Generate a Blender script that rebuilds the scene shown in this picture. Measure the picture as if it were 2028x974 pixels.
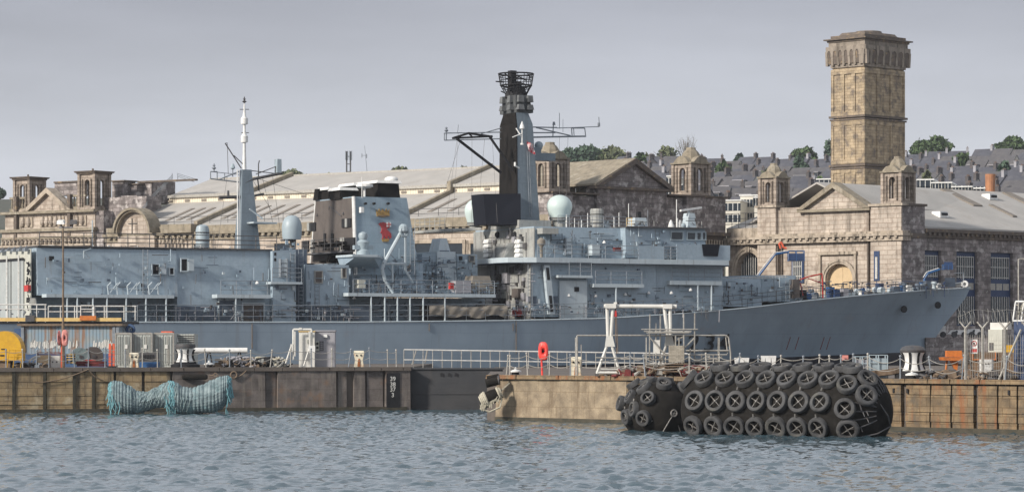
import bpy, bmesh, math, random
import numpy as np
from mathutils import Vector, Matrix
R = math.radians
for o in list(bpy.data.objects): bpy.data.objects.remove(o)
SC = bpy.context.scene
COL = SC.collection
F = 6000.0      # focal length in pixels of the 2028 px wide photograph
HY = 690.0      # horizon row
CH = 4.3        # eye height above the water
# ---------------- camera
cam = bpy.data.cameras.new("camera"); camo = bpy.data.objects.new("camera", cam); COL.objects.link(camo)
camo.location = (0, 0, CH); camo.rotation_euler = (R(90), 0, 0)
cam.sensor_width = 36.0; cam.lens = F/2028*36.0
cam.shift_y = (HY-487.0)/2028.0
cam.clip_start = 1.0; cam.clip_end = 6000.0
SC.camera = camo
# ---------------- sky
SUN_AZ = (-0.80, -0.60); SUN_EL = 27.0
w = bpy.data.worlds.new("World"); SC.world = w; w.use_nodes = True
nt = w.node_tree; nt.nodes.clear()
def wn(t, **k):
    n = nt.nodes.new(t)
    for a, b in k.items(): setattr(n, a, b)
    return n
out = wn('ShaderNodeOutputWorld'); bg = wn('ShaderNodeBackground'); bg.inputs[1].default_value = 0.1
sky = wn('ShaderNodeTexSky', sky_type='NISHITA'); sky.sun_disc = False
sky.sun_elevation = R(SUN_EL); sky.sun_rotation = math.atan2(SUN_AZ[0], SUN_AZ[1]); sky.dust_density = 3.0
tc = wn('ShaderNodeTexCoord'); sep = wn('ShaderNodeSeparateXYZ'); nt.links.new(tc.outputs['Generated'], sep.inputs[0])
# thin cloud veil: colour by elevation, with long soft streaks
rp = wn('ShaderNodeValToRGB')
er = rp.color_ramp.elements
er[0].position = 0.0; er[0].color = (.72, .75, .81, 1)
er[1].position = 1.0; er[1].color = (.55, .58, .63, 1)
for p, c in ((.04, (.70, .725, .785)), (.065, (.64, .665, .725)), (.09, (.53, .55, .61)), (.118, (.41, .425, .485)), (.14, (.60, .635, .70)), (.24, (.68, .72, .79)), (.6, (.58, .615, .68))):
    e = rp.color_ramp.elements.new(p); e.color = (*c, 1)
nt.links.new(sep.outputs[2], rp.inputs[0])
mp = wn('ShaderNodeMapping'); mp.inputs['Scale'].default_value = (2.2, 2.2, 11); nt.links.new(tc.outputs['Generated'], mp.inputs[0])
no = wn('ShaderNodeTexNoise'); no.inputs['Scale'].default_value = 2.1; no.inputs['Detail'].default_value = 7; no.inputs['Roughness'].default_value = .55
nt.links.new(mp.outputs[0], no.inputs[0])
mr = wn('ShaderNodeMapRange'); mr.inputs[1].default_value = .3; mr.inputs[2].default_value = .72; mr.inputs[3].default_value = .88; mr.inputs[4].default_value = 1.13
nt.links.new(no.outputs[0], mr.inputs[0])
mul = wn('ShaderNodeVectorMath', operation='SCALE'); nt.links.new(rp.outputs[0], mul.inputs[0]); nt.links.new(mr.outputs[0], mul.inputs['Scale'])
x10 = wn('ShaderNodeVectorMath', operation='SCALE'); nt.links.new(mul.outputs[0], x10.inputs[0]); x10.inputs['Scale'].default_value = 10.0
mx = wn('ShaderNodeMix', data_type='RGBA'); mx.inputs[0].default_value = .93
nt.links.new(sky.outputs[0], mx.inputs[6]); nt.links.new(x10.outputs[0], mx.inputs[7])
nt.links.new(mx.outputs[2], bg.inputs[0]); nt.links.new(bg.outputs[0], out.inputs[0])
# ---------------- sun
sl = bpy.data.lights.new("sun", 'SUN'); sl.energy = 4.7; sl.angle = R(7); sl.color = (1.0, .925, .825)
so = bpy.data.objects.new("sun", sl); COL.objects.link(so)
ce = math.cos(R(SUN_EL)); n_ = math.hypot(*SUN_AZ)
sd = Vector((SUN_AZ[0]/n_*ce, SUN_AZ[1]/n_*ce, math.sin(R(SUN_EL))))
so.rotation_euler = sd.to_track_quat('Z', 'Y').to_euler()
so.location = (-60, 40, 90)
SC.view_settings.view_transform = 'Standard'; SC.view_settings.look = 'None'
SC.view_settings.exposure = 0.0; SC.view_settings.gamma = 1.0; SC.view_settings.use_curve_mapping = False
SC.render.engine = 'CYCLES'
SC.cycles.max_bounces = 5; SC.cycles.diffuse_bounces = 2; SC.cycles.glossy_bounces = 3; SC.cycles.transparent_max_bounces = 8

# ================= materials
def M(name, c1, c2=None, scale=1.0, detail=6, rough=.75, metal=0.0, streak=None, sfac=.5, sscale=2.2, sw=.07, spos=.56,
      patch=None, pfac=.5, pscale=.25, ppos=.55, brick=None, bump=0.0, bscale=None, spec=None, fine=.0, thr=(.35, .65), wave=None):
    m = bpy.data.materials.new(name); m.use_nodes = True; t = m.node_tree; b = t.nodes['Principled BSDF']
    L = t.links.new
    def N(ty, **k):
        n = t.nodes.new(ty)
        for a, v in k.items(): setattr(n, a, v)
        return n
    def noise(vec, sc, de=6, ro=.6):
        n = N('ShaderNodeTexNoise'); n.inputs['Scale'].default_value = sc; n.inputs['Detail'].default_value = de; n.inputs['Roughness'].default_value = ro
        L(vec, n.inputs['Vector']); return n.outputs['Fac']
    def rng(f, a, c, x=0., y=1.):
        n = N('ShaderNodeMapRange'); n.inputs[1].default_value = a; n.inputs[2].default_value = c
        n.inputs[3].default_value = x; n.inputs[4].default_value = y; L(f, n.inputs[0]); return n.outputs[0]
    def mix(f, a, c, blend='MIX'):
        n = N('ShaderNodeMix', data_type='RGBA', blend_type=blend)
        if hasattr(f, 'links'): L(f, n.inputs[0])
        else: n.inputs[0].default_value = f
        for s, v in ((6, a), (7, c)):
            if hasattr(v, 'links'): L(v, n.inputs[s])
            else: n.inputs[s].default_value = (*v, 1)
        return n.outputs[2]
    tcn = N('ShaderNodeTexCoord'); oc = tcn.outputs['Object']
    if c2 is None: c2 = tuple(x*.78 for x in c1)
    f = noise(oc, scale, detail)
    col = mix(rng(f, *thr), c1, c2)
    hgt = f
    if brick:
        bw, bh, mc, bv = brick
        sp = N('ShaderNodeSeparateXYZ'); L(oc, sp.inputs[0])
        ad = N('ShaderNodeMath', operation='ADD'); L(sp.outputs[0], ad.inputs[0]); L(sp.outputs[1], ad.inputs[1])
        cb = N('ShaderNodeCombineXYZ'); L(ad.outputs[0], cb.inputs[0]); L(sp.outputs[2], cb.inputs[1])
        # ragged joints
        nj = N('ShaderNodeTexNoise'); nj.inputs['Scale'].default_value = 3.5; L(oc, nj.inputs['Vector'])
        vs = N('ShaderNodeVectorMath', operation='SCALE'); vs.inputs['Scale'].default_value = .05; L(nj.outputs['Color'], vs.inputs[0])
        va = N('ShaderNodeVectorMath', operation='ADD'); L(cb.outputs[0], va.inputs[0]); L(vs.outputs[0], va.inputs[1])
        br = N('ShaderNodeTexBrick'); L(va.outputs[0], br.inputs['Vector'])
        br.inputs['Scale'].default_value = 1.0; br.inputs['Brick Width'].default_value = bw; br.inputs['Row Height'].default_value = bh
        br.inputs['Mortar Size'].default_value = .03*min(1, bh*2); br.inputs['Mortar Smooth'].default_value = .4
        br.inputs['Color1'].default_value = (1, 1, 1, 1); br.inputs['Color2'].default_value = (bv, bv, bv, 1); br.inputs['Mortar'].default_value = (*mc, 1)
        br.offset = .5
        col = mix(1.0, col, br.outputs['Color'], 'MULTIPLY')
        hgt = br.outputs['Fac']
    if wave:   # corrugation or plank lines, (axis, frequency, depth)
        ax, fr, dp = wave
        wv = N('ShaderNodeTexWave', wave_type='BANDS', bands_direction=ax); wv.inputs['Scale'].default_value = fr; L(oc, wv.inputs['Vector'])
        col = mix(rng(wv.outputs['Fac'], .0, .35, 1.0, 0.0), col, mix(1.0, col, (dp, dp, dp), 'MULTIPLY'))
    if patch:
        pf = rng(noise(oc, pscale, 8, .65), ppos, ppos+.1, 0, pfac)
        col = mix(pf, col, patch)
    if streak:
        mpn = N('ShaderNodeMapping'); mpn.inputs['Scale'].default_value = (1, 1, sw); L(oc, mpn.inputs[0])
        sf = rng(noise(mpn.outputs[0], sscale, 7, .7), spos, spos+.14, 0, sfac)
        col = mix(sf, col, streak)
    if fine:
        col = mix(rng(noise(oc, scale*9, 3), .3, .7, 0, fine), col, mix(1.0, col, (.45, .45, .45), 'MULTIPLY'))
    L(col, b.inputs['Base Color'])
    b.inputs['Roughness'].default_value = rough; b.inputs['Metallic'].default_value = metal
    if spec is not None: b.inputs['Specular IOR Level'].default_value = spec
    if bump:
        bm_ = N('ShaderNodeBump'); bm_.inputs['Strength'].default_value = bump; bm_.inputs['Distance'].default_value = .05
        if bscale: hgt = noise(oc, bscale, 5)
        L(hgt, bm_.inputs['Height']); L(bm_.outputs[0], b.inputs['Normal'])
    return m

class Mats: pass
m = Mats()
RUST = (.20, .075, .03)
m.hull = M('hull_paint', (.262, .330, .400), (.222, .285, .348), brick=(5.5, 1.9, (.86, .86, .87), .965), scale=.35, rough=.55, streak=(.19, .20, .21), sfac=.4, sscale=1.3, sw=.05, patch=(.27, .26, .27), pfac=.35, pscale=.3, ppos=.62, bump=.25, bscale=.5)
m.boot = M('boot_topping', (.012, .014, .022), (.02, .02, .028), scale=1.2, rough=.5)
m.paint = M('ship_paint', (.350, .440, .515), (.305, .388, .46), brick=(2.6, 1.25, (.86, .87, .88), .96), scale=.5, rough=.55, streak=(.25, .245, .245), sfac=.5, sscale=2.6, sw=.06, spos=.57, patch=(.43, .52, .60), pfac=.5, pscale=.5, ppos=.56, bump=.2, bscale=1.5, fine=.25)
m.mastp = M('mast_paint', (.20, .25, .295), (.165, .21, .25), scale=.6, rough=.6, streak=(.13, .15, .17), sfac=.6, sscale=2.2, sw=.06, brick=(2.0, 1.6, (.8, .8, .82), .94), fine=.25)
m.funp = M('funnel_paint', (.285, .375, .45), (.24, .325, .395), scale=.6, rough=.6, streak=(.17, .19, .21), sfac=.6, sscale=2.0, sw=.06, brick=(2.4, 1.5, (.82, .83, .84), .95), fine=.2)
m.paint2 = M('ship_paint_pale', (.50, .57, .61), (.43, .50, .545), scale=.8, rough=.5, streak=(.14, .12, .11), sfac=.5, sscale=3, sw=.08, fine=.15)
m.primer = M('pale_and_sunlit_paint', (.40, .40, .375), (.30, .31, .30), scale=.7, rough=.65, streak=(.13, .11, .10), sfac=.7, sscale=2.4, sw=.09, spos=.53, patch=(.22, .23, .24), pfac=.6, pscale=.8, fine=.3)  # pale grey; on the aft bulkheads it paints sunlit ship grey
m.shipdark = M('dark_and_shaded_ship_paint', (.10, .13, .175), (.075, .10, .135), scale=1.5, rough=.6)  # dark ship grey for gear; also paints the shade of gap and openings
m.deck = M('deck_paint', (.07, .085, .09), scale=1, rough=.8)
m.black = M('black_gear', (.014, .0145, .017), (.024, .024, .027), scale=2, rough=.75, spec=.25)
m.soot = M('sooty_black_paint', (.014, .0135, .0135), (.024, .022, .021), scale=1.2, rough=.9, spec=.05, streak=(.04, .037, .035), sfac=.4)
m.sootbrown = M('soot_brown_paint', (.115, .098, .088), (.085, .072, .066), scale=.9, rough=.8, streak=(.055, .05, .048), sfac=.6, sscale=2, patch=(.14, .12, .11), pfac=.5)
m.panelnavy = M('navy_screen', (.008, .010, .017), (.012, .014, .022), scale=.6, rough=.8, spec=.2)
m.white = M('white_paint', (.72, .71, .67), (.60, .59, .55), scale=1.2, rough=.55, streak=(.38, .27, .18), sfac=.45, sscale=5, sw=.15, spos=.58, fine=.12)
m.whitec = M('white_cover', (.78, .78, .76), (.62, .62, .61), scale=3, rough=.7)
m.radome = M('radome_shell', (.56, .66, .64), (.52, .62, .61), scale=.8, rough=.4)
m.radomeg = M('grey_radome_shell', (.33, .40, .44), (.30, .36, .40), scale=1.0, rough=.45)
m.rail = M('rail_grey', (.24, .27, .30), (.17, .19, .22), scale=4, rough=.5)
m.raild = M('rail_dark', (.05, .055, .065), (.09, .08, .075), scale=4, rough=.6)
m.railw = M('rail_white', (.66, .66, .64), (.5, .48, .45), scale=5, rough=.5)
m.galv = M('galvanised_tube', (.42, .41, .38), (.30, .28, .25), scale=6, rough=.5, metal=.3)
m.glass = M('dark_glass', (.015, .022, .032), (.02, .03, .04), scale=2, rough=.08)
m.red = M('red_paint', (.50, .035, .03), (.36, .03, .025), scale=5, rough=.5)
m.lifered = M('lifebuoy_red', (.85, .075, .055), (.72, .05, .04), scale=6, rough=.45)
m.pinkred = M('faded_pink_plastic', (.72, .30, .26), (.58, .22, .19), scale=5, rough=.6)
m.orange = M('orange_paint', (.62, .19, .03), (.45, .13, .03), scale=5, rough=.55, patch=RUST, pfac=.7, pscale=3)
m.redor = M('orange_barrier', (.72, .14, .06), (.6, .10, .05), scale=5, rough=.5)
m.yellow = M('yellow_paint', (.66, .38, .02), (.55, .30, .02), scale=3, rough=.5, streak=(.2, .1, .03), sfac=.5, sscale=4, sw=.1, spos=.6)
m.paleyel = M('pale_yellow_beam', (.70, .50, .20), (.55, .37, .13), scale=2, rough=.6, patch=(.55, .16, .03), pfac=.9, pscale=.6, ppos=.62)
m.gold = M('gold_paint', (.42, .27, .08), (.25, .15, .05), scale=6, rough=.5)
m.blue = M('blue_machine_paint', (.03, .12, .30), (.02, .08, .22), scale=4, rough=.5)
m.bluew = M('blue_window_frame', (.014, .035, .10), (.022, .05, .13), scale=4, rough=.5)
m.palebox = M('pale_grey_green_box', (.50, .50, .44), (.42, .42, .37), scale=2, rough=.6, streak=(.3, .26, .2), sfac=.4, sscale=4)
m.kiosk = M('grey_kiosk', (.33, .325, .35), (.29, .285, .31), scale=2, rough=.6)
m.tarp = M('taupe_tarpaulin', (.25, .225, .19), (.215, .19, .16), scale=.9, rough=.85, bump=.5, bscale=2)
m.wood = M('weathered_timber', (.22, .16, .11), (.14, .10, .07), scale=4, rough=.85)
m.blackred = M('dark_red_frame', (.16, .02, .018), (.10, .015, .015), scale=5, rough=.6)
m.cont = M('grey_container', (.46, .48, .45), (.37, .39, .37), scale=1.5, rough=.6, streak=(.26, .19, .13), sfac=.5, sscale=4, wave=('X', 1.6, .7))
m.shed = M('weathered_blue_cladding', (.21, .32, .42), (.28, .32, .33), scale=1.4, rough=.7, streak=(.26, .13, .06), sfac=.85, sscale=2.6, sw=.10, spos=.48, patch=(.20, .15, .11), pfac=.6, pscale=.8, wave=('X', 1.3, .55))
m.shedblue = M('flat_blue_band', (.035, .075, .17), (.05, .10, .2), scale=3, rough=.6)
m.tyre = M('tyre_rubber', (.085, .086, .090), (.035, .035, .037), scale=1.6, rough=.78, fine=.4, patch=(.12, .115, .10), pfac=.6, pscale=1.3)
m.rubber = M('black_fender_rubber', (.015, .0143, .0135), (.026, .024, .022), scale=1.2, rough=.92, spec=.06, patch=(.04, .036, .033), pfac=.5, pscale=1.2, bump=.4, bscale=4)
m.chain = M('pale_chain', (.24, .23, .22), (.11, .10, .09), scale=8, rough=.6)
m.rope = M('teal_rope', (.20, .42, .46), (.12, .26, .30), scale=7, rough=.9, bump=.8, bscale=16)
m.ropeg = M('grey_green_rope', (.25, .33, .33), (.13, .17, .18), scale=7, rough=.9)
m.ropew = M('pale_frayed_rope', (.50, .47, .38), (.35, .32, .25), scale=8, rough=.9)
m.net = M('knitted_rope_cover', (.32, .40, .42), (.13, .19, .21), scale=1.8, rough=.92, bump=1.0, bscale=13, patch=(.26, .42, .45), pfac=.7, pscale=1.1, fine=.7)
ST = (.36, .30, .26)
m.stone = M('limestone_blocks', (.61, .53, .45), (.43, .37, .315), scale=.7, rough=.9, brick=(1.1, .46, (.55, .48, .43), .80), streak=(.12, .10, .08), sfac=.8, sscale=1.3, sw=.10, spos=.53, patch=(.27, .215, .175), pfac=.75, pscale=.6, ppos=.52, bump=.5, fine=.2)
m.stoneg = M('weathered_and_shaded_blocks', (.40, .355, .345), (.24, .21, .205), scale=1.4, rough=.92, brick=(1.0, .42, (.45, .42, .42), .50), streak=(.09, .08, .075), sfac=.7, sscale=1.0, sw=.15, patch=(.58, .54, .52), pfac=.8, pscale=1.3, ppos=.52, bump=.6, fine=.3)  # limestone with the shade of its unlit faces put in; also dark masonry
m.stoneb = M('weathered_half_lit_blocks', (.50, .42, .35), (.34, .285, .24), scale=1.4, rough=.92, brick=(.9, .40, (.40, .36, .33), .65), streak=(.10, .085, .075), sfac=.7, sscale=1.4, sw=.15, patch=(.24, .20, .17), pfac=.7, pscale=1.2, ppos=.54, bump=.6, fine=.3)  # turret limestone, tone set between the lit and shaded colours
m.stonet = M('tower_rubble_stone', (.55, .44, .30), (.34, .275, .20), scale=.9, rough=.95, spec=.2, brick=(.8, .34, (.60, .56, .52), .74), streak=(.11, .09, .07), sfac=.75, sscale=1.3, sw=.12, patch=(.19, .16, .135), pfac=.8, pscale=.9, ppos=.52, bump=.6, fine=.35)
m.trim = M('dressed_stone', (.50, .43, .35), (.34, .285, .225), scale=1.5, rough=.9, streak=(.085, .07, .055), sfac=.85, sscale=1.6, sw=.15, spos=.50, fine=.25)
m.trimg = M('grey_dressed_stone', (.34, .29, .24), (.24, .205, .17), scale=1.5, rough=.92, streak=(.085, .07, .055), sfac=.8, sscale=1.6, sw=.15, spos=.50, fine=.25)
m.trimd = M('blackened_stone', (.15, .12, .10), (.10, .083, .07), scale=1.5, rough=.9, patch=(.30, .22, .13), pfac=.7, pscale=1.6)
m.moss = M('mossy_stone', (.33, .285, .215), (.22, .19, .145), scale=1.6, rough=.95, streak=(.08, .07, .05), sfac=.7, sscale=2.5, sw=.2, patch=(.44, .40, .33), pfac=.6, pscale=1.0, fine=.3)
m.roof = M('pale_sheet_roof', (.42, .40, .375), (.36, .345, .325), scale=.4, rough=.75, streak=(.28, .25, .22), sfac=.4, sscale=.8, sw=.5, patch=(.31, .28, .245), pfac=.4, pscale=.35)
m.roofd = M('roof_strip', (.23, .20, .17), (.17, .15, .13), scale=2, rough=.8)
m.cream = M('cream_cladding', (.78, .70, .56), (.66, .59, .47), scale=2, rough=.7, wave=('X', .9, .75))
m.slate = M('slate_roof', (.095, .098, .12), (.065, .068, .085), scale=.8, rough=.8, patch=(.12, .12, .135), pfac=.6, pscale=.25, fine=.3)
m.slate2 = M('worn_slate_roof', (.12, .115, .12), (.085, .083, .092), scale=.8, rough=.8, patch=(.16, .145, .135), pfac=.6, pscale=.3, fine=.3)
m.render1 = M('white_render', (.66, .63, .55), (.55, .52, .46), scale=.8, rough=.8)
m.render2 = M('grey_render', (.22, .20, .20), (.17, .155, .155), scale=.8, rough=.85)
m.chim = M('chimney_brick', (.13, .115, .115), (.085, .078, .08), scale=2, rough=.9)
m.pot = M('chimney_pot', (.17, .12, .10), scale=3, rough=.8)
m.terra = M('rusty_flue', (.42, .19, .09), (.28, .13, .07), scale=1.5, rough=.8, streak=(.15, .08, .05), sfac=.6)
m.door = M('cream_door', (.60, .45, .27), (.53, .40, .24), scale=1.5, rough=.7)
m.quay = M('quay_masonry', (.42, .31, .175), (.25, .185, .11), scale=1.3, rough=.9, brick=(1.3, .42, (.55, .5, .45), .80), streak=(.055, .045, .035), sfac=.8, sscale=1.6, sw=.12, spos=.52, patch=(.50, .42, .29), pfac=.7, pscale=.7, ppos=.54, bump=.6, bscale=3, fine=.3)
m.quayd = M('quay_dark_concrete', (.21, .18, .165), (.115, .10, .092), scale=1.1, rough=.9, brick=(2.6, .75, (.72, .70, .68), .86), streak=(.27, .235, .20), sfac=.75, sscale=1.6, sw=.08, spos=.52, patch=(.24, .15, .10), pfac=.7, pscale=.6, bump=.5, bscale=3, fine=.3)
m.quayr = M('quay_sunlit_stone', (.38, .305, .21), (.21, .165, .115), scale=1.3, rough=.9, brick=(1.9, .9, (.75, .72, .68), .86), streak=(.13, .09, .055), sfac=.7, sscale=1.5, sw=.14, spos=.53, patch=(.20, .15, .10), pfac=.75, pscale=.6, ppos=.55, bump=.6, bscale=3, fine=.35)
m.quayrust = M('quay_rusty_stone', (.30, .215, .125), (.15, .11, .07), scale=1.6, rough=.9, brick=(.9, .45, (.6, .56, .5), .80), streak=(.26, .10, .04), sfac=.85, sscale=1.3, sw=.14, spos=.50, patch=(.13, .11, .085), pfac=.8, pscale=.8, ppos=.54, bump=.6, bscale=3, fine=.35)
m.weed = M('weed_stain', (.035, .034, .024), (.07, .06, .042), scale=2, rough=.85)
m.ground = M('quay_surface', (.15, .125, .105), (.10, .085, .075), scale=.5, rough=.9, fine=.3)
m.gate = M('caisson_steel', (.030, .032, .037), (.045, .045, .048), scale=.6, rough=.6, streak=(.07, .06, .055), sfac=.4, sscale=1.2)
m.hill = M('hill_ground', (.06, .07, .05), (.09, .085, .07), scale=.05, rough=.95)
m.bark = M('bark', (.10, .08, .065), scale=3, rough=.9)
def leafmat(n, c1, c2): return M(n, c1, c2, scale=.8, rough=.85, fine=.3)
m.leaf = leafmat('leaf_green', (.085, .135, .05), (.05, .085, .035))
m.leaf2 = leafmat('leaf_olive', (.17, .19, .10), (.11, .13, .07))
m.leafb = leafmat('leaf_bluegreen', (.085, .135, .085), (.055, .095, .065))
m.twig = M('bare_twigs', (.17, .15, .125), scale=2, rough=.9)
# ================= geometry helpers
class Fr:
    """A local frame: origin at photo column px0 and distance D0, turned by yaw. d is the depth behind the frame's front plane."""
    def __init__(s, px0, D0, yaw=0.0, z0=0.0):
        s.x0 = (px0-1014)/F*D0; s.y0 = D0; s.yaw = R(yaw); s.c = math.cos(s.yaw); s.s = math.sin(s.yaw); s.z0 = z0
    def pt(s, px, py, d=0.0):
        t = (px-1014)/F; ox = s.x0-d*s.s; oy = s.y0+d*s.c
        u = (t*oy-ox)/(s.c-t*s.s); Y = oy+u*s.s
        return (u, d, CH+(HY-py)/F*Y-s.z0)
    def side(s, px, py, u0=0.0):
        t = (px-1014)/F; X0 = s.x0+u0*s.c; Y0 = s.y0+u0*s.s
        d = (X0-t*Y0)/(t*s.c+s.s); Y = Y0+d*s.c
        return (u0, d, CH+(HY-py)/F*Y-s.z0)
    def U(s, px, d=0.0): return s.pt(px, HY, d)[0]
    def Z(s, px, py, d=0.0): return s.pt(px, py, d)[2]
    def sc(s, px, d=0.0):
        u = s.U(px, d); return F/(s.y0+u*s.s+d*s.c)
    def world(s, u, d, z=0): return (s.x0+u*s.c-d*s.s, s.y0+u*s.s+d*s.c, z+s.z0)

def tag(o, label=None, cat=None, group=None, kind=None):
    if label: o['label'] = label
    if cat: o['category'] = cat
    if group: o['group'] = group
    if kind: o['kind'] = kind
    return o
def empty(name, label, cat, fr=None, group=None, loc=None, rot=0.0):
    o = bpy.data.objects.new(name, None); COL.objects.link(o)
    if fr is not None: FRAME[o.name] = fr
    if fr is not None: o.location = (fr.x0, fr.y0, fr.z0); o.rotation_euler = (0, 0, fr.yaw)
    elif loc is not None: o.location = loc; o.rotation_euler = (0, 0, rot)
    o.empty_display_size = .2
    return tag(o, label, cat, group)
def copy_tree(o, parent=None):
    c = o.copy(); COL.objects.link(c)
    if parent is not None: c.parent = parent
    for ch in list(o.children): copy_tree(ch, c)
    return c

FRAME = {}
class MB:
    def __init__(s, fr=None): s.v = []; s.f = []; s.fr = fr; s.cut = []
    def add(s, vs, fs):
        s.cut.append((len(s.v), len(s.f))); k = len(s.v); s.v += [tuple(p) for p in vs]; s.f += [tuple(i+k for i in f) for f in fs]; return s
    def box(s, x0, x1, y0, y1, z0, z1, t=0.0, ty=None):
        """t / ty: inset of the top in x / y"""
        if ty is None: ty = t
        return s.hexa([(x0, y0, z0), (x1, y0, z0), (x1, y1, z0), (x0, y1, z0), (x0+t, y0+ty, z1), (x1-t, y0+ty, z1), (x1-t, y1-ty, z1), (x0+t, y1-ty, z1)])
    def hexa(s, p): return s.add(p, [(3, 2, 1, 0), (4, 5, 6, 7), (0, 1, 5, 4), (1, 2, 6, 5), (2, 3, 7, 6), (3, 0, 4, 7)])
    def pbox(s, x0, x1, y0, y1, d0, d1, t=0.0, ty=0.0):
        a = s.fr.U(x0, d0); b = s.fr.U(x1, d0); c = (x0+x1)/2
        return s.box(a, b, d0, d1, s.fr.Z(c, y1, d0), s.fr.Z(c, y0, d0), t, ty)
    def tube(s, p, q, r, r2=None, n=6):
        p = Vector(p); q = Vector(q); r2 = r if r2 is None else r2
        ax = q-p
        if ax.length < 1e-6: return s
        ax.normalize(); up = Vector((0, 0, 1)) if abs(ax.z) < .9 else Vector((1, 0, 0))
        a = ax.cross(up).normalized(); b = ax.cross(a)
        vs = [p+(a*math.cos(2*math.pi*i/n)+b*math.sin(2*math.pi*i/n))*r for i in range(n)]
        vs += [q+(a*math.cos(2*math.pi*i/n)+b*math.sin(2*math.pi*i/n))*r2 for i in range(n)]
        return s.add(vs, [(i, (i+1) % n, n+(i+1) % n, n+i) for i in range(n)]+[tuple(range(n-1, -1, -1)), tuple(range(n, 2*n))])
    def ptube(s, a, b, r, n=6, r2=None):   # (px,py,d) ends
        return s.tube(s.fr.pt(*a), s.fr.pt(*b), r, r2, n)
    def path(s, pts, r, n=5):
        for a, b in zip(pts[:-1], pts[1:]): s.tube(a, b, r, n=n)
        return s
    def ppath(s, pts, r, n=5): return s.path([s.fr.pt(*p) for p in pts], r, n)
    def lathe(s, c, prof, n=16, axis='z'):
        vs = []; k = len(prof)
        for r, h in prof:
            for i in range(n):
                a = 2*math.pi*i/n; x, y = r*math.cos(a), r*math.sin(a)
                vs.append({'z': (c[0]+x, c[1]+y, c[2]+h), 'x': (c[0]+h, c[1]+x, c[2]+y), 'y': (c[0]+x, c[1]+h, c[2]+y)}[axis])
        fs = [(j*n+i, j*n+(i+1) % n, (j+1)*n+(i+1) % n, (j+1)*n+i) for j in range(k-1) for i in range(n)]
        return s.add(vs, fs+[tuple(range(n-1, -1, -1)), tuple((k-1)*n+i for i in range(n))])
    def prism(s, poly, y0, y1):            # poly in (x, z)
        n = len(poly)
        return s.add([(x, y0, z) for x, z in poly]+[(x, y1, z) for x, z in poly],
                     [(i, (i+1) % n, n+(i+1) % n, n+i) for i in range(n)]+[tuple(range(n-1, -1, -1)), tuple(range(n, 2*n))])
    def prismx(s, poly, x0, x1):           # poly in (y, z)
        n = len(poly)
        return s.add([(x0, y, z) for y, z in poly]+[(x1, y, z) for y, z in poly],
                     [(i, (i+1) % n, n+(i+1) % n, n+i) for i in range(n)]+[tuple(range(n-1, -1, -1)), tuple(range(n, 2*n))])
    def plan(s, poly, z0, z1, top=None):   # poly in (x, y)
        n = len(poly); tp = top or poly
        return s.add([(x, y, z0) for x, y in poly]+[(x, y, z1) for x, y in tp],
                     [(i, (i+1) % n, n+(i+1) % n, n+i) for i in range(n)]+[tuple(range(n-1, -1, -1)), tuple(range(n, 2*n))])
    def pprism(s, pp, d0, d1):             # poly given in photo px at depth d0
        q = [s.fr.pt(x, y, d0) for x, y in pp]
        return s.prism([(a[0], a[2]) for a in q], d0, d1)
    def ell(s, c, rx, ry, rz, n=14, m=9, z0=-1.0):
        prof = []
        a0 = math.asin(z0)
        vs = []
        for j in range(m+1):
            a = a0+(math.pi/2-a0)*j/m
            for i in range(n):
                b = 2*math.pi*i/n
                vs.append((c[0]+rx*math.cos(a)*math.cos(b), c[1]+ry*math.cos(a)*math.sin(b), c[2]+rz*math.sin(a)))
        fs = [(j*n+i, j*n+(i+1) % n, (j+1)*n+(i+1) % n, (j+1)*n+i) for j in range(m) for i in range(n)]
        return s.add(vs, fs+[tuple(range(n-1, -1, -1)), tuple(m*n+i for i in range(n))])
    def torus(s, c, ax, R0, r, n=18, k=8, sq=1.0):
        ax = Vector(ax).normalized(); up = Vector((0, 0, 1)) if abs(ax.z) < .9 else Vector((1, 0, 0))
        a = ax.cross(up).normalized(); b = ax.cross(a); c = Vector(c); vs = []
        for i in range(n):
            t = 2*math.pi*i/n; d = a*math.cos(t)+b*math.sin(t)
            for j in range(k):
                q = 2*math.pi*j/k
                vs.append(c+d*(R0+r*math.cos(q))+ax*(r*sq*math.sin(q)))
        return s.add(vs, [(i*k+j, ((i+1) % n)*k+j, ((i+1) % n)*k+(j+1) % k, i*k+(j+1) % k) for i in range(n) for j in range(k)])
    def grid(s, fn, nu, nv, close=False):
        vs = [fn(i/(nu-1), j/(nv-1)) for j in range(nv) for i in range(nu)]
        return s.add(vs, [(j*nu+i, j*nu+i+1, (j+1)*nu+i+1, (j+1)*nu+i) for j in range(nv-1) for i in range(nu-1)])
    def archwall(s, x0, x1, z0, z1, y0, y1, ops, axis='y', seg=8):
        """wall plate in x-z (or y-z when axis='x') with round-headed openings ops=(centre, half, sill z, spring z, rise)"""
        def pr(poly):
            if axis == 'y': s.prism(poly, y0, y1)
            else: s.prismx(poly, y0, y1)
        x = x0
        for c, h, zb, zs, ri in sorted(ops):
            if c-h > x+1e-4: pr([(x, z0), (c-h, z0), (c-h, z1), (x, z1)])
            if zb > z0+1e-4: pr([(c-h, z0), (c+h, z0), (c+h, zb), (c-h, zb)])
            for i in range(seg):
                a0 = math.pi-math.pi*i/seg; a1 = math.pi-math.pi*(i+1)/seg
                xa, xb = c+h*math.cos(a0), c+h*math.cos(a1); za, zb2 = zs+ri*math.sin(a0), zs+ri*math.sin(a1)
                pr([(xa, za), (xb, zb2), (xb, z1), (xa, z1)])
            x = c+h
        if x1 > x+1e-4: pr([(x, z0), (x1, z0), (x1, z1), (x, z1)])
        return s
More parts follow.
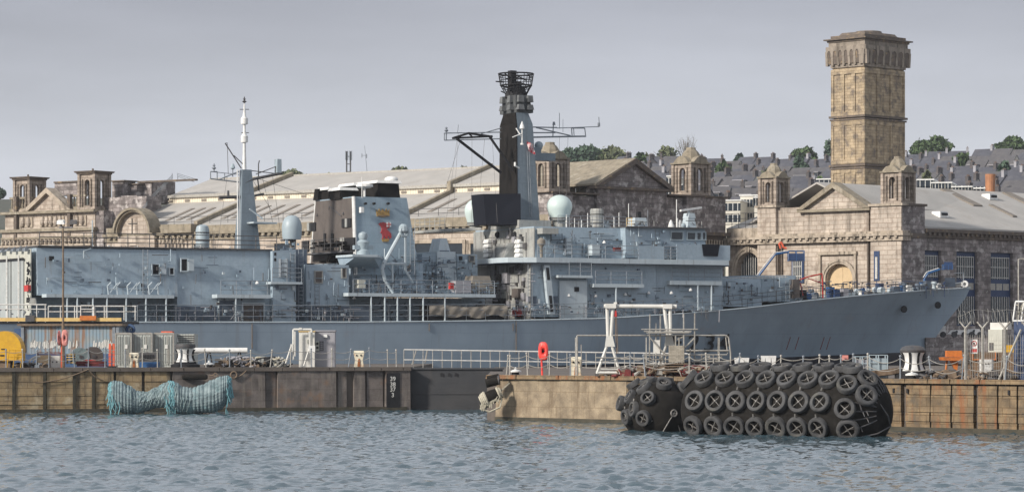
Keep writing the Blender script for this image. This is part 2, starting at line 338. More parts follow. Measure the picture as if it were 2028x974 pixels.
    def split(s, name, mat, parent=None, **k):
        """one object per add() call"""
        out = []
        for (v0, f0), (v1, f1) in zip(s.cut, s.cut[1:]+[(len(s.v), len(s.f))]):
            q = MB(s.fr); q.v = s.v[v0:v1]; q.f = [tuple(i-v0 for i in f) for f in s.f[f0:f1]]; out.append(q.build(name, mat, parent, **k))
        return out
    def build(s, name, mat, parent=None, label=None, smooth=False, kind=None, calc=True):
        r_ = parent
        while r_ is not None and r_.parent is not None: r_ = r_.parent
        pf = FRAME.get(r_.name) if r_ is not None else None
        if pf is not None and s.fr is not None and pf is not s.fr:
            nv = []
            for v in s.v:
                X, Y, Z = s.fr.world(*v); dx, dy = X-pf.x0, Y-pf.y0
                nv.append((dx*pf.c+dy*pf.s, -dx*pf.s+dy*pf.c, Z-pf.z0))
            s.v = nv
        me = bpy.data.meshes.new(name); me.from_pydata([tuple(v) for v in s.v], [], s.f)
        if calc:
            bm = bmesh.new(); bm.from_mesh(me); bmesh.ops.recalc_face_normals(bm, faces=bm.faces); bm.to_mesh(me); bm.free()
        if smooth:
            me.polygons.foreach_set('use_smooth', [True]*len(me.polygons))
            try: me.set_sharp_from_angle(angle=R(40))
            except Exception: pass
        me.materials.append(mat); me.update()
        o = bpy.data.objects.new(name, me); COL.objects.link(o)
        if parent is not None: o.parent = parent
        if label: o['label'] = label
        if kind: o['kind'] = kind
        return o
def rail(b, pts, h=1.1, step=1.6, n=3, r=.028, rp=None):
    """posts and rails along 3-D points in local space"""
    rp = rp or r*1.15
    for p, q in zip(pts[:-1], pts[1:]):
        p = Vector(p); q = Vector(q); L = (q-p).length; k = max(1, round(L/step))
        for i in range(k+1): c = p.lerp(q, i/k); b.tube(c, c+Vector((0, 0, h)), rp, n=4)
        for j in range(n): z = Vector((0, 0, h*(j+1)/n)); b.tube(p+z, q+z, r, n=4)
    return b
def text_mesh(body, size, ext=.01):
    cu = bpy.data.curves.new('lettering', 'FONT'); cu.body = body; cu.size = size; cu.extrude = ext; cu.offset = size*.012; cu.align_x = 'CENTER'; cu.align_y = 'CENTER'
    o = bpy.data.objects.new('lettering', cu); COL.objects.link(o)
    dg = bpy.context.evaluated_depsgraph_get(); dg.update()
    me = bpy.data.meshes.new_from_object(o.evaluated_get(dg))
    bpy.data.objects.remove(o); return me
rng = random.Random(7)
# ---------------- frames
S = Fr(75, 245, 28)                       # the ship
QL = Fr(0, 201.6, 20.1)                   # left quay face
QR = Fr(960, 181.7, -47.6)                # right quay face
ZL, ZR = 3.0, 2.7
FRL = Fr(1785, 305, -42); FRS = Fr(1785, 305, 42)
def back_frame(px_from, base, px_to, yaw, byaw):
    u = base.U(px_from); X, Y, _ = base.world(u, 0)
    t = (px_to-1014)/F; c, s_ = math.cos(R(byaw)), math.sin(R(byaw))
    w_ = (X-t*Y)/(c-t*s_)
    return Fr(px_to, Y-w_*s_, yaw), w_
FG, LG = back_frame(1440, FRL, 1095, 42, 42)
FH = Fr(1095, FG.y0, -36)
print('hall corner D', FG.y0, 'gable length', LG, 'lit length', -FRL.U(1440))

# ---------------- water
def make_water():
    x0, x1, y0, y1 = -62, 62, 84, 216; nx, ny = 860, 640
    X, Y = np.meshgrid(np.linspace(x0, x1, nx), np.linspace(y0, y1, ny)); Z = np.zeros_like(X)
    r_ = np.random.RandomState(3)
    for i in range(90):
        lam = 0.42*(1.55/0.42)**(r_.rand()); k = 2*math.pi/lam; th = r_.normal(-1.5, .80)
        a = .0070*lam**.9
        ph = r_.rand()*6.283
        arg = k*(X*math.cos(th)+Y*math.sin(th))+ph+.6*np.sin(X*.11+i)+.5*np.sin(Y*.09+2*i)
        Z += a*(np.sin(arg)-.3*np.cos(2*arg))
    gust = .72+.38*np.sin(X*.05+Y*.031+1)*np.sin(Y*.11+X*.02)+.18*np.sin(X*.13-Y*.05)
    Z = Z/Z.std()*(.85+.15*gust); Z = .026*(np.exp(np.clip(.34*Z, -2, 1.0))-1.06)/.36
    ed = np.minimum(np.minimum(X-x0, x1-X), np.minimum(Y-y0, y1-Y)); Z *= np.clip(ed/2, 0, 1)
    vs = np.stack([X, Y, Z], -1).reshape(-1, 3)
    idx = np.arange(nx*ny).reshape(ny, nx)
    fs = np.stack([idx[:-1, :-1], idx[:-1, 1:], idx[1:, 1:], idx[1:, :-1]], -1).reshape(-1, 4)
    b = len(vs)
    ex = np.array([[-900, -110, 0], [900, -110, 0], [900, 700, 0], [-900, 700, 0], [x0, y0, 0], [x1, y0, 0], [x1, y1, 0], [x0, y1, 0]], float)
    ef = np.array([[b, b+1, b+5, b+4], [b+1, b+2, b+6, b+5], [b+2, b+3, b+7, b+6], [b+3, b, b+4, b+7]])
    me = bpy.data.meshes.new('water'); vs = np.vstack([vs, ex]); fs = np.vstack([fs, ef])
    me.vertices.add(len(vs)); me.vertices.foreach_set('co', vs.ravel())
    me.loops.add(fs.size); me.loops.foreach_set('vertex_index', fs.ravel().astype(np.int32))
    me.polygons.add(len(fs)); me.polygons.foreach_set('loop_start', (np.arange(len(fs))*4).astype(np.int32))
    me.update(calc_edges=True); me.polygons.foreach_set('use_smooth', [True]*len(fs))
    w_ = bpy.data.materials.new('harbour_water'); w_.use_nodes = True; t = w_.node_tree; bs = t.nodes['Principled BSDF']
    bs.inputs['Base Color'].default_value = (.045, .080, .100, 1); bs.inputs['Roughness'].default_value = .05; bs.inputs['IOR'].default_value = 1.40
    tc_ = t.nodes.new('ShaderNodeTexCoord'); mp_ = t.nodes.new('ShaderNodeMapping'); mp_.inputs['Scale'].default_value = (1.0, .55, 1); mp_.inputs['Rotation'].default_value = (0, 0, .35)
    t.links.new(tc_.outputs['Object'], mp_.inputs[0])
    n1 = t.nodes.new('ShaderNodeTexNoise'); n1.inputs['Scale'].default_value = 3.2; n1.inputs['Detail'].default_value = 5; n1.inputs['Roughness'].default_value = .62; n1.inputs['Distortion'].default_value = .5
    t.links.new(mp_.outputs[0], n1.inputs[0])
    bp = t.nodes.new('ShaderNodeBump'); bp.inputs['Strength'].default_value = .6; bp.inputs['Distance'].default_value = .02
    t.links.new(n1.outputs[0], bp.inputs['Height']); t.links.new(bp.outputs[0], bs.inputs['Normal'])
    me.materials.append(w_)
    o = bpy.data.objects.new('water', me); COL.objects.link(o); o['kind'] = 'structure'
make_water()

# ---------------- ground
def g2(fr, u, d): return fr.world(u, d)[:2]
uL = QL.U(815)
pl = [g2(QL, -45, .35), g2(QL, uL, .35), (QL.world(uL, 0)[0]+.2, 262), g2(S, -60, -1.3)]
MB().plan(pl, -2, ZL-.002).build('quay_ground', m.ground, kind='structure')
bow = g2(S, 94.5, 7.9)
pr_ = [(-1.5, 181.9), g2(QR, 60, .35), (150, 137), (150, 262), (bow[0]+5, bow[1]-8), g2(S, 84, 2.6), g2(S, 60, -1.3), (-1.5, 263)]
MB().plan(pr_, -2, ZR-.002).build('quay_ground', m.ground, kind='structure')
far = [g2(S, -110, 17.3), g2(S, 78, 17.3), (bow[0]+3, bow[1]+3), (bow[0]+5.01, bow[1]-7.9), (150.5, 262.5), (160, 262.5), (160, 520), (-260, 520)]
MB().plan(far, -2, ZR+.1).build('dockyard_ground', m.ground, kind='structure')

# ---------------- quay walls
def quay_wall_left():
    t = empty('quay_wall', 'long brown stone and dark concrete quay wall left of the black dock gate', 'quay wall', QL)
    b = MB(QL); b.box(-45, uL-.3, .36, 2.2, -2, ZL-.12); b.build('wall_core', m.quayd, t)
    st = MB(QL); dk = MB(QL)
    cuts = [-1250, -900, -600, -420, -300, -210, -150, -90, -31, 28, 88, 148, 185, 228, 283, 340]
    for i, (a, c) in enumerate(zip(cuts[:-1], cuts[1:])):
        ua, ub = QL.U(a), QL.U(c)
        g = .10 if i % 2 else .16
        rows = [(-1.2, .55), (.57, 1.12), (1.14, 2.05), (2.07, ZL-.26)]
        for z0, z1 in rows:
            jit = rng.uniform(-.03, .03)
            st.box(ua+g, ub-g*.6, .06+jit, .4, z0, z1, .012, .03)
    st.build('block_course', m.quay, t)
    segs = [(340, 528, .05), (548, 668, .0), (668, 690, .16), (700, 726, .08), (726, 762, .18), (762, 815, .02)]
    for a, c, d in segs: dk.box(QL.U(a)+.05, QL.U(c)-.05, d, .4, -1.2, ZL-.24, .04, .02)
    dk.box(QL.U(528), QL.U(548), .25, .4, -1.2, ZL-.24)
    dk.build('concrete_panel', m.quayd, t)
    c = MB(QL)
    u = -45
    while u < uL-.5:
        l = min(rng.uniform(1.6, 2.6), uL-u-.02); c.box(u+.015, u+l-.015, -.06+rng.uniform(-.02, .02), .9, ZL-.24, ZL+.03, .02); u += l
    c.build('coping', m.ground, t)
    w_ = MB(QL); w_.box(-45, uL-.31, -.01, .5, -1.5, .26); w_.build('tide_line', m.weed, t)
    ti = MB(QL)
    for x in (27, 88, 147, 185): ti.box(QL.U(x)-.09, QL.U(x)+.11, .0, .33, -1.2, ZL-.26)
    ti.build('timber_batten', m.weed, t)
    bd = MB(QL); bd.box(QL.U(766), QL.U(792), -.012, .03, .2, 2.6); bd.build('gauge_board', m.black, t)
    for s_, py in (('39', 750), ('38', 761), ('37', 771), ('3', 782)):
        me = text_mesh(s_, .42, .004); o = bpy.data.objects.new('depth_figure', me); COL.objects.link(o); me.materials.append(m.white)
        o.parent = t; p = QL.pt(778, py, -.02); o.location = p; o.rotation_euler = (R(90), 0, 0)
    # hanging chain and ring stains
    ch = MB(QL)
    for x0, y0, x1, y1 in ((175, 731, 70, 758), (175, 731, 205, 752), (488, 733, 462, 744)):
        a = QL.pt(x0, y0, -.05); b2 = QL.pt(x1, y1, -.05); n = 9
        pts = [(a[0]+(b2[0]-a[0])*i/n, -.06, a[2]+(b2[2]-a[2])*i/n-.18*math.sin(math.pi*i/n)) for i in range(n+1)]
        ch.path(pts, .035, 4)
    ch.torus(QL.pt(463, 742, -.08), (0, 1, 0), .22, .05); ch.build('mooring_chain', m.blackred if False else m.wood, t)
quay_wall_left()
def quay_wall_right():
    t = empty('quay_wall', 'sunlit tan stone quay wall behind the two black tyre covered fenders', 'quay wall', QR)
    b = MB(QR); b.box(.5, 60, .36, 2.4, -2, ZR-.12); b.build('wall_core', m.quayd, t)
    w1 = MB(QR); w1.plan([(-.05, 6), (-.25, 2.5), (.0, .9), (.7, .1), (QR.U(1238), .0), (QR.U(1238), .5), (1.2, .6), (.6, 6)], -2, ZR-.16,
                         [(.1, 6), (.0, 2.6), (.25, 1.05), (.85, .22), (QR.U(1238), .12), (QR.U(1238), .5), (1.2, .6), (.6, 6)])
    w1.build('sunlit_face', m.quayr, t)
    r_ = MB(QR); u = QR.U(1240)
    while u < 60:
        wd = rng.uniform(1.15, 1.75)
        for z0, z1 in ((-1.2, .52), (.55, 1.0), (1.03, 1.9), (1.93, ZR-.3)):
            r_.box(u+.02, u+wd-.05, rng.uniform(.0, .07), .4, z0, z1, .015, .02)
        u += wd+(.22 if rng.random() < .35 else .02)
    r_.build('block_course', m.quayrust, t)
    c = MB(QR); u = .1
    while u < 60:
        l = rng.uniform(1.2, 2.2); c.box(u+.01, u+l-.01, -.05+rng.uniform(-.02, .03), .95, ZR-.2, ZR+.03, .03); u += l
    c.build('coping', m.quayrust, t)
    w_ = MB(QR); w_.box(.9, 60, -.02, .3, -1.5, .24); w_.build('tide_line', m.weed, t)
    ho = MB(QR)
    for px, py in ((1770, 772), (1797, 773), (1931, 776), (1998, 776)):
        p = QR.pt(px, py, 0); ho.box(p[0]-.06, p[0]+.06, -.03, .02, p[2]-.14, p[2]+.10)
    ho.build('socket', m.black, t)
quay_wall_right()

# ---------------- dock gate (caisson)
CG = Fr(815, 212.5, 0)
t = empty('dock_gate', 'black steel dock gate closing the gap between the two quays', 'dock gate', CG)
b = MB(CG); b.box(-.2, 6.4, 0, 1.6, -2, 2.84); b.box(-.3, 6.5, -.12, 1.8, 2.84, 2.95); b.build('gate_body', m.gate, t)
b = MB(CG)
for x in (876, 891, 904):
    p = CG.pt(x, 741, 0); b.box(p[0]-.13, p[0]+.02, -.03, .02, p[2]-.12, p[2]+.1); b.box(p[0]+.04, p[0]+.14, -.03, .02, p[2]-.17, p[2]+.03)
b.build('fairlead_slot', m.black, t)
b = MB(CG); b.box(-.2, 6.4, -.05, .0, 1.1, 1.2); b.box(-.2, 6.4, -.05, .0, -.2, .25); b.build('waling', m.gate, t)
t = empty('gate_railing', 'long pale tubular railing along the top of the black dock gate', 'railing', CG)
b = MB(CG)
x = 800
top = lambda px: 692+(px-800)*.011
def P(px, py, d=.1): return CG.pt(px, py, d)
b.tube(P(800, 692), P(1362, 700), .05, n=6); b.tube(P(800, 712), P(1362, 720), .04, n=6); b.build('handrail', m.railw, t)
for px in range(800, 1362, 19):
    b = MB(CG); b.tube(P(px, 692+(px-800)*.014), P(px, 729.5), .03, n=5); b.build('post', m.galv, t)
# ---------------- hillside
YT = [(-900, 392), (0, 392), (500, 385), (1000, 378), (1200, 366), (1500, 368), (1700, 366), (1850, 356), (2028, 347), (2600, 340)]
def itp(tab, x):
    if x <= tab[0][0]: return tab[0][1]
    for (a, b), (c, d) in zip(tab[:-1], tab[1:]):
        if x <= c: return b+(d-b)*(x-a)/(c-a)
    return tab[-1][1]
def hill_z(X, Y):
    px = 1014+F*X/Y; yt = itp(YT, px)
    if Y < 465: return 3+(Y-400)/65*15.3 if Y > 400 else 3
    tt = min(1.0, (Y-465)/345); yv = 492+(yt-492)*tt**.8
    z = CH+(HY-yv)/F*min(Y, 810)
    return z-(Y-810)*.05 if Y > 810 else z
hb = MB(); NX, NY = 60, 40
hb.grid(lambda i, j: (lambda Y: (((-1500+i*4600-1014)/F)*Y, Y, hill_z(((-1500+i*4600-1014)/F)*Y, Y)-.0))(402+j*700), NX, NY)
hb.build('hill', m.hill, kind='structure', smooth=True)
gp = MB(); gp.add([(-1150, 1085, 25), (1150, 1085, 25), (1150, 1290, 12), (-1150, 1290, 12)], [(0, 1, 2, 3)]); gp.build('far_ground', m.hill, kind='structure')

def house(kind):
    """terrace house, local x along the street"""
    w_, d_, e, r_ = 5.4, 7.6, 5.4, 3.1
    roofm = m.slate if kind % 2 == 0 else m.slate2
    wallm = m.render1 if kind in (1, 2, 5) else m.render2
    o = empty('terraced_house', 'house', 'house')
    b = MB(); b.box(-w_/2+.01, w_/2-.01, 0, d_, -5, e); b.prismx([(0.0, e), (d_, e), (d_/2, e+r_-.15)], -w_/2+.02, w_/2-.02); b.build('wall', wallm, o)
    b = MB()
    for s_ in (-1, 1):
        y0 = d_/2+s_*(d_/2+.25)
        b.hexa([(-w_/2, y0, e-.2), (w_/2, y0, e-.2), (w_/2, d_/2, e+r_), (-w_/2, d_/2, e+r_), (-w_/2, y0, e-.02), (w_/2, y0, e-.02), (w_/2, d_/2, e+r_+.18), (-w_/2, d_/2, e+r_+.18)])
    ro = b.build('roof', roofm, o)
    b = MB(); cx = w_/2-.45; b.box(cx-.3, cx+.3, d_/2-.7, d_/2+.7, e+r_-1.2, e+r_+.85); b.box(cx-.36, cx+.36, d_/2-.78, d_/2+.78, e+r_+.85, e+r_+1.0); b.build('chimney', m.kiosk if kind == 4 else m.chim, ro)
    b = MB()
    for k in (-.45, 0, .45): b.lathe((cx, d_/2+k, e+r_+1.0), [(.12, 0), (.10, .35)], 6)
    b.build('chimney_pot', m.pot, ro)
    b = MB()
    for x in (-1.3, 1.2):
        for z in (1.0, 3.6): b.box(x-.5, x+.5, -.04, .02, z, z+1.25)
    b.build('window', m.glass, o)
    if kind in (2, 3):
        b = MB(); b.box(-1.4, 1.0, .9, 3.6, e+.6, e+2.0); b.build('dormer', m.render1 if kind == 2 else m.slate2, ro)
        b = MB(); b.box(-1.6, 1.2, .75, 3.7, e+2.0, e+2.15); b.build('dormer_roof', m.kiosk, ro)
        b = MB(); b.box(-1.15, -.1, .86, .9, e+.9, e+1.75); b.box(.1, .8, .86, .9, e+.9, e+1.75); b.build('dormer_window', m.glass, ro)
    if kind in (1, 5):
        b = MB(); b.box(-w_/2+.3, 0, -3.0, -.01, -5, e-1.4); b.build('rear_wing', wallm, o)
        b = MB(); b.hexa([(-w_/2+.2, -3.1, e-1.7), (0.1, -3.1, e-1.7), (.1, 0, e-.4), (-w_/2+.2, 0, e-.4), (-w_/2+.2, -3.1, e-1.5), (.1, -3.1, e-1.5), (.1, 0, e-.2), (-w_/2+.2, 0, e-.2)]); b.build('wing_roof', roofm, o)
        b = MB(); b.box(-1.9, -.8, -3.05, -3.0, e-3.4, e-2.2); b.box(-1.9, -.8, -3.05, -3.0, e-5.6, e-4.5); b.build('wing_window', m.glass, o)
    if kind in (1, 3):
        for c in list(ro.children):
            if c.name.startswith('chimney'): bpy.data.objects.remove(c)
    return o
protos = [house(k) for k in range(6)]
used = [False]*6
rown = ['lowest', 'second', 'third', 'fourth', 'fifth', 'sixth', 'seventh', 'eighth', 'topmost']
kinds = ['house with dark slate roof', 'white house with worn slate roof', 'house with white dormer', 'house with grey slate dormer', 'house with pale chimney', 'white house with rear wing']
hr = random.Random(12)
for j in range(9):
    D = 478+j*40; px = 1195+hr.uniform(0, 25)
    while px < 2075:
        n = hr.choice((3, 4, 5)); yaw = R(hr.choice((-34, -28, -38, -12, -30, -55))+hr.uniform(-5, 5)); X = (px-1014)/F*D; Y = D+hr.uniform(-6, 6)
        main = hr.choice((0, 4, 0, 3, 0, 1))
        for i in range(n):
            k = main if hr.random() < .6 else hr.randrange(6)
            if j == 0: k = hr.choice((1, 5, 2, 1))
            xx = X+i*5.4*math.cos(yaw); yy = Y+i*5.4*math.sin(yaw)
            if xx/yy*F+1014 > 2085: break
            o = protos[k] if not used[k] else copy_tree(protos[k]); used[k] = True
            hz = hill_z(xx, yy+3)
            o.location = (xx, yy, round(hz, 2)-.9+hr.uniform(-.3, .3)); o.rotation_euler = (0, 0, yaw)
            cp = 1014+F*xx/yy
            zone = 'left of the tall tower' if 1400 < cp < 1650 else ('right of the tall tower' if cp >= 1790 else ('behind the stone gable' if cp <= 1400 else 'behind the tall tower'))
            o['label'] = '%s, %s row up the hillside %s' % (kinds[k], rown[j], zone)
            o['category'] = 'house'; o['group'] = 'terraced houses on the hillside'
        px += (n*5.4*math.cos(yaw)+hr.uniform(.3, 3))/D*F
for k in range(6):
    if not used[k]:
        for c in list(protos[k].children_recursive)+[protos[k]]: bpy.data.objects.remove(c)

# white rendered backs low on the hill
def white_house(x0, x1, y0, y1, D, lab, cols=3, flat=True):
    fr = Fr(x0, D, -14, 0); t = empty('white_house', lab, 'house', fr, 'white rendered houses low on the hillside'); zb = hill_z(fr.x0, D)-2
    b = MB(fr); W = fr.U(x1); z1 = fr.Z((x0+x1)/2, y0); ym = (y1-y0)
    b.box(0, W, 0, 7, zb, z1); b.build('wall', m.render1, t)
    b = MB(fr); b.box(-.15, W+.15, -.2, 7.2, z1, z1+.18); b.build('roof', m.slate2 if not flat else m.whitec, t)
    for i in range(cols):
        for py in ((y0+ym*.25), (y0+ym*.72)):
            b = MB(fr); u = W*(i+.5)/cols; z = fr.Z((x0+x1)/2, py); b.box(u-.42, u+.42, -.05, -.005, z-.55, z+.55); o = b.build('window', m.glass, t); b = MB(fr); b.box(u-.04, u+.04, -.07, -.051, z-.55, z+.55); b.build('sash', m.whitec, o)
for a in ((1437, 1466, 398, 446, 446, 'white house with two rows of small windows right of the shaded gable'), (1466, 1504, 388, 446, 452, 'taller white house just left of the domed sunlit turret'), (1322, 1338, 350, 390, 462, 'tall narrow white house seen over the shaded gable shoulder'), (1338, 1350, 367, 390, 460, 'short white annexe beside the narrow white house'),
          (1817, 1848, 357, 384, 452, 'white house end left of the long white extension behind the pale roof'), (1846, 1884, 363, 386, 450, 'white bay fronted house behind the skylight strip'), (1886, 1924, 371, 386, 448, 'low cream wall house left of the rusty flue'), (1930, 1953, 374, 386, 447, 'low white house touching the rusty flue'), (1618, 1646, 356, 376, 470, 'white house behind the pediment slope left of the tower'), (1494, 1512, 392, 408, 444, 'small white shed wall at the turret foot')):
    white_house(*a)
# ---------------- trees on the ridge
def tree(px, ytop, ybase, wpx, mat, label, D=835, n=1500, leaf=.55, lobes=7, bare=False, seed=0, squash=1.0, name='tree'):
    r_ = random.Random(seed+int(px)); s_ = F/D; X = (px-1014)/F*D
    zt = CH+(HY-ytop)/s_; zb = CH+(HY-ybase)/s_; W = wpx/s_; H = zt-zb
    o = empty(name, label, 'tree', loc=(X, D, zb-4), group='trees along the ridge')
    gz_ = hill_z(X, D)-(zb-4); b = MB(); b.tube((0, 0, gz_-.3), (0, 0, 4+H*.5), .35, .16, 7)
    tips = []
    for i in range(9 if not bare else 22):
        a = r_.uniform(0, 6.28); l = r_.uniform(.25, .5)*W if not bare else r_.uniform(.06, .5)*W; z0 = 4+r_.uniform(.0, .3)*H
        tip = (math.cos(a)*l, math.sin(a)*l, 4+r_.uniform(.6, .97)*H if bare else 4+r_.uniform(.35, .8)*H)
        mid = (tip[0]*.55, tip[1]*.55, z0+(tip[2]-z0)*.45)
        b.tube((0, 0, z0), mid, .13, .07, 5); b.tube(mid, tip, .07, .02, 4); tips.append((mid, tip))
        if bare:
            for k in range(7):
                f_ = r_.uniform(.1, .9); p = [mid[q]+(tip[q]-mid[q])*f_ for q in range(3)]
                b.tube(p, (p[0]+r_.uniform(-1, 1)*W*.12, p[1]+r_.uniform(-1, 1), p[2]+r_.uniform(.06, .22)*H), .035, .015, 3)
    b.build('trunk', m.twig if bare else m.bark, o)
    if n:
        vs = []; fs = []
        L = []
        for i in range(lobes):
            a = r_.uniform(0, 6.28); q = r_.uniform(.0, .62)
            L.append((math.cos(a)*q*W/2, math.sin(a)*q*W/2*.8, 4+H*(r_.uniform(.28, .72)-.12*q), r_.uniform(.24, .42)*W, r_.uniform(.22, .34)*H*squash))
        L.append((0, 0, 4+H*.62, W*.30, H*.38))
        for i in range(n):
            l = r_.choice(L); 
            while True:
                x, y, z = (r_.uniform(-1, 1) for _ in range(3)); q = x*x+y*y+z*z
                if .25 < q < 1: break
            o9 = 1.0 if r_.random() < .86 else r_.uniform(1.05, 1.35); c = (l[0]+x*l[3]*o9, l[1]+y*l[3]*o9, l[2]+z*l[4]*o9); s2 = leaf*r_.uniform(.5, 1.2)
            ax = Vector((r_.gauss(0, 1), r_.gauss(0, 1), r_.gauss(0, 1))).normalized(); u = ax.orthogonal().normalized()*s2; v = ax.cross(u)
            k = len(vs); c = Vector(c); vs += [c-u-v*.6, c+u-v*.6, c+u*.6+v, c-u*.7+v*.8]; fs.append((k, k+1, k+2, k+3))
        me = bpy.data.meshes.new('crown'); me.from_pydata([tuple(v) for v in vs], [], fs); me.materials.append(mat)
        c = bpy.data.objects.new('crown', me); COL.objects.link(c); c.parent = o
    return o
TR = [(1128, 292, 334, 60, m.leafb, 'bushy green tree rising beside the radar mast yard, behind the stone turret', 1500),
 (1160, 288, 334, 72, m.leafb, 'broad blue-green tree on the ridge right of the mast turret', 1900),
 (1192, 294, 330, 44, m.leaf, 'small dark green tree behind the pair of house chimneys', 900),
 (1218, 292, 332, 60, m.leaf2, 'rounded olive tree just left of the stone gable peak', 1500),
 (1284, 304, 330, 46, m.leaf2, 'thin leafy tree just right of the stone gable peak', 420),
 (1318, 288, 330, 58, m.leaf2, 'open airy tree between the gable peak and the bare tree', 480),
 (1463, 303, 326, 18, m.leafb, 'tiny dark tree on the roofline right of the domed turret', 260),
 (1596, 292, 324, 54, m.leaf, 'dense round dark green tree left of the tall tower', 2300),
 (1641, 276, 322, 20, m.leafb, 'slim tree peeping out left of the tall tower', 260),
 (1824, 278, 312, 52, m.leaf, 'left tree of the dense dark pair right of the tall tower', 2100),
 (1857, 270, 312, 60, m.leaf, 'right and taller tree of the dense dark pair right of the tall tower', 2500),
 (2006, 271, 306, 66, m.leaf, 'dense dark green tree at the right end of the ridge', 2400),
 (578, 336, 366, 54, m.leaf2, 'bushy grey-green tree above the hall roof right of the slender mast', 1500),
 (790, 330, 356, 28, m.leaf2, 'small tree showing above the roof behind the funnel dome', 480),
 (735, 341, 358, 24, m.leaf2, 'low bush above the hall roof right of the telecom mast', 260),
 (650, 344, 360, 26, m.leaf2, 'low bush above the hall roof left of the telecom mast', 260),
 (918, 328, 352, 22, m.leaf2, 'sparse little tree above the hall roof left of the main mast', 160),
 (1, 374, 396, 22, m.leafb, 'dark tree at the left edge behind the turret building', 600)]
for (px, yt, yb, w_, mt, lab, n) in TR: tree(px, yt, yb, w_, mt, lab, n=n)
tree(1358, 270, 328, 46, None, 'tall bare tree with pale upright twigs left of the domed turret', n=0, bare=True)

for px, D, h_, w_, mt, lab in ((1432, 700, 5.5, 34, m.leaf, 'small green tree among the roofs just right of the domed turret'), (1520, 640, 5, 30, m.leaf2, 'olive bush between the slate roofs above the sunlit turret'), (1585, 740, 6, 36, m.leafb, 'blue-green tree in the upper roof rows left of the tower'), (1622, 600, 4.5, 26, m.leaf, 'dark bush among roofs close to the tower left side'),
        (1835, 600, 5, 34, m.leaf2, 'olive tree among the roofs right of the turret cap'), (1905, 720, 6, 40, m.leaf, 'green tree high among the roofs above the rusty flue'), (1990, 640, 5.5, 36, m.leafb, 'blue-green tree among the roofs near the right edge'), (1268, 760, 6, 30, m.leaf, 'small tree among roofs just behind the gable peak')):
    zt_ = hill_z((px-1014)/F*D, D); yb_ = HY-(zt_+4-CH)*F/D; tree(px, yb_-h_*F/D, yb_, w_*.8, mt, lab, D=D, n=650)
# ---------------- far telecom masts
ft = Fr(690, 830, 0)
t = empty('telecom_mast', 'twin grey telecom mast with panel antennas above the long hall roof', 'mast', ft)
b = MB(ft)
for x in (686.5, 694): b.tube(ft.pt(x, 362, 0), ft.pt(x, 300, 0), .22, n=5)
for y in (310, 325, 340): b.tube(ft.pt(686.5, y, 0), ft.pt(694, y, 0), .1, n=4)
b.build('pole', m.raild, t)
b = MB(ft)
for x in (684.6, 688.6, 692.5, 696.4): b.pbox(x-.8, x+.8, 299, 317, -.4, 0)
b.build('panel_antenna', m.rail, t)
ft = Fr(725, 830, 0)
t = empty('thin_antenna', 'very thin pale aerial rising above the hall roof right of the telecom mast', 'aerial', ft)
b = MB(ft); b.tube(ft.pt(729, 362, 0), ft.pt(722, 288, 0), .09, .05, 4); b.pbox(725, 727, 305, 313, -.2, .2); b.pbox(716, 717.4, 304, 312, -.2, .2); b.tube(ft.pt(717, 308, 0), ft.pt(725, 308, 0), .05, n=4); b.build('pole', m.rail, t)

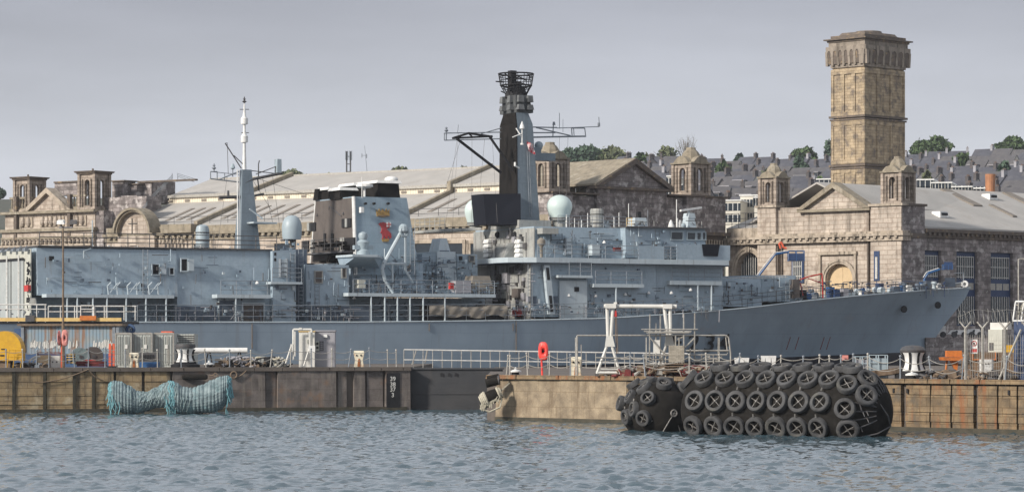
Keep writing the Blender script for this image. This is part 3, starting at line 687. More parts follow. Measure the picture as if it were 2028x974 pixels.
# ================= stone buildings
def strips(b, u0, u1, z0, z1, d0, d1, n):
    for i in range(n):
        c = u0+(u1-u0)*(i+.5)/n; b.box(c-.18, c+.18, d0, d1, z0, z1)
def bal(b, x0, x1, z0, z1, y, r_=.14, step=.45, axis='x'):
    n = max(1, int(abs(x1-x0)/step))
    for i in range(n):
        c = x0+(x1-x0)*(i+.5)/n; p = (c, y, z0) if axis == 'x' else (y, c, z0); h = z1-z0
        b.lathe(p, [(r_*.7, 0), (r_, h*.3), (r_*.45, h*.75), (r_*.8, h)], 6)
def turret(fr, par, uc, dc, w_, z0, h, mat, trim, dome=True, oct_=False):
    """square belfry with round-headed openings, segmental pediments and a cap; uc,dc = centre"""
    q = w_/2; e = h*(.66 if dome else .93)
    b = MB(fr); th = .34
    half = w_*.17; zb = z0+h*.10; zs = z0+e*.74
    b.archwall(uc-q, uc+q, z0, z0+e, dc-q, dc-q+th, [(uc, half, zb, zs, half)])
    b.archwall(uc-q, uc+q, z0, z0+e, dc+q-th, dc+q, [(uc, half, zb, zs, half)])
    for x in (uc-q, uc+q-th): b.archwall(dc-q+th, dc+q-th, z0, z0+e, x, x+th, [(dc, half, zb, zs, half)], axis='x')
    b.box(uc-q*.42, uc+q*.42, dc-q*.42, dc+q*.42, z0, z0+e-.02)
    tu = b.build('turret', mat, par)
    b = MB(fr)
    for sx in (-1, 1):           # corner piers and engaged columns
        for sy in (-1, 1):
            b.box(uc+sx*q-.17, uc+sx*q+.17, dc+sy*q-.17, dc+sy*q+.17, z0-.02, z0+e-.01)
            for k in (.58,):
                b.lathe((uc+sx*q*k, dc-q-.02, z0+h*.07), [(.13, 0), (.11, e*.78)], 7); b.lathe((uc+q+.02, dc+sy*q*k, z0+h*.07), [(.13, 0), (.11, e*.78)], 7); b.lathe((uc-q-.02, dc+sy*q*k, z0+h*.07), [(.13, 0), (.11, e*.78)], 7)
    b.box(uc-q-.12, uc+q+.12, dc-q-.12, dc+q+.12, z0-.12, z0+h*.05)
    b.build('pilaster', mat, tu)
    b = MB(fr)
    b.box(uc-q-.25, uc+q+.25, dc-q-.25, dc+q+.25, z0+e, z0+e+.16)
    if dome:
        n = 8; rr = q*.86
        arc = [(uc-rr+2*rr*i/n, z0+e+.16+rr*.62*math.sin(math.pi*i/n)) for i in range(n+1)]
        b.prism(arc, dc-q-.22, dc+q+.22)
        arc = [(dc-rr+2*rr*i/n, z0+e+.161+rr*.62*math.sin(math.pi*i/n)) for i in range(n+1)]
        b.prismx(arc, uc-q-.22, uc+q+.22)
        pr = [(q*.92, 0), (q*.80, h*.09), (q*.74, h*.10), (q*.66, h*.19), (q*.52, h*.25), (q*.36, h*.29), (q*.34, h*.335), (q*.12, h*.335)]
        vs = []; 
        b.lathe((uc, dc, z0+e+.1), [(r_*1.1, z) for r_, z in pr], 8)
    else:
        b.box(uc-q-.38, uc+q+.38, dc-q-.38, dc+q+.38, z0+e+.16, z0+e+.34, -.1)
        b.lathe((uc-q*.2, dc, z0+e+.34), [(.14, 0), (.1, .35)], 6)
    b.build('turret_cap', trim, tu)
    return tu

def pediment(fr, par, u0, u1, zb, zt, d0, mat, trim, raised=.5, side=False):
    b = MB(fr); c = (u0+u1)/2
    b.prism([(u0+.2, zb), (u1-.2, zb), (c, zt-.15)], d0, d0+.8); b.build('gable', mat, par)
    b = MB(fr)
    for a in (u0, u1):
        s_ = 1 if a < c else -1
        b.prism([(a-s_*.35, zb-.02), (a+s_*.45, zb-.02), (c, zt-.32), (c, zt+.28)], d0-raised, d0+1.0)
    b.box(u0-.3, u1+.3, d0-raised*.8, d0+.9, zb-.3, zb-.03)
    b.build('raking_cornice', trim, par)

# ---- right building
def right_building():
    t = empty('stone_workshop', 'limestone dock building with sunlit pediment, cream arched door and blue barred windows', 'building', FRL)
    A = FRL
    z = lambda px, py: A.Z(px, py, 0)
    g = 3.0
    zc = z(1650, 470); zt = z(1750, 408)
    # lit wall
    uA, uB, uC, uD = A.U(1440), A.U(1500), A.U(1590), A.U(1717)
    b = MB(A); c = A.U(1477); hf = (A.U(1507)-A.U(1447))/2
    b.archwall(uA-.3, uB, g, z(1470, 480), .6, 1.4, [(c, hf*.80, g+.2, z(1477, 534), z(1477, 499)-z(1477, 534))])
    ud = A.U(1660); hd = (A.U(1687)-A.U(1633))/2
    b.archwall(uC, uD, g, z(1650, 470), .3, 1.2, [(ud, hd, g+.1, z(1660, 553), z(1660, 522)-z(1660, 553))])
    b.box(uB, A.U(1536), .0, 1.5, g, zc); b.box(A.U(1552), uC, .3, 1.2, g, zc); b.box(A.U(1536), A.U(1552), .9, 1.2, g, zc)
    b.box(uD+.001, A.U(1724), .7, 1.2, g, zt); b.box(A.U(1724), 0, .0, 1.6, g, zc)
    # attic storey
    b.box(uB, A.U(1536), .0, 1.5, zc+.5, z(1520, 411)); b.box(A.U(1536), uC, .4, 1.2, zc+.5, z(1560, 411)); b.box(uC, uD, .3, 1.2, zc+.5, z(1650, 417)); b.box(A.U(1724), 0, .0, 1.6, zc+.5, zt)
    b.build('wall', m.stone, t)
    tr = MB(A)
    tr.box(uA-.3, 0.5, -.45, 1.3, zc, zc+.26); tr.box(uA-.3, .3, -.2, 1.25, zc-.5, zc+.0-.005); tr.box(uB-.1, .25, -.15, 1.3, zc+.262, zc+.5)
    tr.box(uA-.3, uB, .3, 1.2, z(1470, 470), z(1470, 452))
    for k in range(26):
        uu = uA+(0-uA)*(k+.5)/26; tr.box(uu-.16, uu+.16, -.42, -.1, zc-.24, zc-.012)
    tr.box(uB-.25, A.U(1536)+.2, -.2, 1.7, z(1520, 411), z(1520, 407)); tr.box(A.U(1724)-.2, .25, -.2, 1.8, zt, zt+.24)
    tr.build('cornice', m.trim, t)
    dr = MB(A)     # downpipes; their dark tone also paints the projection's shaded side
    for px in (1540, 1548, 1719, 1727): dr.tube(A.pt(px, 700, .2), (A.pt(px, 600, .2)[0], .2, zc), .10, n=6)
    dr.split('downpipe', m.trimd, t)
    # arch rings
    ar = MB(A)
    for (cc, hh, zs, ri, yy, th) in ((c, hf*.80, z(1477, 534), z(1477, 499)-z(1477, 534), .45, .55), (ud, hd, z(1660, 553), z(1660, 522)-z(1660, 553), .14, .45)):
        for (o0, o1, dd) in ((0, th*.5, 0), (th*.5, th, .09)):
            for i in range(14):
                a0 = math.pi*i/14; a1 = math.pi*(i+1)/14
                ar.prism([(cc+(hh+o0)*math.cos(a0), zs+(ri+o0)*math.sin(a0)), (cc+(hh+o0)*math.cos(a1), zs+(ri+o0)*math.sin(a1)), (cc+(hh+o1)*math.cos(a1), zs+(ri+o1)*math.sin(a1)), (cc+(hh+o1)*math.cos(a0), zs+(ri+o1)*math.sin(a0))], yy-.04-dd, yy+.1)
            for s_ in (-1, 1): ar.box(cc+s_*(hh+(o0+o1)/2)-.13, cc+s_*(hh+(o0+o1)/2)+.13, yy-.04-dd, yy+.1, g, zs)
    ar.box(c-.25, c+.25, .2, .6, z(1477, 499), z(1477, 487))
    fu = MB(A); r0, r1 = A.U(1622), A.U(1692); ar.box(r0-.2, r1+.2, -.02, .28, z(1660, 504), z(1660, 498)); ar.box(r0-.12, r0+.12, .05, .28, g, z(1660, 504)); ar.box(r1-.12, r1+.12, .05, .28, g, z(1660, 504))
    ar.build('arch_moulding', m.trim, t)
    d = MB(A); d.box(ud-hd-.2, ud-.04, .75, .85, g, z(1660, 521)); d.box(ud+.04, ud+hd+.2, .75, .85, g, z(1660, 521)); d.box(ud-.04, ud+.04, .72, .78, g, z(1660, 521)); d.build('arched_door', m.door, t)
    gl = MB(A); gl.box(c-hf, c+hf, 1.45, 1.5, g, z(1470, 498)); gl.build('arch_glazing', m.glass, t)
    gr = MB(A)
    for k in range(11): uu = c-hf*.75+k*hf*.15; gr.box(uu-.035, uu+.035, 1.25, 1.32, g, z(1477, 500)-.05)
    gr.build('arch_grille', m.railw, t)
    def blue_win(fr, px0, px1, y0, y1, d, split=None, bars=7):
        a, b_ = fr.U(px0, d), fr.U(px1, d); pc = (px0+px1)/2; zb_, zt_ = fr.Z(pc, y1, d), fr.Z(pc, y0, d)
        fm = MB(fr); fm.box(a, b_, d-.05, d+.1, zb_, zt_); w0 = fm.build('window', m.bluew, t)
        gg = MB(fr); gg.box(a+.18, b_-.18, d-.06, d-.052, zb_+.15, zt_-.55); gg.build('pane', m.glass, w0)
        bb = MB(fr)
        for i in range(bars): uu = a+.25+(b_-a-.5)*i/(bars-1); bb.box(uu-.035, uu+.035, d-.12, d-.07, zb_+.2, zt_-.6)
        for zz in (.25, .6): zz = zb_+(zt_-zb_)*zz; bb.box(a+.2, b_-.2, d-.10, d-.075, zz-.03, zz+.03)
        bb.build('glazing_bar', m.railw, w0)
    blue_win(A, 1568, 1592, 506, 560, .2, bars=5); blue_win(A, 1731, 1742, 497, 556, -.02, bars=3)
    # pediment and roof behind
    pediment(A, t, A.U(1585), A.U(1719), z(1650, 413), z(1651, 366), .2, m.stone, m.moss)
    zr = z(1651, 366); b = MB(A); cu = (A.U(1585)+A.U(1719))/2; wd = A.U(1719)-cu; ze = z(1650, 413)
    b.hexa([(cu-wd, 1.1, ze), (cu, 1.1, zr-.1), (cu, 24, zr-.1), (cu-wd, 24, ze), (cu-wd, 1.1, ze+.15), (cu, 1.1, zr+.08), (cu, 24, zr+.08), (cu-wd, 24, ze+.15)])
    b.hexa([(cu, 1.1, zr-.1), (cu+wd, 1.1, ze), (cu+wd, 24, ze), (cu, 24, zr-.1), (cu, 1.1, zr+.08), (cu+wd, 1.1, ze+.15), (cu+wd, 24, ze+.15), (cu, 24, zr+.08)])
    b.build('roof', m.roof, t)
    for px in (1530, 1777):
        s_ = A.sc(px); wd = 2.05 if px == 1530 else 2.2
        dc = 1.25; uc = -1.25 if px == 1777 else A.U(1532)-.9
        zz = z(px, 409 if px == 1530 else 403)
        turret(A, t, uc, dc, wd, zz+.05, (4.45 if px == 1530 else 4.7), m.stoneb, m.moss)
    # ---- shaded long side
    B = FRS; zB = lambda px, py, d=0: B.Z(px, py, d)
    ts = t
    uP = B.U(1832)
    wins = [(1833, 1868), (1898, 1940), (1966, 2010), (2052, 2100), (2145, 2195)]
    b = MB(B); zw = zB(1900, 462); x = uP
    zt_, zb_ = zB(1918, 498, 0), zB(1918, 645, 0)
    b.box(.02, uP, .02, 1.6, g, zt-.01)
    xs = x
    for a, c_ in wins:
        ua, ub = B.U(a), B.U(c_)
        if ua > xs: b.box(xs+.001, ua, .25, 1.2, g, zw)
        b.box(ua+.001, ub, .251, 1.2, zt_, zw-.001); b.box(ua+.001, ub, .251, 1.2, g, zb_); xs = ub
    b.box(xs+.001, xs+20, .25, 1.2, g, zw)
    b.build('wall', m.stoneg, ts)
    b = MB(B); L = xs+20
    b.box(uP+.01, L, -.25, 1.3, zw, zw+.35); b.box(uP+.01, L, .0, 1.25, zw-.55, zw-.01)
    k = uP+.4
    while k < L: b.box(k, k+.3, -.2, -.001, zw-.3, zw-.02); k += .75
    b.box(-.02, uP+.2, -.15, 1.75, zt+.0, zt+.24); b.box(.3, uP+.1, -.12, .01, zc-.2, zc+.28)
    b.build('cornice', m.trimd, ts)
    t2 = t
    for a, c_ in wins:
        ua, ub = B.U(a), B.U(c_)
        f_ = MB(B); f_.box(ua+.02, ub-.02, .62, .8, zb_+.01, zt_-.01); w0 = f_.build('window', m.bluew, ts)
        gg = MB(B); hh = zt_-zb_
        for (q0, q1) in ((.02, .40), (.64, .94)): gg.box(ua+.22, ub-.22, .60, .617, zb_+hh*q0, zb_+hh*q1)
        gg.split('pane', m.glass, w0)
        bb = MB(B)
        for i in range(9):
            uu = ua+.3+(ub-ua-.6)*i/8
            for (q0, q1) in ((.02, .40), (.64, .94)): bb.box(uu-.03, uu+.03, .54, .58, zb_+hh*q0, zb_+hh*q1)
        for q in (.66, .80, .93): bb.box(ua+.25, ub-.25, .55, .575, zb_+hh*q-.03, zb_+hh*q+.03)
        bb.build('glazing_bar', m.railw, w0)
        pp = MB(B); w3 = (ub-ua-.3)/3
        for i in range(3): pp.box(ua+.2+i*w3, ua+.08+(i+1)*w3-.04, .58, .615, zb_+hh*.49, zb_+hh*.58)
        pp.build('pale_panel', m.galv, w0)
    zr0 = zw+.36; zr1 = zB(1930, 381, 12)
    b = MB(B); b.hexa([(.6, .3, zr0), (L, .3, zr0), (L, 12, zr1), (.6, 12, zr1), (.6, .3, zr0+.2), (L, .3, zr0+.2), (L, 12, zr1+.2), (.6, 12, zr1+.2)])
    b.hexa([(.6, 12.01, zr1), (L, 12.01, zr1), (L, 24, zr0), (.6, 24, zr0), (.6, 12.01, zr1+.19), (L, 12.01, zr1+.19), (L, 24, zr0+.2), (.6, 24, zr0+.2)])
    rf = b.build('roof', m.roof, ts)
    rz = lambda d: zr0+.2+(zr1-zr0)*(d-.3)/11.7
    def strip(px_top, py_top, wd, d0, d1, name, mt, h=.16):
        u = B.U(px_top, d1); q = MB(B)
        q.hexa([(u, d0, rz(d0)+.01), (u+wd, d0, rz(d0)+.01), (u+wd, d1, rz(d1)+.01), (u, d1, rz(d1)+.01), (u, d0, rz(d0)+h), (u+wd, d0, rz(d0)+h), (u+wd, d1, rz(d1)+h), (u, d1, rz(d1)+h)])
        q.build(name, mt, rf)
    strip(1862, 380, 1.5, 7.0, 11.6, 'skylight', m.roofd); strip(1985, 380, 1.5, 6.4, 11.6, 'skylight', m.roofd); strip(1958, 404, .7, 4.2, 7.5, 'skylight', m.roofd); strip(2080, 380, 1.5, 6.4, 11.6, 'skylight', m.roofd)
    for px, d in ((1862, 3.6), (1960, 9.8)):
        u = B.U(px, d); q = MB(B); q.box(u-.7, u+.7, d-.6, d+.7, rz(d)-.2, rz(d)+.45, .1); q.build('roof_vent', m.whitec, rf); q = MB(B); q.box(u-.45, u+.45, d-.66, d-.58, rz(d)+.05, rz(d)+.3); q.build('vent_slot', m.black, rf)
    q = MB(B); u = B.U(1961, 13); zb2 = zB(1961, 384, 13); q.lathe((u, 13, zb2), [(.52, 0), (.55, zB(1961, 345, 13)-zb2)], 14); q.build('flue', m.terra, rf)
    q = MB(B)
    for px, y0 in ((1720, 356), (1735, 360)): pass
right_building()
# low roof between the two ranges
b = MB(FRL); u0, u1 = FRL.U(1436), FRL.U(1502)
t = empty('link_roof', 'pale low lean-to roof with a rail between the shaded gable and the sunlit front', 'roof', FRL)
b.hexa([(u0-1, 1.5, FRL.Z(1470, 452)), (u1, 1.5, FRL.Z(1470, 452)), (u1, 9, FRL.Z(1470, 423, 9)), (u0-1, 9, FRL.Z(1470, 423, 9)), (u0-1, 1.5, FRL.Z(1470, 452)+.1), (u1, 1.5, FRL.Z(1470, 452)+.1), (u1, 9, FRL.Z(1470, 423, 9)+.1), (u0-1, 9, FRL.Z(1470, 423, 9)+.1)])
b.build('roof_sheet', m.roof, t)
b = MB(FRL); rail(b, [(u0-1, 1.3, FRL.Z(1470, 453)), (u1, 1.3, FRL.Z(1470, 453))], h=1.7, step=.9, n=3, r=.035); b.build('guard_rail', m.raild, t)

# ---- tower
def tower():
    T = Fr(1712, 345, -45); t = empty('stone_tower', 'tall square rubble stone tower with a corbelled arcaded top rising over the dock buildings', 'tower', T)
    z = lambda py: T.Z(1712, py, 0)
    ul = T.U(1648); dr = T.side(1791, 400, 0)[1]
    b = MB(T); b.box(ul, 0, 0, dr, 3, z(230)-.15); b.box(ul+.04, -.04, .04, dr-.04, z(230)+.0, z(131)); b.build('shaft', m.stonet, t)
    b = MB(T)      # panel frames: raised strips on both visible faces
    def frames(z0, z1, n):
        for i in range(n+1):
            c = ul+(0-ul)*i/n; b.box(max(ul-.001, c-.26), min(.001, c+.26), -.10, .03, z0, z1)
            c = dr*i/n; b.box(-.03, .10, max(-.1, c-.26), min(dr, c+.26), z0, z1)
            c = dr*i/n; b.box(ul-.10, ul+.03, max(-.1, c-.26), min(dr, c+.26), z0, z1)
        for zz0, zz1 in ((z0, z0+.5), (z1-.6, z1)):
            b.box(ul-.101, .102, -.102, dr, zz0, zz1)
    frames(z(228), z(134), 3); frames(z(323), z(236), 3); frames(z(420), z(331), 3); b.build('raised_panel_frame', m.stonet, t)
    b = MB(T)
    for py in (229, 326):
        b.box(ul-.28, .28, -.28, dr+.28, z(py)-.12, z(py)+.12); b.box(ul-.2, .2, -.2, dr+.2, z(py)-.42, z(py)-.22)
    b.split('string_course', m.trimd, t)
    # flared arcade
    z0, z1 = z(131), z(93); fl = .38
    b = MB(T)
    q = [(ul-.12, -.12), (.12, -.12), (.12, dr+.12), (ul-.12, dr+.12)]; qt = [(ul-fl*.75, -fl*.75), (fl*.75, -fl*.75), (fl*.75, dr+fl*.75), (ul-fl*.75, dr+fl*.75)]
    b.plan(q, z0, z1-.02, qt); b.plan([(x*1.0, y) for x, y in qt], z1, z(80)); b.build('parapet_stage', m.trimg, t)
    b = MB(T); ah = (z1-z0)
    for i in range(8):       # corbels with arches between
        c = ul-.5+(-ul+1.0)*i/7
        f_ = -fl*1.1-.04
        b.hexa([(c-.16, -.36, z0+ah*.12), (c+.16, -.36, z0+ah*.12), (c+.16, 0, z0+ah*.12), (c-.16, 0, z0+ah*.12), (c-.16, f_, z1-.3), (c+.16, f_, z1-.3), (c+.16, 0, z1-.3), (c-.16, 0, z1-.3)])
        c = -.5+(dr+1.0)*i/7
        b.hexa([(0, c-.18, z0+ah*.12), (.36, c-.18, z0+ah*.12), (.36, c+.18, z0+ah*.12), (0, c+.18, z0+ah*.12), (0, c-.18, z1-.3), (-f_, c-.18, z1-.3), (-f_, c+.18, z1-.3), (0, c+.18, z1-.3)])
    wl = (-ul+1.0)/7; wr = (dr+1.0)/7
    b.archwall(ul-.56, .56, z1-.9, z1+.25, -fl*1.1-.06, -fl*.8-.06, [(ul-.5+wl*(i+.5), wl/2-.17, z1-.9, z1-.55, .33) for i in range(7)])
    b.archwall(-.56, dr+.56, z1-.9, z1+.25, fl*.8+.06, fl*1.1+.06, [(-.5+wr*(i+.5), wr/2-.17, z1-.9, z1-.55, .33) for i in range(7)], axis='x')
    b.build('corbel_arcade', m.trimg, t)
    b = MB(T)
    for i in range(7):
        c = ul-.5+wl*(i+.5); b.hexa([(c-wl*.3, -.30, z0+ah*.2), (c+wl*.3, -.30, z0+ah*.2), (c+wl*.3, -.1, z0+ah*.2), (c-wl*.3, -.1, z0+ah*.2), (c-wl*.3, -.43, z1-.3), (c+wl*.3, -.43, z1-.3), (c+wl*.3, -.1, z1-.3), (c-wl*.3, -.1, z1-.3)])
        c = -.5+wr*(i+.5); b.hexa([(.1, c-wr*.3, z0+ah*.2), (.30, c-wr*.3, z0+ah*.2), (.30, c+wr*.3, z0+ah*.2), (.1, c+wr*.3, z0+ah*.2), (.1, c-wr*.3, z1-.3), (.43, c-wr*.3, z1-.3), (.43, c+wr*.3, z1-.3), (.1, c+wr*.3, z1-.3)])
    b.build('arcade_recess', m.trimd, t)
    b = MB(T); e = fl+.04
    b.box(ul-e, e, -e, dr+e, z(80), z(76)); b.box(ul-e-.3, e+.3, -e-.3, dr+e+.3, z(76), z(73.5)); b.build('cornice', m.trimd, t)
    b = MB(T); b.box(ul-e+.3, e-.3, -e+.3, dr+e-.3, z(73.5), z(67)); b.box(ul+.4, -.4, .6, dr-.6, z(67)+.001, z(60), .3); b.lathe((ul/2, dr/2, z(60)), [(1.6, 0), (1.5, .25)], 12); b.build('roof_cap', m.trimd, t)
tower()

# ---- long hall
def hall():
    A = FH; g = 3.0
    t = empty('dock_hall', 'very long stone dock hall with pale stepped roof and shaded gable end behind the ship', 'building', A)
    ze = A.Z(900, 430, 0); zc0 = A.Z(850, 386, 10); zc1 = A.Z(850, 372, 10); zr = A.Z(900, 338, 17)
    u1 = A.U(1062); u0 = A.U(215); print('hall z', ze, zc0, zc1, zr, 'len', u0)
    b = MB(A); b.box(u0-.5, 0, .0, 1, g, ze-1.0); b.build('wall', m.stone, t)
    b = MB(A); b.box(u0-.5, .2, -.5, 1.3, ze-1.0, ze-.72); b.box(u0-.5, .1, -.1, 1.2, ze-1.6, ze-1.01); b.box(u0-.5, .0, .15, 1.2, ze-.719, ze)
    for k in range(70): uu = u0+(-u0)*(k+.5)/70; b.box(uu-.22, uu+.22, -.4, -.101, ze-1.28, ze-1.02)
    b.build('cornice', m.moss, t)
    # blind windows / mouldings on the wall
    b = MB(A)
    for px in (840, 900, 950, 560, 640, 400):
        u = A.U(px); zz = A.Z(px, 482, 0); b.box(u-1.5, u+1.5, -.16, -.001, zz, zz+.35); b.box(u-1.5, u-1.1, -.12, -.001, zz-4, zz); b.box(u+1.1, u+1.5, -.12, -.001, zz-4, zz)
    b.split('window_surround', m.trim, t)
    b = MB(A)
    for px in (840, 900, 950, 560, 640, 400): u = A.U(px); zz = A.Z(px, 482, 0); b.box(u-1.1, u+1.1, -.02, -.005, zz-4, zz-.01)
    b.split('window', m.glass, t)
    def slope(b, ua, ub, d0, z0, d1, z1, th=.2): b.hexa([(ua, d0, z0), (ub, d0, z0), (ub, d1, z1), (ua, d1, z1), (ua, d0, z0+th), (ub, d0, z0+th), (ub, d1, z1+th), (ua, d1, z1+th)])
    b = MB(A); slope(b, u0, u1, .9, ze-.15, 10.1, zc0); slope(b, u0, u1-7, 9.8, zc1, 17, zr); slope(b, u0, u1-7, 17.01, zr, 24, zc1); b.build('roof', m.roof, t)
    b = MB(A); b.box(u0, u1-7, 10, 10.3, zc0-.4, zc1+.05); cl = b.build('clerestory', m.cream, t)
    b = MB(A); b.box(u0, u1-7, 9.7, 9.78, zc1-.03, zc1+.28); b.box(u0, u1-7, 16.9, 17.1, zr+.16, zr+.34); b.split('gutter', m.galv, cl)
    b = MB(A)
    for px in range(305, 1000, 33): u = A.U(px, 10); b.box(u-.35, u+.35, 9.93, 9.99, zc0+.25, zc1-.25)
    b.split('clerestory_louvre', m.roofd, cl)
    # parapet walls crossing the roof
    for px_low, px_up in ((391, 391), (792, 792)):
        u = A.U(px_low, 1.0); q = MB(A)
        q.prismx([(.7, ze-.5), (10.1, zc0-.3), (10.1, zc0+.62), (.7, ze+.5)], u-.25, u+.25)
        q.prismx([(9.4, zc1-.4), (17, zr-.1), (17, zr+.62), (9.4, zc1+.55)], u-.25, u+.25)
        q.prismx([(9.9, zc0-.3), (9.9, zc1+.3), (9.5, zc1+.3), (9.5, zc0+.3)], u-.252, u+.252)
        q.build('parapet', m.moss, t)
    # raised ridge block right of the second parapet
    # roof light strips
    q = MB(A); ks = [330, 352, 372, 440, 460, 482, 510, 540, 570, 600, 812, 850, 890, 935, 980]
    for px in ks:
        u = A.U(px, 3); s_ = (zc0-ze+.15)/9.2; d0, d1 = 3.0, 7.4; za = ze-.15+s_*(d0-.9)+.21; zb = ze-.15+s_*(d1-.9)+.21
        q.hexa([(u-.28, d0, za), (u+.28, d0, za), (u+.28, d1, zb), (u-.28, d1, zb), (u-.28, d0, za+.06), (u+.28, d0, za+.06), (u+.28, d1, zb+.06), (u-.28, d1, zb+.06)])
    q.split('roof_light', m.roofd, t)
    q = MB(A); rail(q, [(A.U(310, 1.6), 1.6, ze+.05), (A.U(990, 1.6), 1.6, ze+.05)], h=1.0, step=2.6, n=2, r=.03); q.build('roof_handrail', m.raild, t)
    # semicircular gable at the left end
    c = A.U(268, -.6); q = MB(A); zb = A.Z(268, 462, -.6); r0 = (A.U(306, -.6)-A.U(233, -.6))/2
    for (ri, ro_, d) in ((r0*.86, r0*.93, -1.1), (r0*.93, r0*1.02, -1.35)):
        for i in range(16):
            a0, a1 = math.pi*i/16, math.pi*(i+1)/16
            q.prism([(c+ri*math.cos(a0), zb+ri*math.sin(a0)), (c+ri*math.cos(a1), zb+ri*math.sin(a1)), (c+ro_*math.cos(a1), zb+ro_*math.sin(a1)), (c+ro_*math.cos(a0), zb+ro_*math.sin(a0))], d, .6)
    q.build('arched_pediment', m.moss, t)
    q = MB(A); q.prism([(c+r0*.87*math.cos(math.pi*i/16), zb+r0*.87*math.sin(math.pi*i/16)) for i in range(17)], -.5, 0.3); q.box(c-r0, c+r0, -.5, .0, g, zb); q.build('arched_gable', m.stone, t)
    q = MB(A); q.tube((c-.55, -.56, zb), (c-.55, -.56, zb+r0*.6), .05, n=5); q.tube((c-1.1, -.56, zb+1.1), (c+.2, -.56, zb+1.1), .05, n=5); q.split('gable_fixing', m.raild, t)
    q = MB(A); q.pbox(318, 378, 444, 461, -.9, 1.0); q.build('parapet_block', m.moss, t)
    q = MB(A); bal(q, A.U(322), A.U(372), ze-2.0, ze-1.2, -.7, .16, .5); q.build('baluster', m.trim, t)
    # shaded cross gable at the left end with block chimneys
    q = MB(A)
    for px0, px1, y0, y1, d, dd in ((276, 300, 358, 402, 8, 12), (222, 244, 359, 392, 6, 8), (249, 271, 366, 392, 7, 9), (108, 162, 361, 386, 12, 14)):
        q.pbox(px0, px1, y0, y1, d, dd)
    q.split('roof_block', m.stoneg, t)
    q = MB(A)
    for px0, px1, y0, y1, d, dd in ((272, 386, 356.5, 360, 7.8, 8.3), (220, 246, 357, 359.5, 5.8, 8.2), (247, 273, 363.5, 366, 6.8, 9.2), (106, 164, 358.5, 361.5, 11.8, 14.2)):
        q.pbox(px0, px1, y0, y1, d, dd)
    q.split('block_capping', m.trimd, t)
    q = MB(A); q.pbox(205, 290, 390, 462, 2.5, 3.5); q.build('end_wall', m.stoneg, t)
    q = MB(A)       # external access stair rails climbing the end
    for k in range(3):
        q.tube(A.pt(250, 458-k*3, 2.2), A.pt(292, 405-k*3, 2.2), .035, n=4)
        q.tube(A.pt(292, 402-k*3, 8), A.pt(342, 352-k*3, 8), .035, n=4); q.tube(A.pt(352, 350-k*3, 8), A.pt(385, 360-k*3, 8), .03, n=4)
    for i in range(9): x = 250+i*5; y = 458-i*6.3; q.tube(A.pt(x, y, 2.2), A.pt(x, y-7, 2.2), .03, n=4)
    q.tube(A.pt(341, 360, 8), A.pt(341, 343, 8), .05, n=4); q.tube(A.pt(352, 360, 8), A.pt(352, 343, 8), .05, n=4)
    q.build('access_stair', m.rail, t)
    return t
HALL = hall()
# ---- shaded gable end of the hall
def gable_end():
    B = FG; g = 3.0; Z = B.Z
    t = HALL
    zc = Z(1250, 462); 
    b = MB(B); U = B.U
    b.box(0, LG, .4, 1.6, g, zc); b.box(0, U(1134), .0, 2.4, zc+.4, Z(1115, 383)); b.box(U(1134), U(1184), .5, 1.6, zc+.4, Z(1160, 388))
    b.box(U(1184), U(1322), .1, 1.7, zc+.4, Z(1253, 374)); b.box(U(1322), U(1360), .5, 1.6, zc+.4, Z(1345, 391)); b.box(U(1360), U(1437), .0, 3.2, zc+.4, Z(1400, 391))
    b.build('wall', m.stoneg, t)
    b = MB(B); b.box(-.2, LG+.2, -.4, 1.7, zc+.05, zc+.4); b.box(-.1, LG, .1, 1.65, zc-.8, zc+.045); b.box(U(1322), U(1440)+.3, -.25, 3.4, Z(1400, 391)+.005, Z(1400, 388)); b.box(-.2, U(1186), -.2, 2.6, Z(1115, 383)+.005, Z(1115, 380)); b.build('cornice', m.trimd, t)
    b = MB(B); bal(b, U(1395), U(1437), zc-1.5, zc-.4, -.1, .13, .36); b.box(U(1392), U(1440), -.25, .35, zc-1.8, zc-1.5); b.build('balustrade', m.trim, t)
    pediment(B, t, U(1180), U(1326), Z(1253, 371), Z(1253, 319), .0, m.stoneg, m.trimd)
    # the lit roof slope running back from the pediment
    c = (U(1180)+U(1326))/2; zb, zt = Z(1253, 371), Z(1253, 319); b = MB(B); w_ = c-U(1180)
    b.hexa([(c-w_-.4, -.4, zb), (c, -.4, zt+.1), (c, 14, zt+.1), (c-w_-.4, 14, zb), (c-w_-.4, -.4, zb+.2), (c, -.4, zt+.3), (c, 14, zt+.3), (c-w_-.4, 14, zb+.2)])
    b.hexa([(c+.001, -.3, zt+.1), (c+w_+.4, -.3, zb), (c+w_+.4, 14, zb), (c+.001, 14, zt+.1), (c+.001, -.3, zt+.3), (c+w_+.4, -.3, zb+.2), (c+w_+.4, 14, zb+.2), (c+.001, 14, zt+.3)])
    b.build('roof', m.moss, t)
    turret(B, t, U(1115)-.4, 1.5, 2.5, Z(1115, 379), 4.9, m.stoneb, m.moss); turret(B, t, U(1394), 1.9, 2.6, Z(1400, 387), 5.0, m.stoneb, m.moss)
    # access stair on the roof
    q = MB(B)
    for k in range(3): q.tube(B.pt(1140, 385-k*5, 3), B.pt(1205, 335-k*5, 6), .04, n=4)
    for i in range(10): f_ = i/9; a = B.pt(1140+65*f_, 385-50*f_, 3+3*f_); q.tube(a, (a[0], a[1], a[2]+.9), .035, n=4)
    q.build('access_stair', m.rail, t)
gable_end()
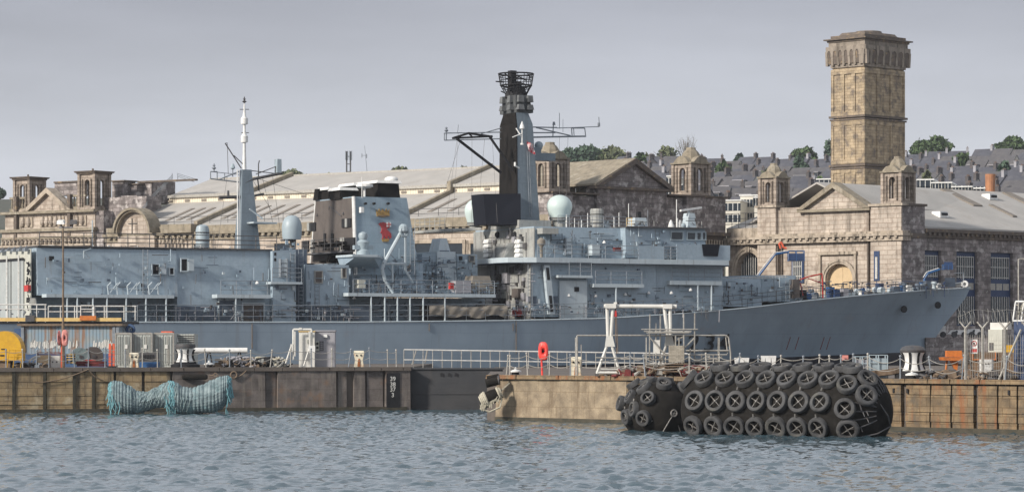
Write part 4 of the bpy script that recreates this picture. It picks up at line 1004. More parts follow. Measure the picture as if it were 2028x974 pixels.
# ---- left pavilion
def pavilion():
    A = Fr(185, 341, -36); B = Fr(185, 341, 42); g = 3.0
    t = empty('stone_pavilion', 'sunlit stone pavilion with small pediment, balustrade and two square open turrets at the left', 'building', A)
    z = lambda py: A.Z(110, py, 0); u0 = A.U(4); U = A.U
    b = MB(A); b.box(u0, 0, 0, 7, g, z(458)); b.box(u0+.2, -.02, .3, 6.9, z(452), z(422)); b.build('wall', m.stone, t)
    b = MB(A); b.box(u0-.3, .3, -.3, 7.2, z(458), z(452)); b.box(u0-.3, .3, -.3, 7.2, z(422), z(417)); b.box(u0-.1, .1, -.1, 7.1, z(472), z(468)); b.build('cornice', m.moss, t)
    b = MB(A); bal(b, u0, 0, z(484), z(473), -.25, .2, .62); b.box(u0, 0, -.5, -.0, z(488), z(484)); b.build('dentil_row', m.trim, t)
    pediment(A, t, U(52), U(138), z(416), z(376), .2, m.stone, m.trim)
    b = MB(A)
    for a, c in ((15, 57), (133, 165)): b.box(U(a), U(c), .3, .7, z(416), z(410)); b.box(U(a), U(c), .3, .7, z(391), z(387)); bal(b, U(a), U(c), z(410), z(391), .5, .14, .42)
    b.build('balustrade', m.moss, t)
    b = MB(A)       # sculpted panel
    for a, c in ((78, 122), (38, 60), (146, 166)):
        ub, uc = U(a), U(c); b.box(ub-.15, uc+.15, .18, .29, z(448), z(428))
    b.split('carved_panel', m.trim, t)
    b = MB(A)
    for a, c in ((78, 122), (38, 60), (146, 166)):
        n = 5 if c-a > 30 else 2
        for i in range(n): x = U(a)+(U(c)-U(a))*(i+.5)/n; b.lathe((x, .14, z(446)), [(.2, 0), (.34, .35), (.2, .9), (.1, 1.05)], 8)
    b.build('carved_boss', m.stone, t)
    b = MB(A)
    for px in (31, 137): b.box(U(px)-.22, U(px)+.22, -.12, .29, z(500), z(386))
    b.split('downpipe', m.trimd, t)
    w_ = 2.35
    turret(A, t, U(40), 1.5, w_, z(416), 3.9, m.stoneb, m.trimd, dome=False); turret(A, t, -1.3, 1.5, w_, z(416), 4.25, m.stoneb, m.trimd, dome=False)
    # shaded flank, built in the pavilion's own frame along its right end
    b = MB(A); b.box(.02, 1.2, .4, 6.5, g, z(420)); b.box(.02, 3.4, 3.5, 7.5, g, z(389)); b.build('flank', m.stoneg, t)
    return t
pavilion()
# ================= the warship, built in frame S (x along the hull, y = depth from the near deck edge, z up)
ship = empty('warship', 'large grey frigate with black sooty mast and pennant number F234 lying in dock', 'warship', S)
sp = lambda px, py, d=0.0: S.pt(px, py, d)
SU = S.U; SZ = S.Z
BM = 16.0
# deck edge stations: photo column, row, inset of the deck edge, inset of the keel line
ST_ = [(-520, 640, 0, .2), (-200, 638, 0, .2), (75, 637.5, 0, .2), (300, 637, 0, .2), (700, 637, 0, .25), (1000, 634, 0, .6), (1200, 629.5, .15, 1.3), (1390, 618, .7, 2.7), (1500, 608, 1.3, 3.8),
       (1600, 595.5, 2.2, 4.9), (1700, 585.5, 3.4, 6.1), (1790, 578, 4.9, 7.2), (1850, 573.5, 6.2, 7.9), (1895, 571, 7.3, 8.0), (1922, 569, 8.0, 8.0)]
stem = [(1922, 569), (1912, 590), (1897, 610), (1880, 630), (1862, 654), (1847, 678), (1836, 700), (1826, 730), (1822, 780)]
stp = [sp(x, y, 8.0) for x, y in stem]
def stem_u(z):
    for a, b in zip(stp[:-1], stp[1:]):
        if b[2] <= z <= a[2]: return b[0]+(a[0]-b[0])*(z-b[2])/(a[2]-b[2])
    return stp[0][0] if z > stp[0][2] else stp[-1][0]
DK = [(sp(x, y, v)[0], sp(x, y, v)[2], v, vb) for x, y, v, vb in ST_]
def deck(u):
    if u <= DK[0][0]: return DK[0][1:]
    for a, b in zip(DK[:-1], DK[1:]):
        if u <= b[0]:
            f_ = (u-a[0])/(b[0]-a[0]); return tuple(a[i]+(b[i]-a[i])*f_ for i in (1, 2, 3))
    return DK[-1][1:]
UB = stp[0][0]
def hull_v(u, z):
    """inset of the shell plating at station u, height z (flared towards the bow)"""
    zd, v, vb = deck(u); f_ = max(0, min(1, z/zd)); fl = 1.0+1.1*max(0, (u-45)/50)
    w_ = vb+(v-vb)*f_**fl
    su = stem_u(z); u0 = 60.0
    return w_
def hull_half(b, zlo, zhi, mirror, n=8):
    """rows between zlo(u) and zhi(u); columns squeezed so that they end on the raked stem"""
    us = [DK[0][0]+(UB-DK[0][0])*i/79 for i in range(80)]
    rows = []
    for j in range(n+1):
        r_ = []
        for i, u in enumerate(us):
            za, zb = zlo(u), zhi(u); z = za+(zb-za)*j/n
            su = stem_u(min(z, 99)); k0 = 55.0
            uu = u if u < k0 else k0+(u-k0)*(su-k0)/(UB-k0)
            v = hull_v(u, z)
            if u >= k0: # closes exactly on the centre line at the stem
                e = (u-k0)/(UB-k0); v = v if e < 1 else 8.0
                v = min(8.0, v+(8.0-v)*max(0, e-.80)/.20*.9)
                if i == len(us)-1: v = 8.0
            r_.append((uu, BM-v if mirror else v, z))
        rows.append(r_)
    N = len(us); vs = [p for r_ in rows for p in r_]
    b.add(vs, [(j*N+i, j*N+i+1, (j+1)*N+i+1, (j+1)*N+i) for j in range(n) for i in range(N-1)])
    return rows
bootz = lambda u: 2.35+max(0, (u-30))*.024
b = MB(S)
rw = hull_half(b, bootz, lambda u: deck(u)[0], False, 12); r2 = hull_half(b, bootz, lambda u: deck(u)[0], True, 12)
a0, a1 = rw[-1][0], r2[-1][0]
b.add([(a0[0], a0[1], 0), (a0[0], a1[1], 0), a1, a0], [(0, 1, 2, 3)])
hull = b.build('hull', m.hull, ship, smooth=True, calc=False)
b = MB(S); hull_half(b, lambda u: -1.5, bootz, False, 3); hull_half(b, lambda u: -1.5, bootz, True, 3); b.build('boot_topping', m.boot, ship, smooth=True, calc=False)
b = MB(S)
top, tp2 = rw[-1], r2[-1]; N = len(top)
b.add([(p[0], p[1], p[2]-.02) for p in top]+[(p[0], p[1], p[2]-.02) for p in tp2], [(i, i+1, N+i+1, N+i) for i in range(N-1)]); b.build('weather_deck', m.deck, ship, calc=False)
b = MB(S); b.path([(p[0], p[1]+.0, p[2]-.03) for p in top], .07, 6); b.build('deck_edge', m.paint2, ship)
def skin(px, py, out=.03):
    u = SU(px, 1.5)
    for _ in range(6): v = hull_v(u, SZ(px, py, 1.5)); u = SU(px, v)
    return (u, v-out, SZ(px, py, v))
# pennant number
def on_hull(body, px, py, size, name, mat):
    me = text_mesh(body, size, .0); p = skin(px, py)
    for v in me.vertices:
        uu = p[0]+v.co.x*1.25; zz = p[2]+v.co.y; v.co = (uu, hull_v(uu, zz)-.035, zz)
    o = bpy.data.objects.new(name, me); COL.objects.link(o); me.materials.append(mat); o.parent = hull
for c, px in (('F', 1338), ('2', 1373), ('3', 1405), ('4', 1433)): on_hull(c, px, 681, 2.3, 'pennant_number', m.black)
b = MB(S)
for px in (1560, 1577, 1627, 1639): p = skin(px-3, 692, .04); q = skin(px+5, 667, .04); b.tube(p, q, .045, n=4)
b.split('draught_mark', m.blackred, hull)
b = MB(S)
for x, y in ((1790, 612), (1857, 604)): p = skin(x, y, .05); b.lathe((p[0], p[1], p[2]), [(.34, -.05), (.34, .1)], 12, 'y')
b.split('hawse_pipe', m.black, hull)
# weld seams / rubbing strake and stains are in the paint; a few scupper pipes
b = MB(S)
for px, y0, y1 in ((499, 640, 690), (1022, 636, 700), (1016, 640, 655), (850, 640, 655)): p = skin(px, y0, .03); q = skin(px, y1, .03); b.tube(p, q, .06, n=4)
b.split('scupper_stain', M('scupper_stain', (.10, .11, .12), (.13, .10, .08), scale=3), hull)

def B_(): return MB(S)
def blk(name, mat, x0, x1, y0, y1, d0, d1=None, t=0.0, ty=0.0, par=None, label=None):
    b = B_(); b.pbox(x0, x1, y0, y1, d0, (BM-d0) if d1 is None else d1, t, ty); return b.build(name, mat, par or ship, label=label)
# ---- hangar and after superstructure
hg = blk('hangar', m.paint, 75, 352, 492.5, 586, 1.2, ty=.35)
blk('hangar', m.paint, 60, 352, 588, 640, 3.2)
# aft face with big door; its sunlight put into a paler plate colour
b = B_(); zt = SZ(75, 490, 1.2); zb = SZ(75, 640, 1.2)
b.box(-.10, -.02, 1.5, 14.5, zb, zt-.1, 0); af = b.build('aft_bulkhead', m.palebox, ship)
b = B_(); b.box(-.22, -.105, 3.0, 13.0, zb, zt-.9); dr_ = b.build('hangar_door', M('hangar_door_paint', (.36, .38, .37), (.31, .33, .33), scale=.7, rough=.6, streak=(.2, .2, .19), sfac=.4), ship)
b = B_()
for d in (6.0, 9.2): b.box(-.27, -.222, d-.04, d+.04, zb, zt-.9)
b.box(-.30, -.224, 2.8, 13.2, zt-1.0, zt-.8); b.build('door_seam', m.black, dr_)
b = B_()
for d in (3.6, 6.6): b.tube((-.4, d, zb), (-.4, d, zt-.6), .07, n=6)
b.split('door_track', m.railw, dr_)
b = B_()
for k in range(9): d = 1.6+k*1.5; b.box(-.55, -.25, d, d+rng.uniform(.4, 1.1), zt-.25+rng.uniform(-.1, .1), zt-.05); b.tube((-.6, d+.2, zt-.2), (-.2, d+.5, zt+.15), .05, n=4)
b.build('door_hood', m.rail, ship)
b = B_()
for k in range(22): z = zb+rng.uniform(1.2, 5); d = rng.uniform(1.25, 1.9); b.tube((-.3, d, z), (-.25, d+rng.uniform(-.3, .5), z+rng.uniform(-.5, .5)), rng.uniform(.03, .09), n=5)
b.build('cable_rack', m.black, ship)
b = B_(); b.box(-.36, -.11, 1.4, 2.4, zb+2.6, zb+3.1); b.build('hose_box', m.red, ship)
flight = blk('flight_deck_edge', m.paint, -520, 60, 634, 640, .0, 15)
# superstructure up to the boats
blk('superstructure', m.paint, 352, 586, 495, 640, 1.25, ty=.35)
blk('superstructure', m.shipdark, 586, 608, 494, 640, 2.6)  # gap between the blocks, its shade put into the dark colour
blk('superstructure', m.paint, 607.5, 692, 524, 640, 1.15, ty=.12)
blk('superstructure', m.paint, 540, 586, 497.5, 640, .75, 1.24)
blk('superstructure', m.paint, 692, 960, 590, 640, 3.4)
blk('superstructure', m.paint, 697, 838, 520, 586, 3.6, 12.4)
blk('roof_edge', m.raild, 75, 540, 489.5, 492.5, 1.4)
# openings: flat plates, the shade inside put into dark fills
def opening(x0, x1, y0, y1, d, frame=m.paint2, fill=m.black, name='doorway', fr_=.09, door=None):
    b = B_(); b.pbox(x0, x1, y0, y1, d-.06, d+.05); o = b.build(name, fill, ship)
    if frame:
        b = B_(); u0, u1 = SU(x0, d), SU(x1, d); c = (x0+x1)/2; z0, z1 = SZ(c, y1, d), SZ(c, y0, d)
        b.box(u0-fr_, u0, d-.10, d+.05, z0-fr_, z1+fr_); b.box(u1, u1+fr_, d-.10, d+.05, z0-fr_, z1+fr_); b.box(u0, u1, d-.101, d+.05, z1, z1+fr_); b.box(u0, u1, d-.101, d+.05, z0-fr_, z0); b.build('door_frame', frame, o)
    if door:
        b = B_(); u1 = SU(x1, d); w_ = SU(x1, d)-SU(x0, d); c = (x0+x1)/2; b.box(u1+.1, u1+.1+w_*.95, d-.2, d-.12, SZ(c, y1, d), SZ(c, y0, d)); b.build('door_leaf', door, o)
    return o
opening(302, 314, 524, 543, 1.3, door=m.paint2); opening(336, 343, 531, 543, 1.3); opening(359, 370, 513, 536, 1.25, door=m.paint2); opening(98, 107, 507, 516, 1.3, None)
opening(624, 637, 538, 559, 1.2, m.primer, m.sootbrown); opening(678, 684, 532, 549, 1.2, m.primer, m.sootbrown); opening(1138, 1147, 567, 577, .95, None)
opening(434, 466, 594, 636, 1.25, m.paint2, m.shipdark, 'recess'); opening(481, 521, 602, 637, 1.25, m.paint2, m.sootbrown, 'recess', .14)
opening(543, 547, 500, 506, .8, None); opening(543, 547, 511, 517, .8, None)
# passage walkways with posts beneath
def walkway(x0, x1, yt, th=6, d0=.12, d1=1.35, posts=(), ybot=637, rails=None, name='platform', hgt=1.15, rstep=1.5, label=None):
    b = B_(); b.pbox(x0, x1, yt, yt+th, d0, d1); p = b.build(name, m.paint2, ship, label=label)
    for i, px in enumerate(posts):
        b = B_(); a = sp(px, yt+th, d0+.08); c = sp(px, ybot, d0+.08); b.tube(c, (a[0], a[1], a[2]), .075, n=6); b.build('stanchion', m.paint2, p)
    if rails:
        b = B_(); zz = sp((x0+x1)/2, yt, d0)[2]; ua, ub = SU(rails[0], d0), SU(rails[1], d0)
        rail(b, [(ua, d0+.06, zz), (ub, d0+.06, zz)], hgt, rstep, 3, .025); b.build('guard_rail', m.rail, p)
    return p
walkway(92, 345, 583, 6.5, .1, 1.3, (133, 153, 184, 212, 250, 289, 329), 637)
walkway(430, 536, 583, 7, .15, 1.3, (467,), 637, (438, 530))
walkway(537, 599, 558, 4.5, .1, 1.2, (), 600, (540, 598))
walkway(690, 982, 581, 6.5, .05, 3.4, (735, 762, 787, 812, 838, 881), 636, (700, 980), label=None)
walkway(1176, 1276, 562, 7, .2, 1.1, (1220,), 610, (1180, 1272))
walkway(1328, 1430, 556, 8, .75, 1.75, (1382, 1409), 615, (1332, 1428))
walkway(1106, 1174, 545, 5, .2, 1.0, (), 600, (1128, 1172))
# pillars' gallery above hangar walkway: davits
for k, px in enumerate((215, 254, 296)):
    b = B_()
    for q in (0, 18):
        b.path([sp(px+q, 583, .3), sp(px+q-2, 566, .3), sp(px+q+5, 559, .3)], .06, 5)
    b.tube(sp(px, 572, .3), sp(px+18, 572, .3), .05, n=5); b.tube(sp(px, 583, .3), sp(px+18, 560, .3), .04, n=5); b.build('raft_cradle', m.paint2, ship)
# deck edge guard rails of the hull
def deck_rail(px0, px1, off=.12, h=1.35):
    b = B_(); pts = []
    n = max(2, int((px1-px0)/38)); 
    for i in range(n+1):
        px = px0+(px1-px0)*i/n; u = SU(px, 0)
        for _ in range(5): v = deck(u)[1]; u = SU(px, v+off)
        pts.append((u, v+off, deck(u)[0]))
    rail(b, pts, h, 1.9, 3, .026); return b.build('guard_rail', m.raild if px0 > 1000 else m.rail, ship)
deck_rail(272, 1000, h=1.4); deck_rail(1000, 1430); deck_rail(1430, 1905, h=1.25)
b = B_(); u0, u1 = SU(272, .5), SU(1430, .5)      # mesh weather cloth behind the lower rails
for a, c in ((345, 430), (607, 735)): b.pbox(a, c, 606, 634, 1.10, 1.13)
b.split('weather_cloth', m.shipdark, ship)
# roof gear of the hangar
b = B_(); zt = SZ(300, 491, 1.5)
rail(b, [(SU(78, 1.6), 1.6, zt), (SU(548, 1.6), 1.6, zt)], 1.15, 1.9, 3, .035); b.build('guard_rail', m.raild, ship)
b = B_()
for px, h in ((183, 56), (125, 0)):
    if h: b.tube(sp(px, 492, 1.7), sp(px, 492-h, 1.7), .05, n=5)
b.tube(sp(166, 511, 1.0), sp(166, 498, .9), .05); b.ppath([(166, 511, 1.0), (178, 511, 1.0), (166, 497, .9), (180, 492, 1.3)], .05); b.build('roof_aerial', m.paint2, ship)
# ladders
def ladder(x0, y0, x1, y1, d, w_=.42):
    b = B_(); a = sp(x0, y0, d); c = sp(x1, y1, d)
    for s_ in (-.5, .5): b.tube((a[0]+s_*w_, a[1], a[2]), (c[0]+s_*w_, c[1], c[2]), .03, n=4)
    n = max(3, int(abs(a[2]-c[2])/.32))
    for i in range(n): f_ = (i+.5)/n; p = [a[k]+(c[k]-a[k])*f_ for k in range(3)]; b.tube((p[0]-w_/2, p[1], p[2]), (p[0]+w_/2, p[1], p[2]), .022, n=4)
    return b.build('ladder', m.rail, ship)
ladder(288, 583, 288, 494, 1.1); ladder(628, 634, 628, 564, 1.05); ladder(580, 556, 580, 500, .68); ladder(596, 625, 596, 490, 1.0); ladder(1050, 628, 1050, 520, .9); ladder(1302, 505, 1302, 455, 1.4); ladder(817, 545, 817, 450, 3.2); ladder(1560, 596, 1560, 556, 2.4)
# satellite dome abaft the funnel
def dome(px, ytop, ybot, wpx, d, mat, ped=None, neck=.6, name='radome', par=None):
    c = sp(px, ybot, d); s_ = S.sc(px, d); Rr = wpx/2/s_; H = (ybot-ytop)/s_
    b = B_(); k = .5
    prof = [(Rr*neck, 0), (Rr*.9, H*.24)]
    for i in range(11): a = -.25+(math.pi/2+.25)*i/10; prof.append((max(.001, Rr*math.cos(a)), H*.5+H*.5*math.sin(a)))
    prof = [(Rr*neck, 0), (Rr*.86, H*.20)]+prof[2:]
    b.lathe(c, prof, 24); o = b.build(name, mat, par or ship, smooth=True)
    if ped:
        b = B_(); b.lathe((c[0], c[1], sp(px, ped, d)[2]), [(Rr*.5, 0), (Rr*.5, (ped-ybot)/s_)], 12); b.lathe((c[0], c[1], c[2]-.22), [(Rr*neck, 0), (Rr*neck*1.12, .2)], 20); b.build('radome_base', m.primer, o)
        b = B_(); b.torus((c[0], c[1], c[2]+.0), (0, 0, 1), Rr*neck*1.05, .05, 20, 5); b.build('base_ring', m.raild, o)
    return o
b = B_(); c = sp(578, 474, 4.5); s_ = S.sc(578, 4.5); R0 = 20/s_
b.lathe(c, [(R0*.9, 0), (R0*.97, .3), (R0, 1.0), (R0*.98, 1.25), (R0*.88, 1.55), (R0*.68, 1.85), (R0*.4, 2.02), (.01, 2.08)], 24); o = b.build('radome', m.radomeg, ship, smooth=True)
b = B_(); b.tube((c[0]+.15, c[1], c[2]-1.8), (c[0]+.1, c[1], c[2]), .16, .3, 8); b.box(c[0]-.9, c[0]-.2, c[1]-.4, c[1]+.4, c[2]-.15, c[2]); b.build('radome_base', m.raild, o)
dome(1108, 386, 432, 51, 6.0, m.radome, 452, .74); dome(940, 395, 442, 40, 11.0, m.radome, 452, .70)
def drum(px, y0, y1, w_, d, mat, bands=2, name='radar_drum'):
    c = sp(px, y1, d); s_ = S.sc(px, d); r_ = w_/2/s_; H = (y1-y0)/s_; b = B_()
    b.lathe(c, [(r_, 0), (r_, H*.75), (r_*.85, H*.93), (r_*.4, H)], 16); o = b.build(name, mat, ship, smooth=True)
    b = B_()
    for i in range(bands): b.torus((c[0], c[1], c[2]+H*(.3+.35*i)), (0, 0, 1), r_*1.01, .05, 18, 5)
    b.split('strap', m.raild, o)
drum(401, 445, 490, 27, 5, m.radomeg); 
b = B_(); c = sp(1182, 450, 5); s_ = S.sc(1182, 5); b.lathe(c, [(13/s_, 0), (13.5/s_, 1.5), (12/s_, 1.68)], 14); o = b.build('wrapped_launcher', m.primer, ship)
b = B_(); [b.torus((c[0], c[1], c[2]+h), (0, 0, 1), 13.4/s_, .04, 18, 5) for h in (.35, 1.15)]; b.split('strap', m.black, o)
blk('equipment_housing', m.paint2, 1196, 1210, 436, 450, 5, 6.2, .15, .2)
blk('equipment_housing', m.paint2, 1257, 1283, 431, 452, 5, 6.4, .1, .1); blk('searchlight', m.black, 1264, 1270, 419, 431, 5.4, 5.8)

# ---- after mast
def after_mast():
    D = 7.0; P = lambda x, y, d=D: sp(x, y, d)
    b = B_(); a = P(470, 495); c = P(509, 495); e = P(478, 336); f_ = P(496, 336)
    w0, w1 = 1.5, .5
    b.hexa([(a[0], D-w0/2, a[2]), (c[0], D-w0/2, a[2]), (c[0], D+w0/2, a[2]), (a[0], D+w0/2, a[2]), (e[0], D-w1/2, e[2]), (f_[0], D-w1/2, e[2]), (f_[0], D+w1/2, e[2]), (e[0], D+w1/2, e[2])])
    mt = b.build('after_mast', m.mastp, ship, label='slim tapered grey after mast with white topmast')
    b = B_(); z = lambda y: P(484, y)[2]; x0 = P(484, 300)[0]; s_ = S.sc(484, D)
    prof = [(4.2, 336), (3.2, 300), (3, 283), (7, 282), (7.2, 270), (5, 268), (3, 262), (2.6, 250), (3, 247), (7, 246), (7.2, 235), (3.6, 231), (2.6, 222), (1.6, 210), (.9, 204)]
    b.lathe((x0, D, 0), [(r_/s_, z(y)) for r_, y in prof], 14); b.build('topmast', m.whitec, mt, smooth=True)
    b = B_(); b.tube((x0, D, z(206)), (x0, D, z(192)), .05, n=5); b.lathe((x0, D, z(204)), [(.05, 0), (.22, .1), (.05, .22)], 8); b.lathe((x0, D, z(199)), [(.03, 0), (.14, .1), (.03, .2)], 8); b.tube(P(475, 217), P(493, 217), .035); b.tube(P(478, 263), P(493, 263), .035); b.build('wind_vane', m.raild, mt)
    b = B_()
    b.ppath([(417, 354, D), (475, 361, D)], .06); b.ppath([(417, 354, D), (417, 340, D), (430, 340, D), (430, 356, D)], .05); b.ppath([(433, 356, D), (475, 339, D)], .055); b.ppath([(424, 340, D), (424, 324, D)], .05)
    b.lathe(P(424, 336), [(.05, 0), (.2, .12), (.05, .3)], 7); b.lathe(P(424, 330), [(.03, 0), (.14, .1), (.03, .2)], 7)
    b.ppath([(461, 350, D), (461, 334, D)], .05); b.ppath([(417, 340, D), (475, 346, D)], .03); b.ppath([(445, 357, D), (445, 343, D)], .04)
    b.build('yard_arm', m.rail, mt)
    b = B_(); b.lathe(P(461, 336), [(.05, 0), (.22, .12), (.2, .25), (.08, .5)], 8); b.pbox(549, 558, 315, 342, D-.3, D+.3, .02); b.build('aerial_unit', m.radomeg, mt)
    b = B_(); b.ppath([(484, 363, D-.2), (500, 355, D-.2), (558, 343, D-.2)], .14, 6); b.ppath([(496, 338, D), (556, 345, D)], .04); b.ppath([(507, 345, D), (549, 329, D)], .04); b.ppath([(546, 343, D), (546, 330, D), (551, 329, D)], .05); b.ppath([(512, 350, D), (512, 325, D), (514, 318, D)], .05); b.ppath([(510, 352, D), (513, 378, D)], .06); b.build('boom', m.raild, mt)
    b = B_(); b.ppath([(446, 284, D), (478, 334, D)], .055); b.ppath([(463, 308, D), (487, 331, D)], .045); b.ppath([(446, 284, D), (450, 283, D), (452, 345, D)], .025); b.build('gaff', m.raild, mt)
    b = B_(); b.ppath([(434, 391, D), (480, 390, D)], .16, 6); b.lathe(P(452, 389), [(.12, 0), (.1, .5)], 8); b.ppath([(498, 389, D), (522, 384, D)], .1); b.build('navigation_light_arm', m.raild, mt)
    # lower brackets
    b = B_(); b.plan([(P(484, 440)[0], 5.0), (P(536, 432)[0], 5.6), (P(510, 442)[0], 7.5), (P(484, 442)[0], 7.5)], P(500, 444)[2], P(500, 441)[2]); b.ppath([(494, 414, 6), (520, 433, 6)], .07); b.build('aerial_bracket', m.paint2, mt)
    b = B_(); b.ppath([(470, 336, 6.2), (471, 495, 6.0)], .06, 5); b.ppath([(474, 336, 6.2), (475, 495, 6.0)], .04, 5); b.build('mast_pipe', m.whitec, mt)
    b = B_()
    for q in ((520, 352, 540, 440), (540, 350, 560, 492), (505, 352, 620, 390), (450, 350, 430, 492), (500, 356, 540, 420)): b.tube(P(q[0], q[1]), P(q[2], q[3]), .018, n=3)
    b.build('rigging', m.raild, mt)
after_mast()

# ---- funnel
def funnel():
    V = 3.6; x1 = lambda y: 0
    zt = SZ(750, 390, V); zb = SZ(750, 545, V)
    ua, ub = SU(704, V), SU(809, V); ua0, ub0 = SU(703, V), SU(830, V)
    b = B_(); vb = 12.2; ti = .35
    b.hexa([(ua0, V-.2, zb), (ub0, V-.2, zb), (ub0, vb+.9, zb), (ua0, vb+.9, zb), (ua, V+ti, zt), (ub, V+ti, zt), (ub, vb-ti, zt), (ua, vb-ti, zt)]); fn = b.build('funnel', m.funp, ship, label='wide grey-blue funnel with sooty brown aft face')
    # sooty aft face (a separate plate standing just proud)
    b = B_(); b.hexa([(ua0-.09, V-.0, zb), (ua0-.01, V-.0, zb), (ua0-.01, vb+.75, zb), (ua0-.09, vb+.75, zb), (ua-.09, V+ti+.12, zt-.1), (ua-.01, V+ti+.12, zt-.1), (ua-.01, vb-ti-.1, zt-.1), (ua-.09, vb-ti-.1, zt-.1)]); sf = b.build('sooty_aft_plate', m.sootbrown, fn)
    b = B_(); b.tube((ua0-.02, V-.2, zb), (ua-.02, V+ti, zt), .16, n=6); b.tube((ua0-.02, vb+.9, zb), (ua-.02, vb-ti, zt), .10, n=6); b.split('corner_strip', m.whitec, fn)  # white strips put the sunlit funnel edge into the colour
    # features on aft plate
    def on(px, py):
        q = S.side(px, py, ua-.12); return q
    b = B_()
    for x0_, x1_, y0, y1 in ((616, 626, 440, 458), (678, 696, 432, 451), (600, 612, 476, 500), (680, 703, 470, 500), (642, 646, 462, 495), (657, 661, 462, 495)):
        a = on(x0_, y1); c = on(x1_, y0); b.box(ua-.20, ua-.08, c[1], a[1], a[2], c[2])
    b.split('louvre', m.black, sf)
    b = B_()
    for x0_, x1_, y0, y1 in ((611, 615, 441, 457), (686, 690, 433, 450), (676, 684, 470, 498), (618, 624, 474, 500)):
        a = on(x0_, y1); c = on(x1_, y0); b.box(ua-.28, ua-.10, c[1], a[1], a[2], c[2])
    b.split('vent_flap', m.primer, sf)
    b = B_(); b.tube(on(652, 408), on(676, 428), .06, n=5); b.tube(on(652, 408), on(651, 416), .04, n=5); b.lathe(on(628, 427), [(.16, 0), (.02, .2)], 8); b.lathe(on(680, 424), [(.16, 0), (.02, .2)], 8)
    b.tube(on(640, 500), on(642, 455), .05, n=4); b.tube(on(655, 500), on(658, 455), .05, n=4); b.tube(on(604, 495), on(703, 497), .04, n=4); b.build('pipework', m.raild, sf)
    b = B_(); b.box(ua-1.3, ua-.05, V, vb, SZ(650, 503, 8), SZ(650, 500, 8)); rail(b, [(ua-1.25, V, SZ(650, 500, 8)), (ua-1.25, vb, SZ(650, 500, 8))], 1.1, 1.3, 3, .025); b.build('aft_gallery', m.raild, fn)
    b = B_()
    for k in range(22):
        d = rng.uniform(V+.3, vb); z = SZ(650, 500, 8)+rng.uniform(-1.6, .8); s_ = rng.uniform(.15, .5); b.box(ua-rng.uniform(.4, 1.1), ua-.1, d, d+s_, z, z+rng.uniform(.15, .5))
    b.build('machinery_clutter', m.soot, fn)
    # uptakes with white covers
    def uptake(px, w_, y0, y1, d, dd, cap=True, mat=m.soot):
        b = B_(); b.pbox(px-w_/2, px+w_/2, y0+(5 if cap else 0), y1+3, d, d+dd, .12, .1); o = b.build('exhaust_uptake', mat, fn)
        if cap:
            b = B_(); u0, u1 = SU(px-w_/2-2, d), SU(px+w_/2+2, d); z = SZ(px, y0+5, d); b.box(u0, u1, d-.15, d+dd+.15, z, z+5.5/S.sc(px, d), .12, .12); b.build('uptake_cover', m.whitec, o)
    uptake(770, 46, 358, 391, 4.6, 4.2); uptake(715, 30, 363, 391, 8.5, 3.0, True); uptake(690, 34, 372, 391, 6.2, 2.2); uptake(662, 24, 371, 392, 9.5, 2.2); uptake(640, 22, 374, 393, 11.0, 1.0, False)
    b = B_(); a = sp(722, 372, 4.2); b.lathe(a, [(.55, 0), (.75, .1), (.72, .28), (.2, .36)], 14); b.lathe((a[0], a[1], a[2]-.9), [(.1, 0), (.1, .95)], 8); b.build('aerial_disc', m.whitec, fn)
    dome(775, 349, 362, 27, 6.0, m.whitec, None, .95, 'satcom_dome', fn)
    b = B_(); p = sp(716, 392, 3.4); b.tube((p[0], p[1]-.1, p[2]), (p[0], p[1]-.1, sp(716, 350, 3.4)[2]), .035, n=5); b.build('whip_aerial', m.whitec, fn)
    b = B_(); b.pbox(715, 721, 410, 421, 3.2, 3.6); b.build('junction_box', m.whitec, fn)
    m.blackred2 = M('emblem_red', (.40, .045, .05), (.30, .035, .04), scale=6, rough=.6)
    # insignia on the side: gold naval crown over a red beast holding a white-crossed canton, on a gold foot
    off = .16
    def plate(pp, mat, name, dd=.05, o_=0.0):
        q = [sp(x, y, V) for x, y in pp]; vs = []
        ti_ = lambda z: V-.2+(ti+.2)*(z-zb)/(zt-zb)
        n = len(q); b = B_()
        b.add([(a[0], ti_(a[2])-.03-dd-o_, a[2]) for a in q]+[(a[0], ti_(a[2])+.0-o_*.5, a[2]) for a in q], [(i, (i+1) % n, n+(i+1) % n, n+i) for i in range(n)]+[tuple(range(n)), tuple(range(2*n-1, n-1, -1))])
        return b.build(name, mat, fn)
    plate([(748, 428), (747, 414), (750, 419), (753, 413), (756, 419), (760, 413), (764, 419), (767, 413), (770, 419), (773, 414), (773, 428), (760, 430)], m.gold, 'gold_crown')
    b = B_(); 
    plate([(749, 428.5), (772, 428.5), (771, 426), (750, 426)], m.wood, 'crown_band', .08)
    plate([(751, 444), (754, 441), (758, 441), (760, 439.5), (763, 441), (767, 441), (769, 446), (773, 450), (770, 452), (768, 451), (767, 455), (771, 458), (775, 463), (775.5, 470), (772, 473), (771, 469), (769, 467), (768, 471), (771, 474), (764, 475), (763, 470), (761, 468), (760, 474), (756, 474), (758, 469), (757, 463), (754, 461), (756, 458), (757, 452), (755, 448)], m.blackred2, 'red_emblem')
    plate([(756, 473), (771, 473), (769, 478.5), (758, 478.5)], m.gold, 'gold_foot', .07)
    plate([(766, 440), (775, 440), (775, 449), (766, 449)], m.whitec, 'white_canton', .08)
    plate([(766, 443.6), (769.8, 443.6), (769.8, 440), (771.4, 440), (771.4, 443.6), (775, 443.6), (775, 445.3), (771.4, 445.3), (771.4, 449), (769.8, 449), (769.8, 445.3), (766, 445.3)], m.red, 'red_cross', .10)
    b = B_()
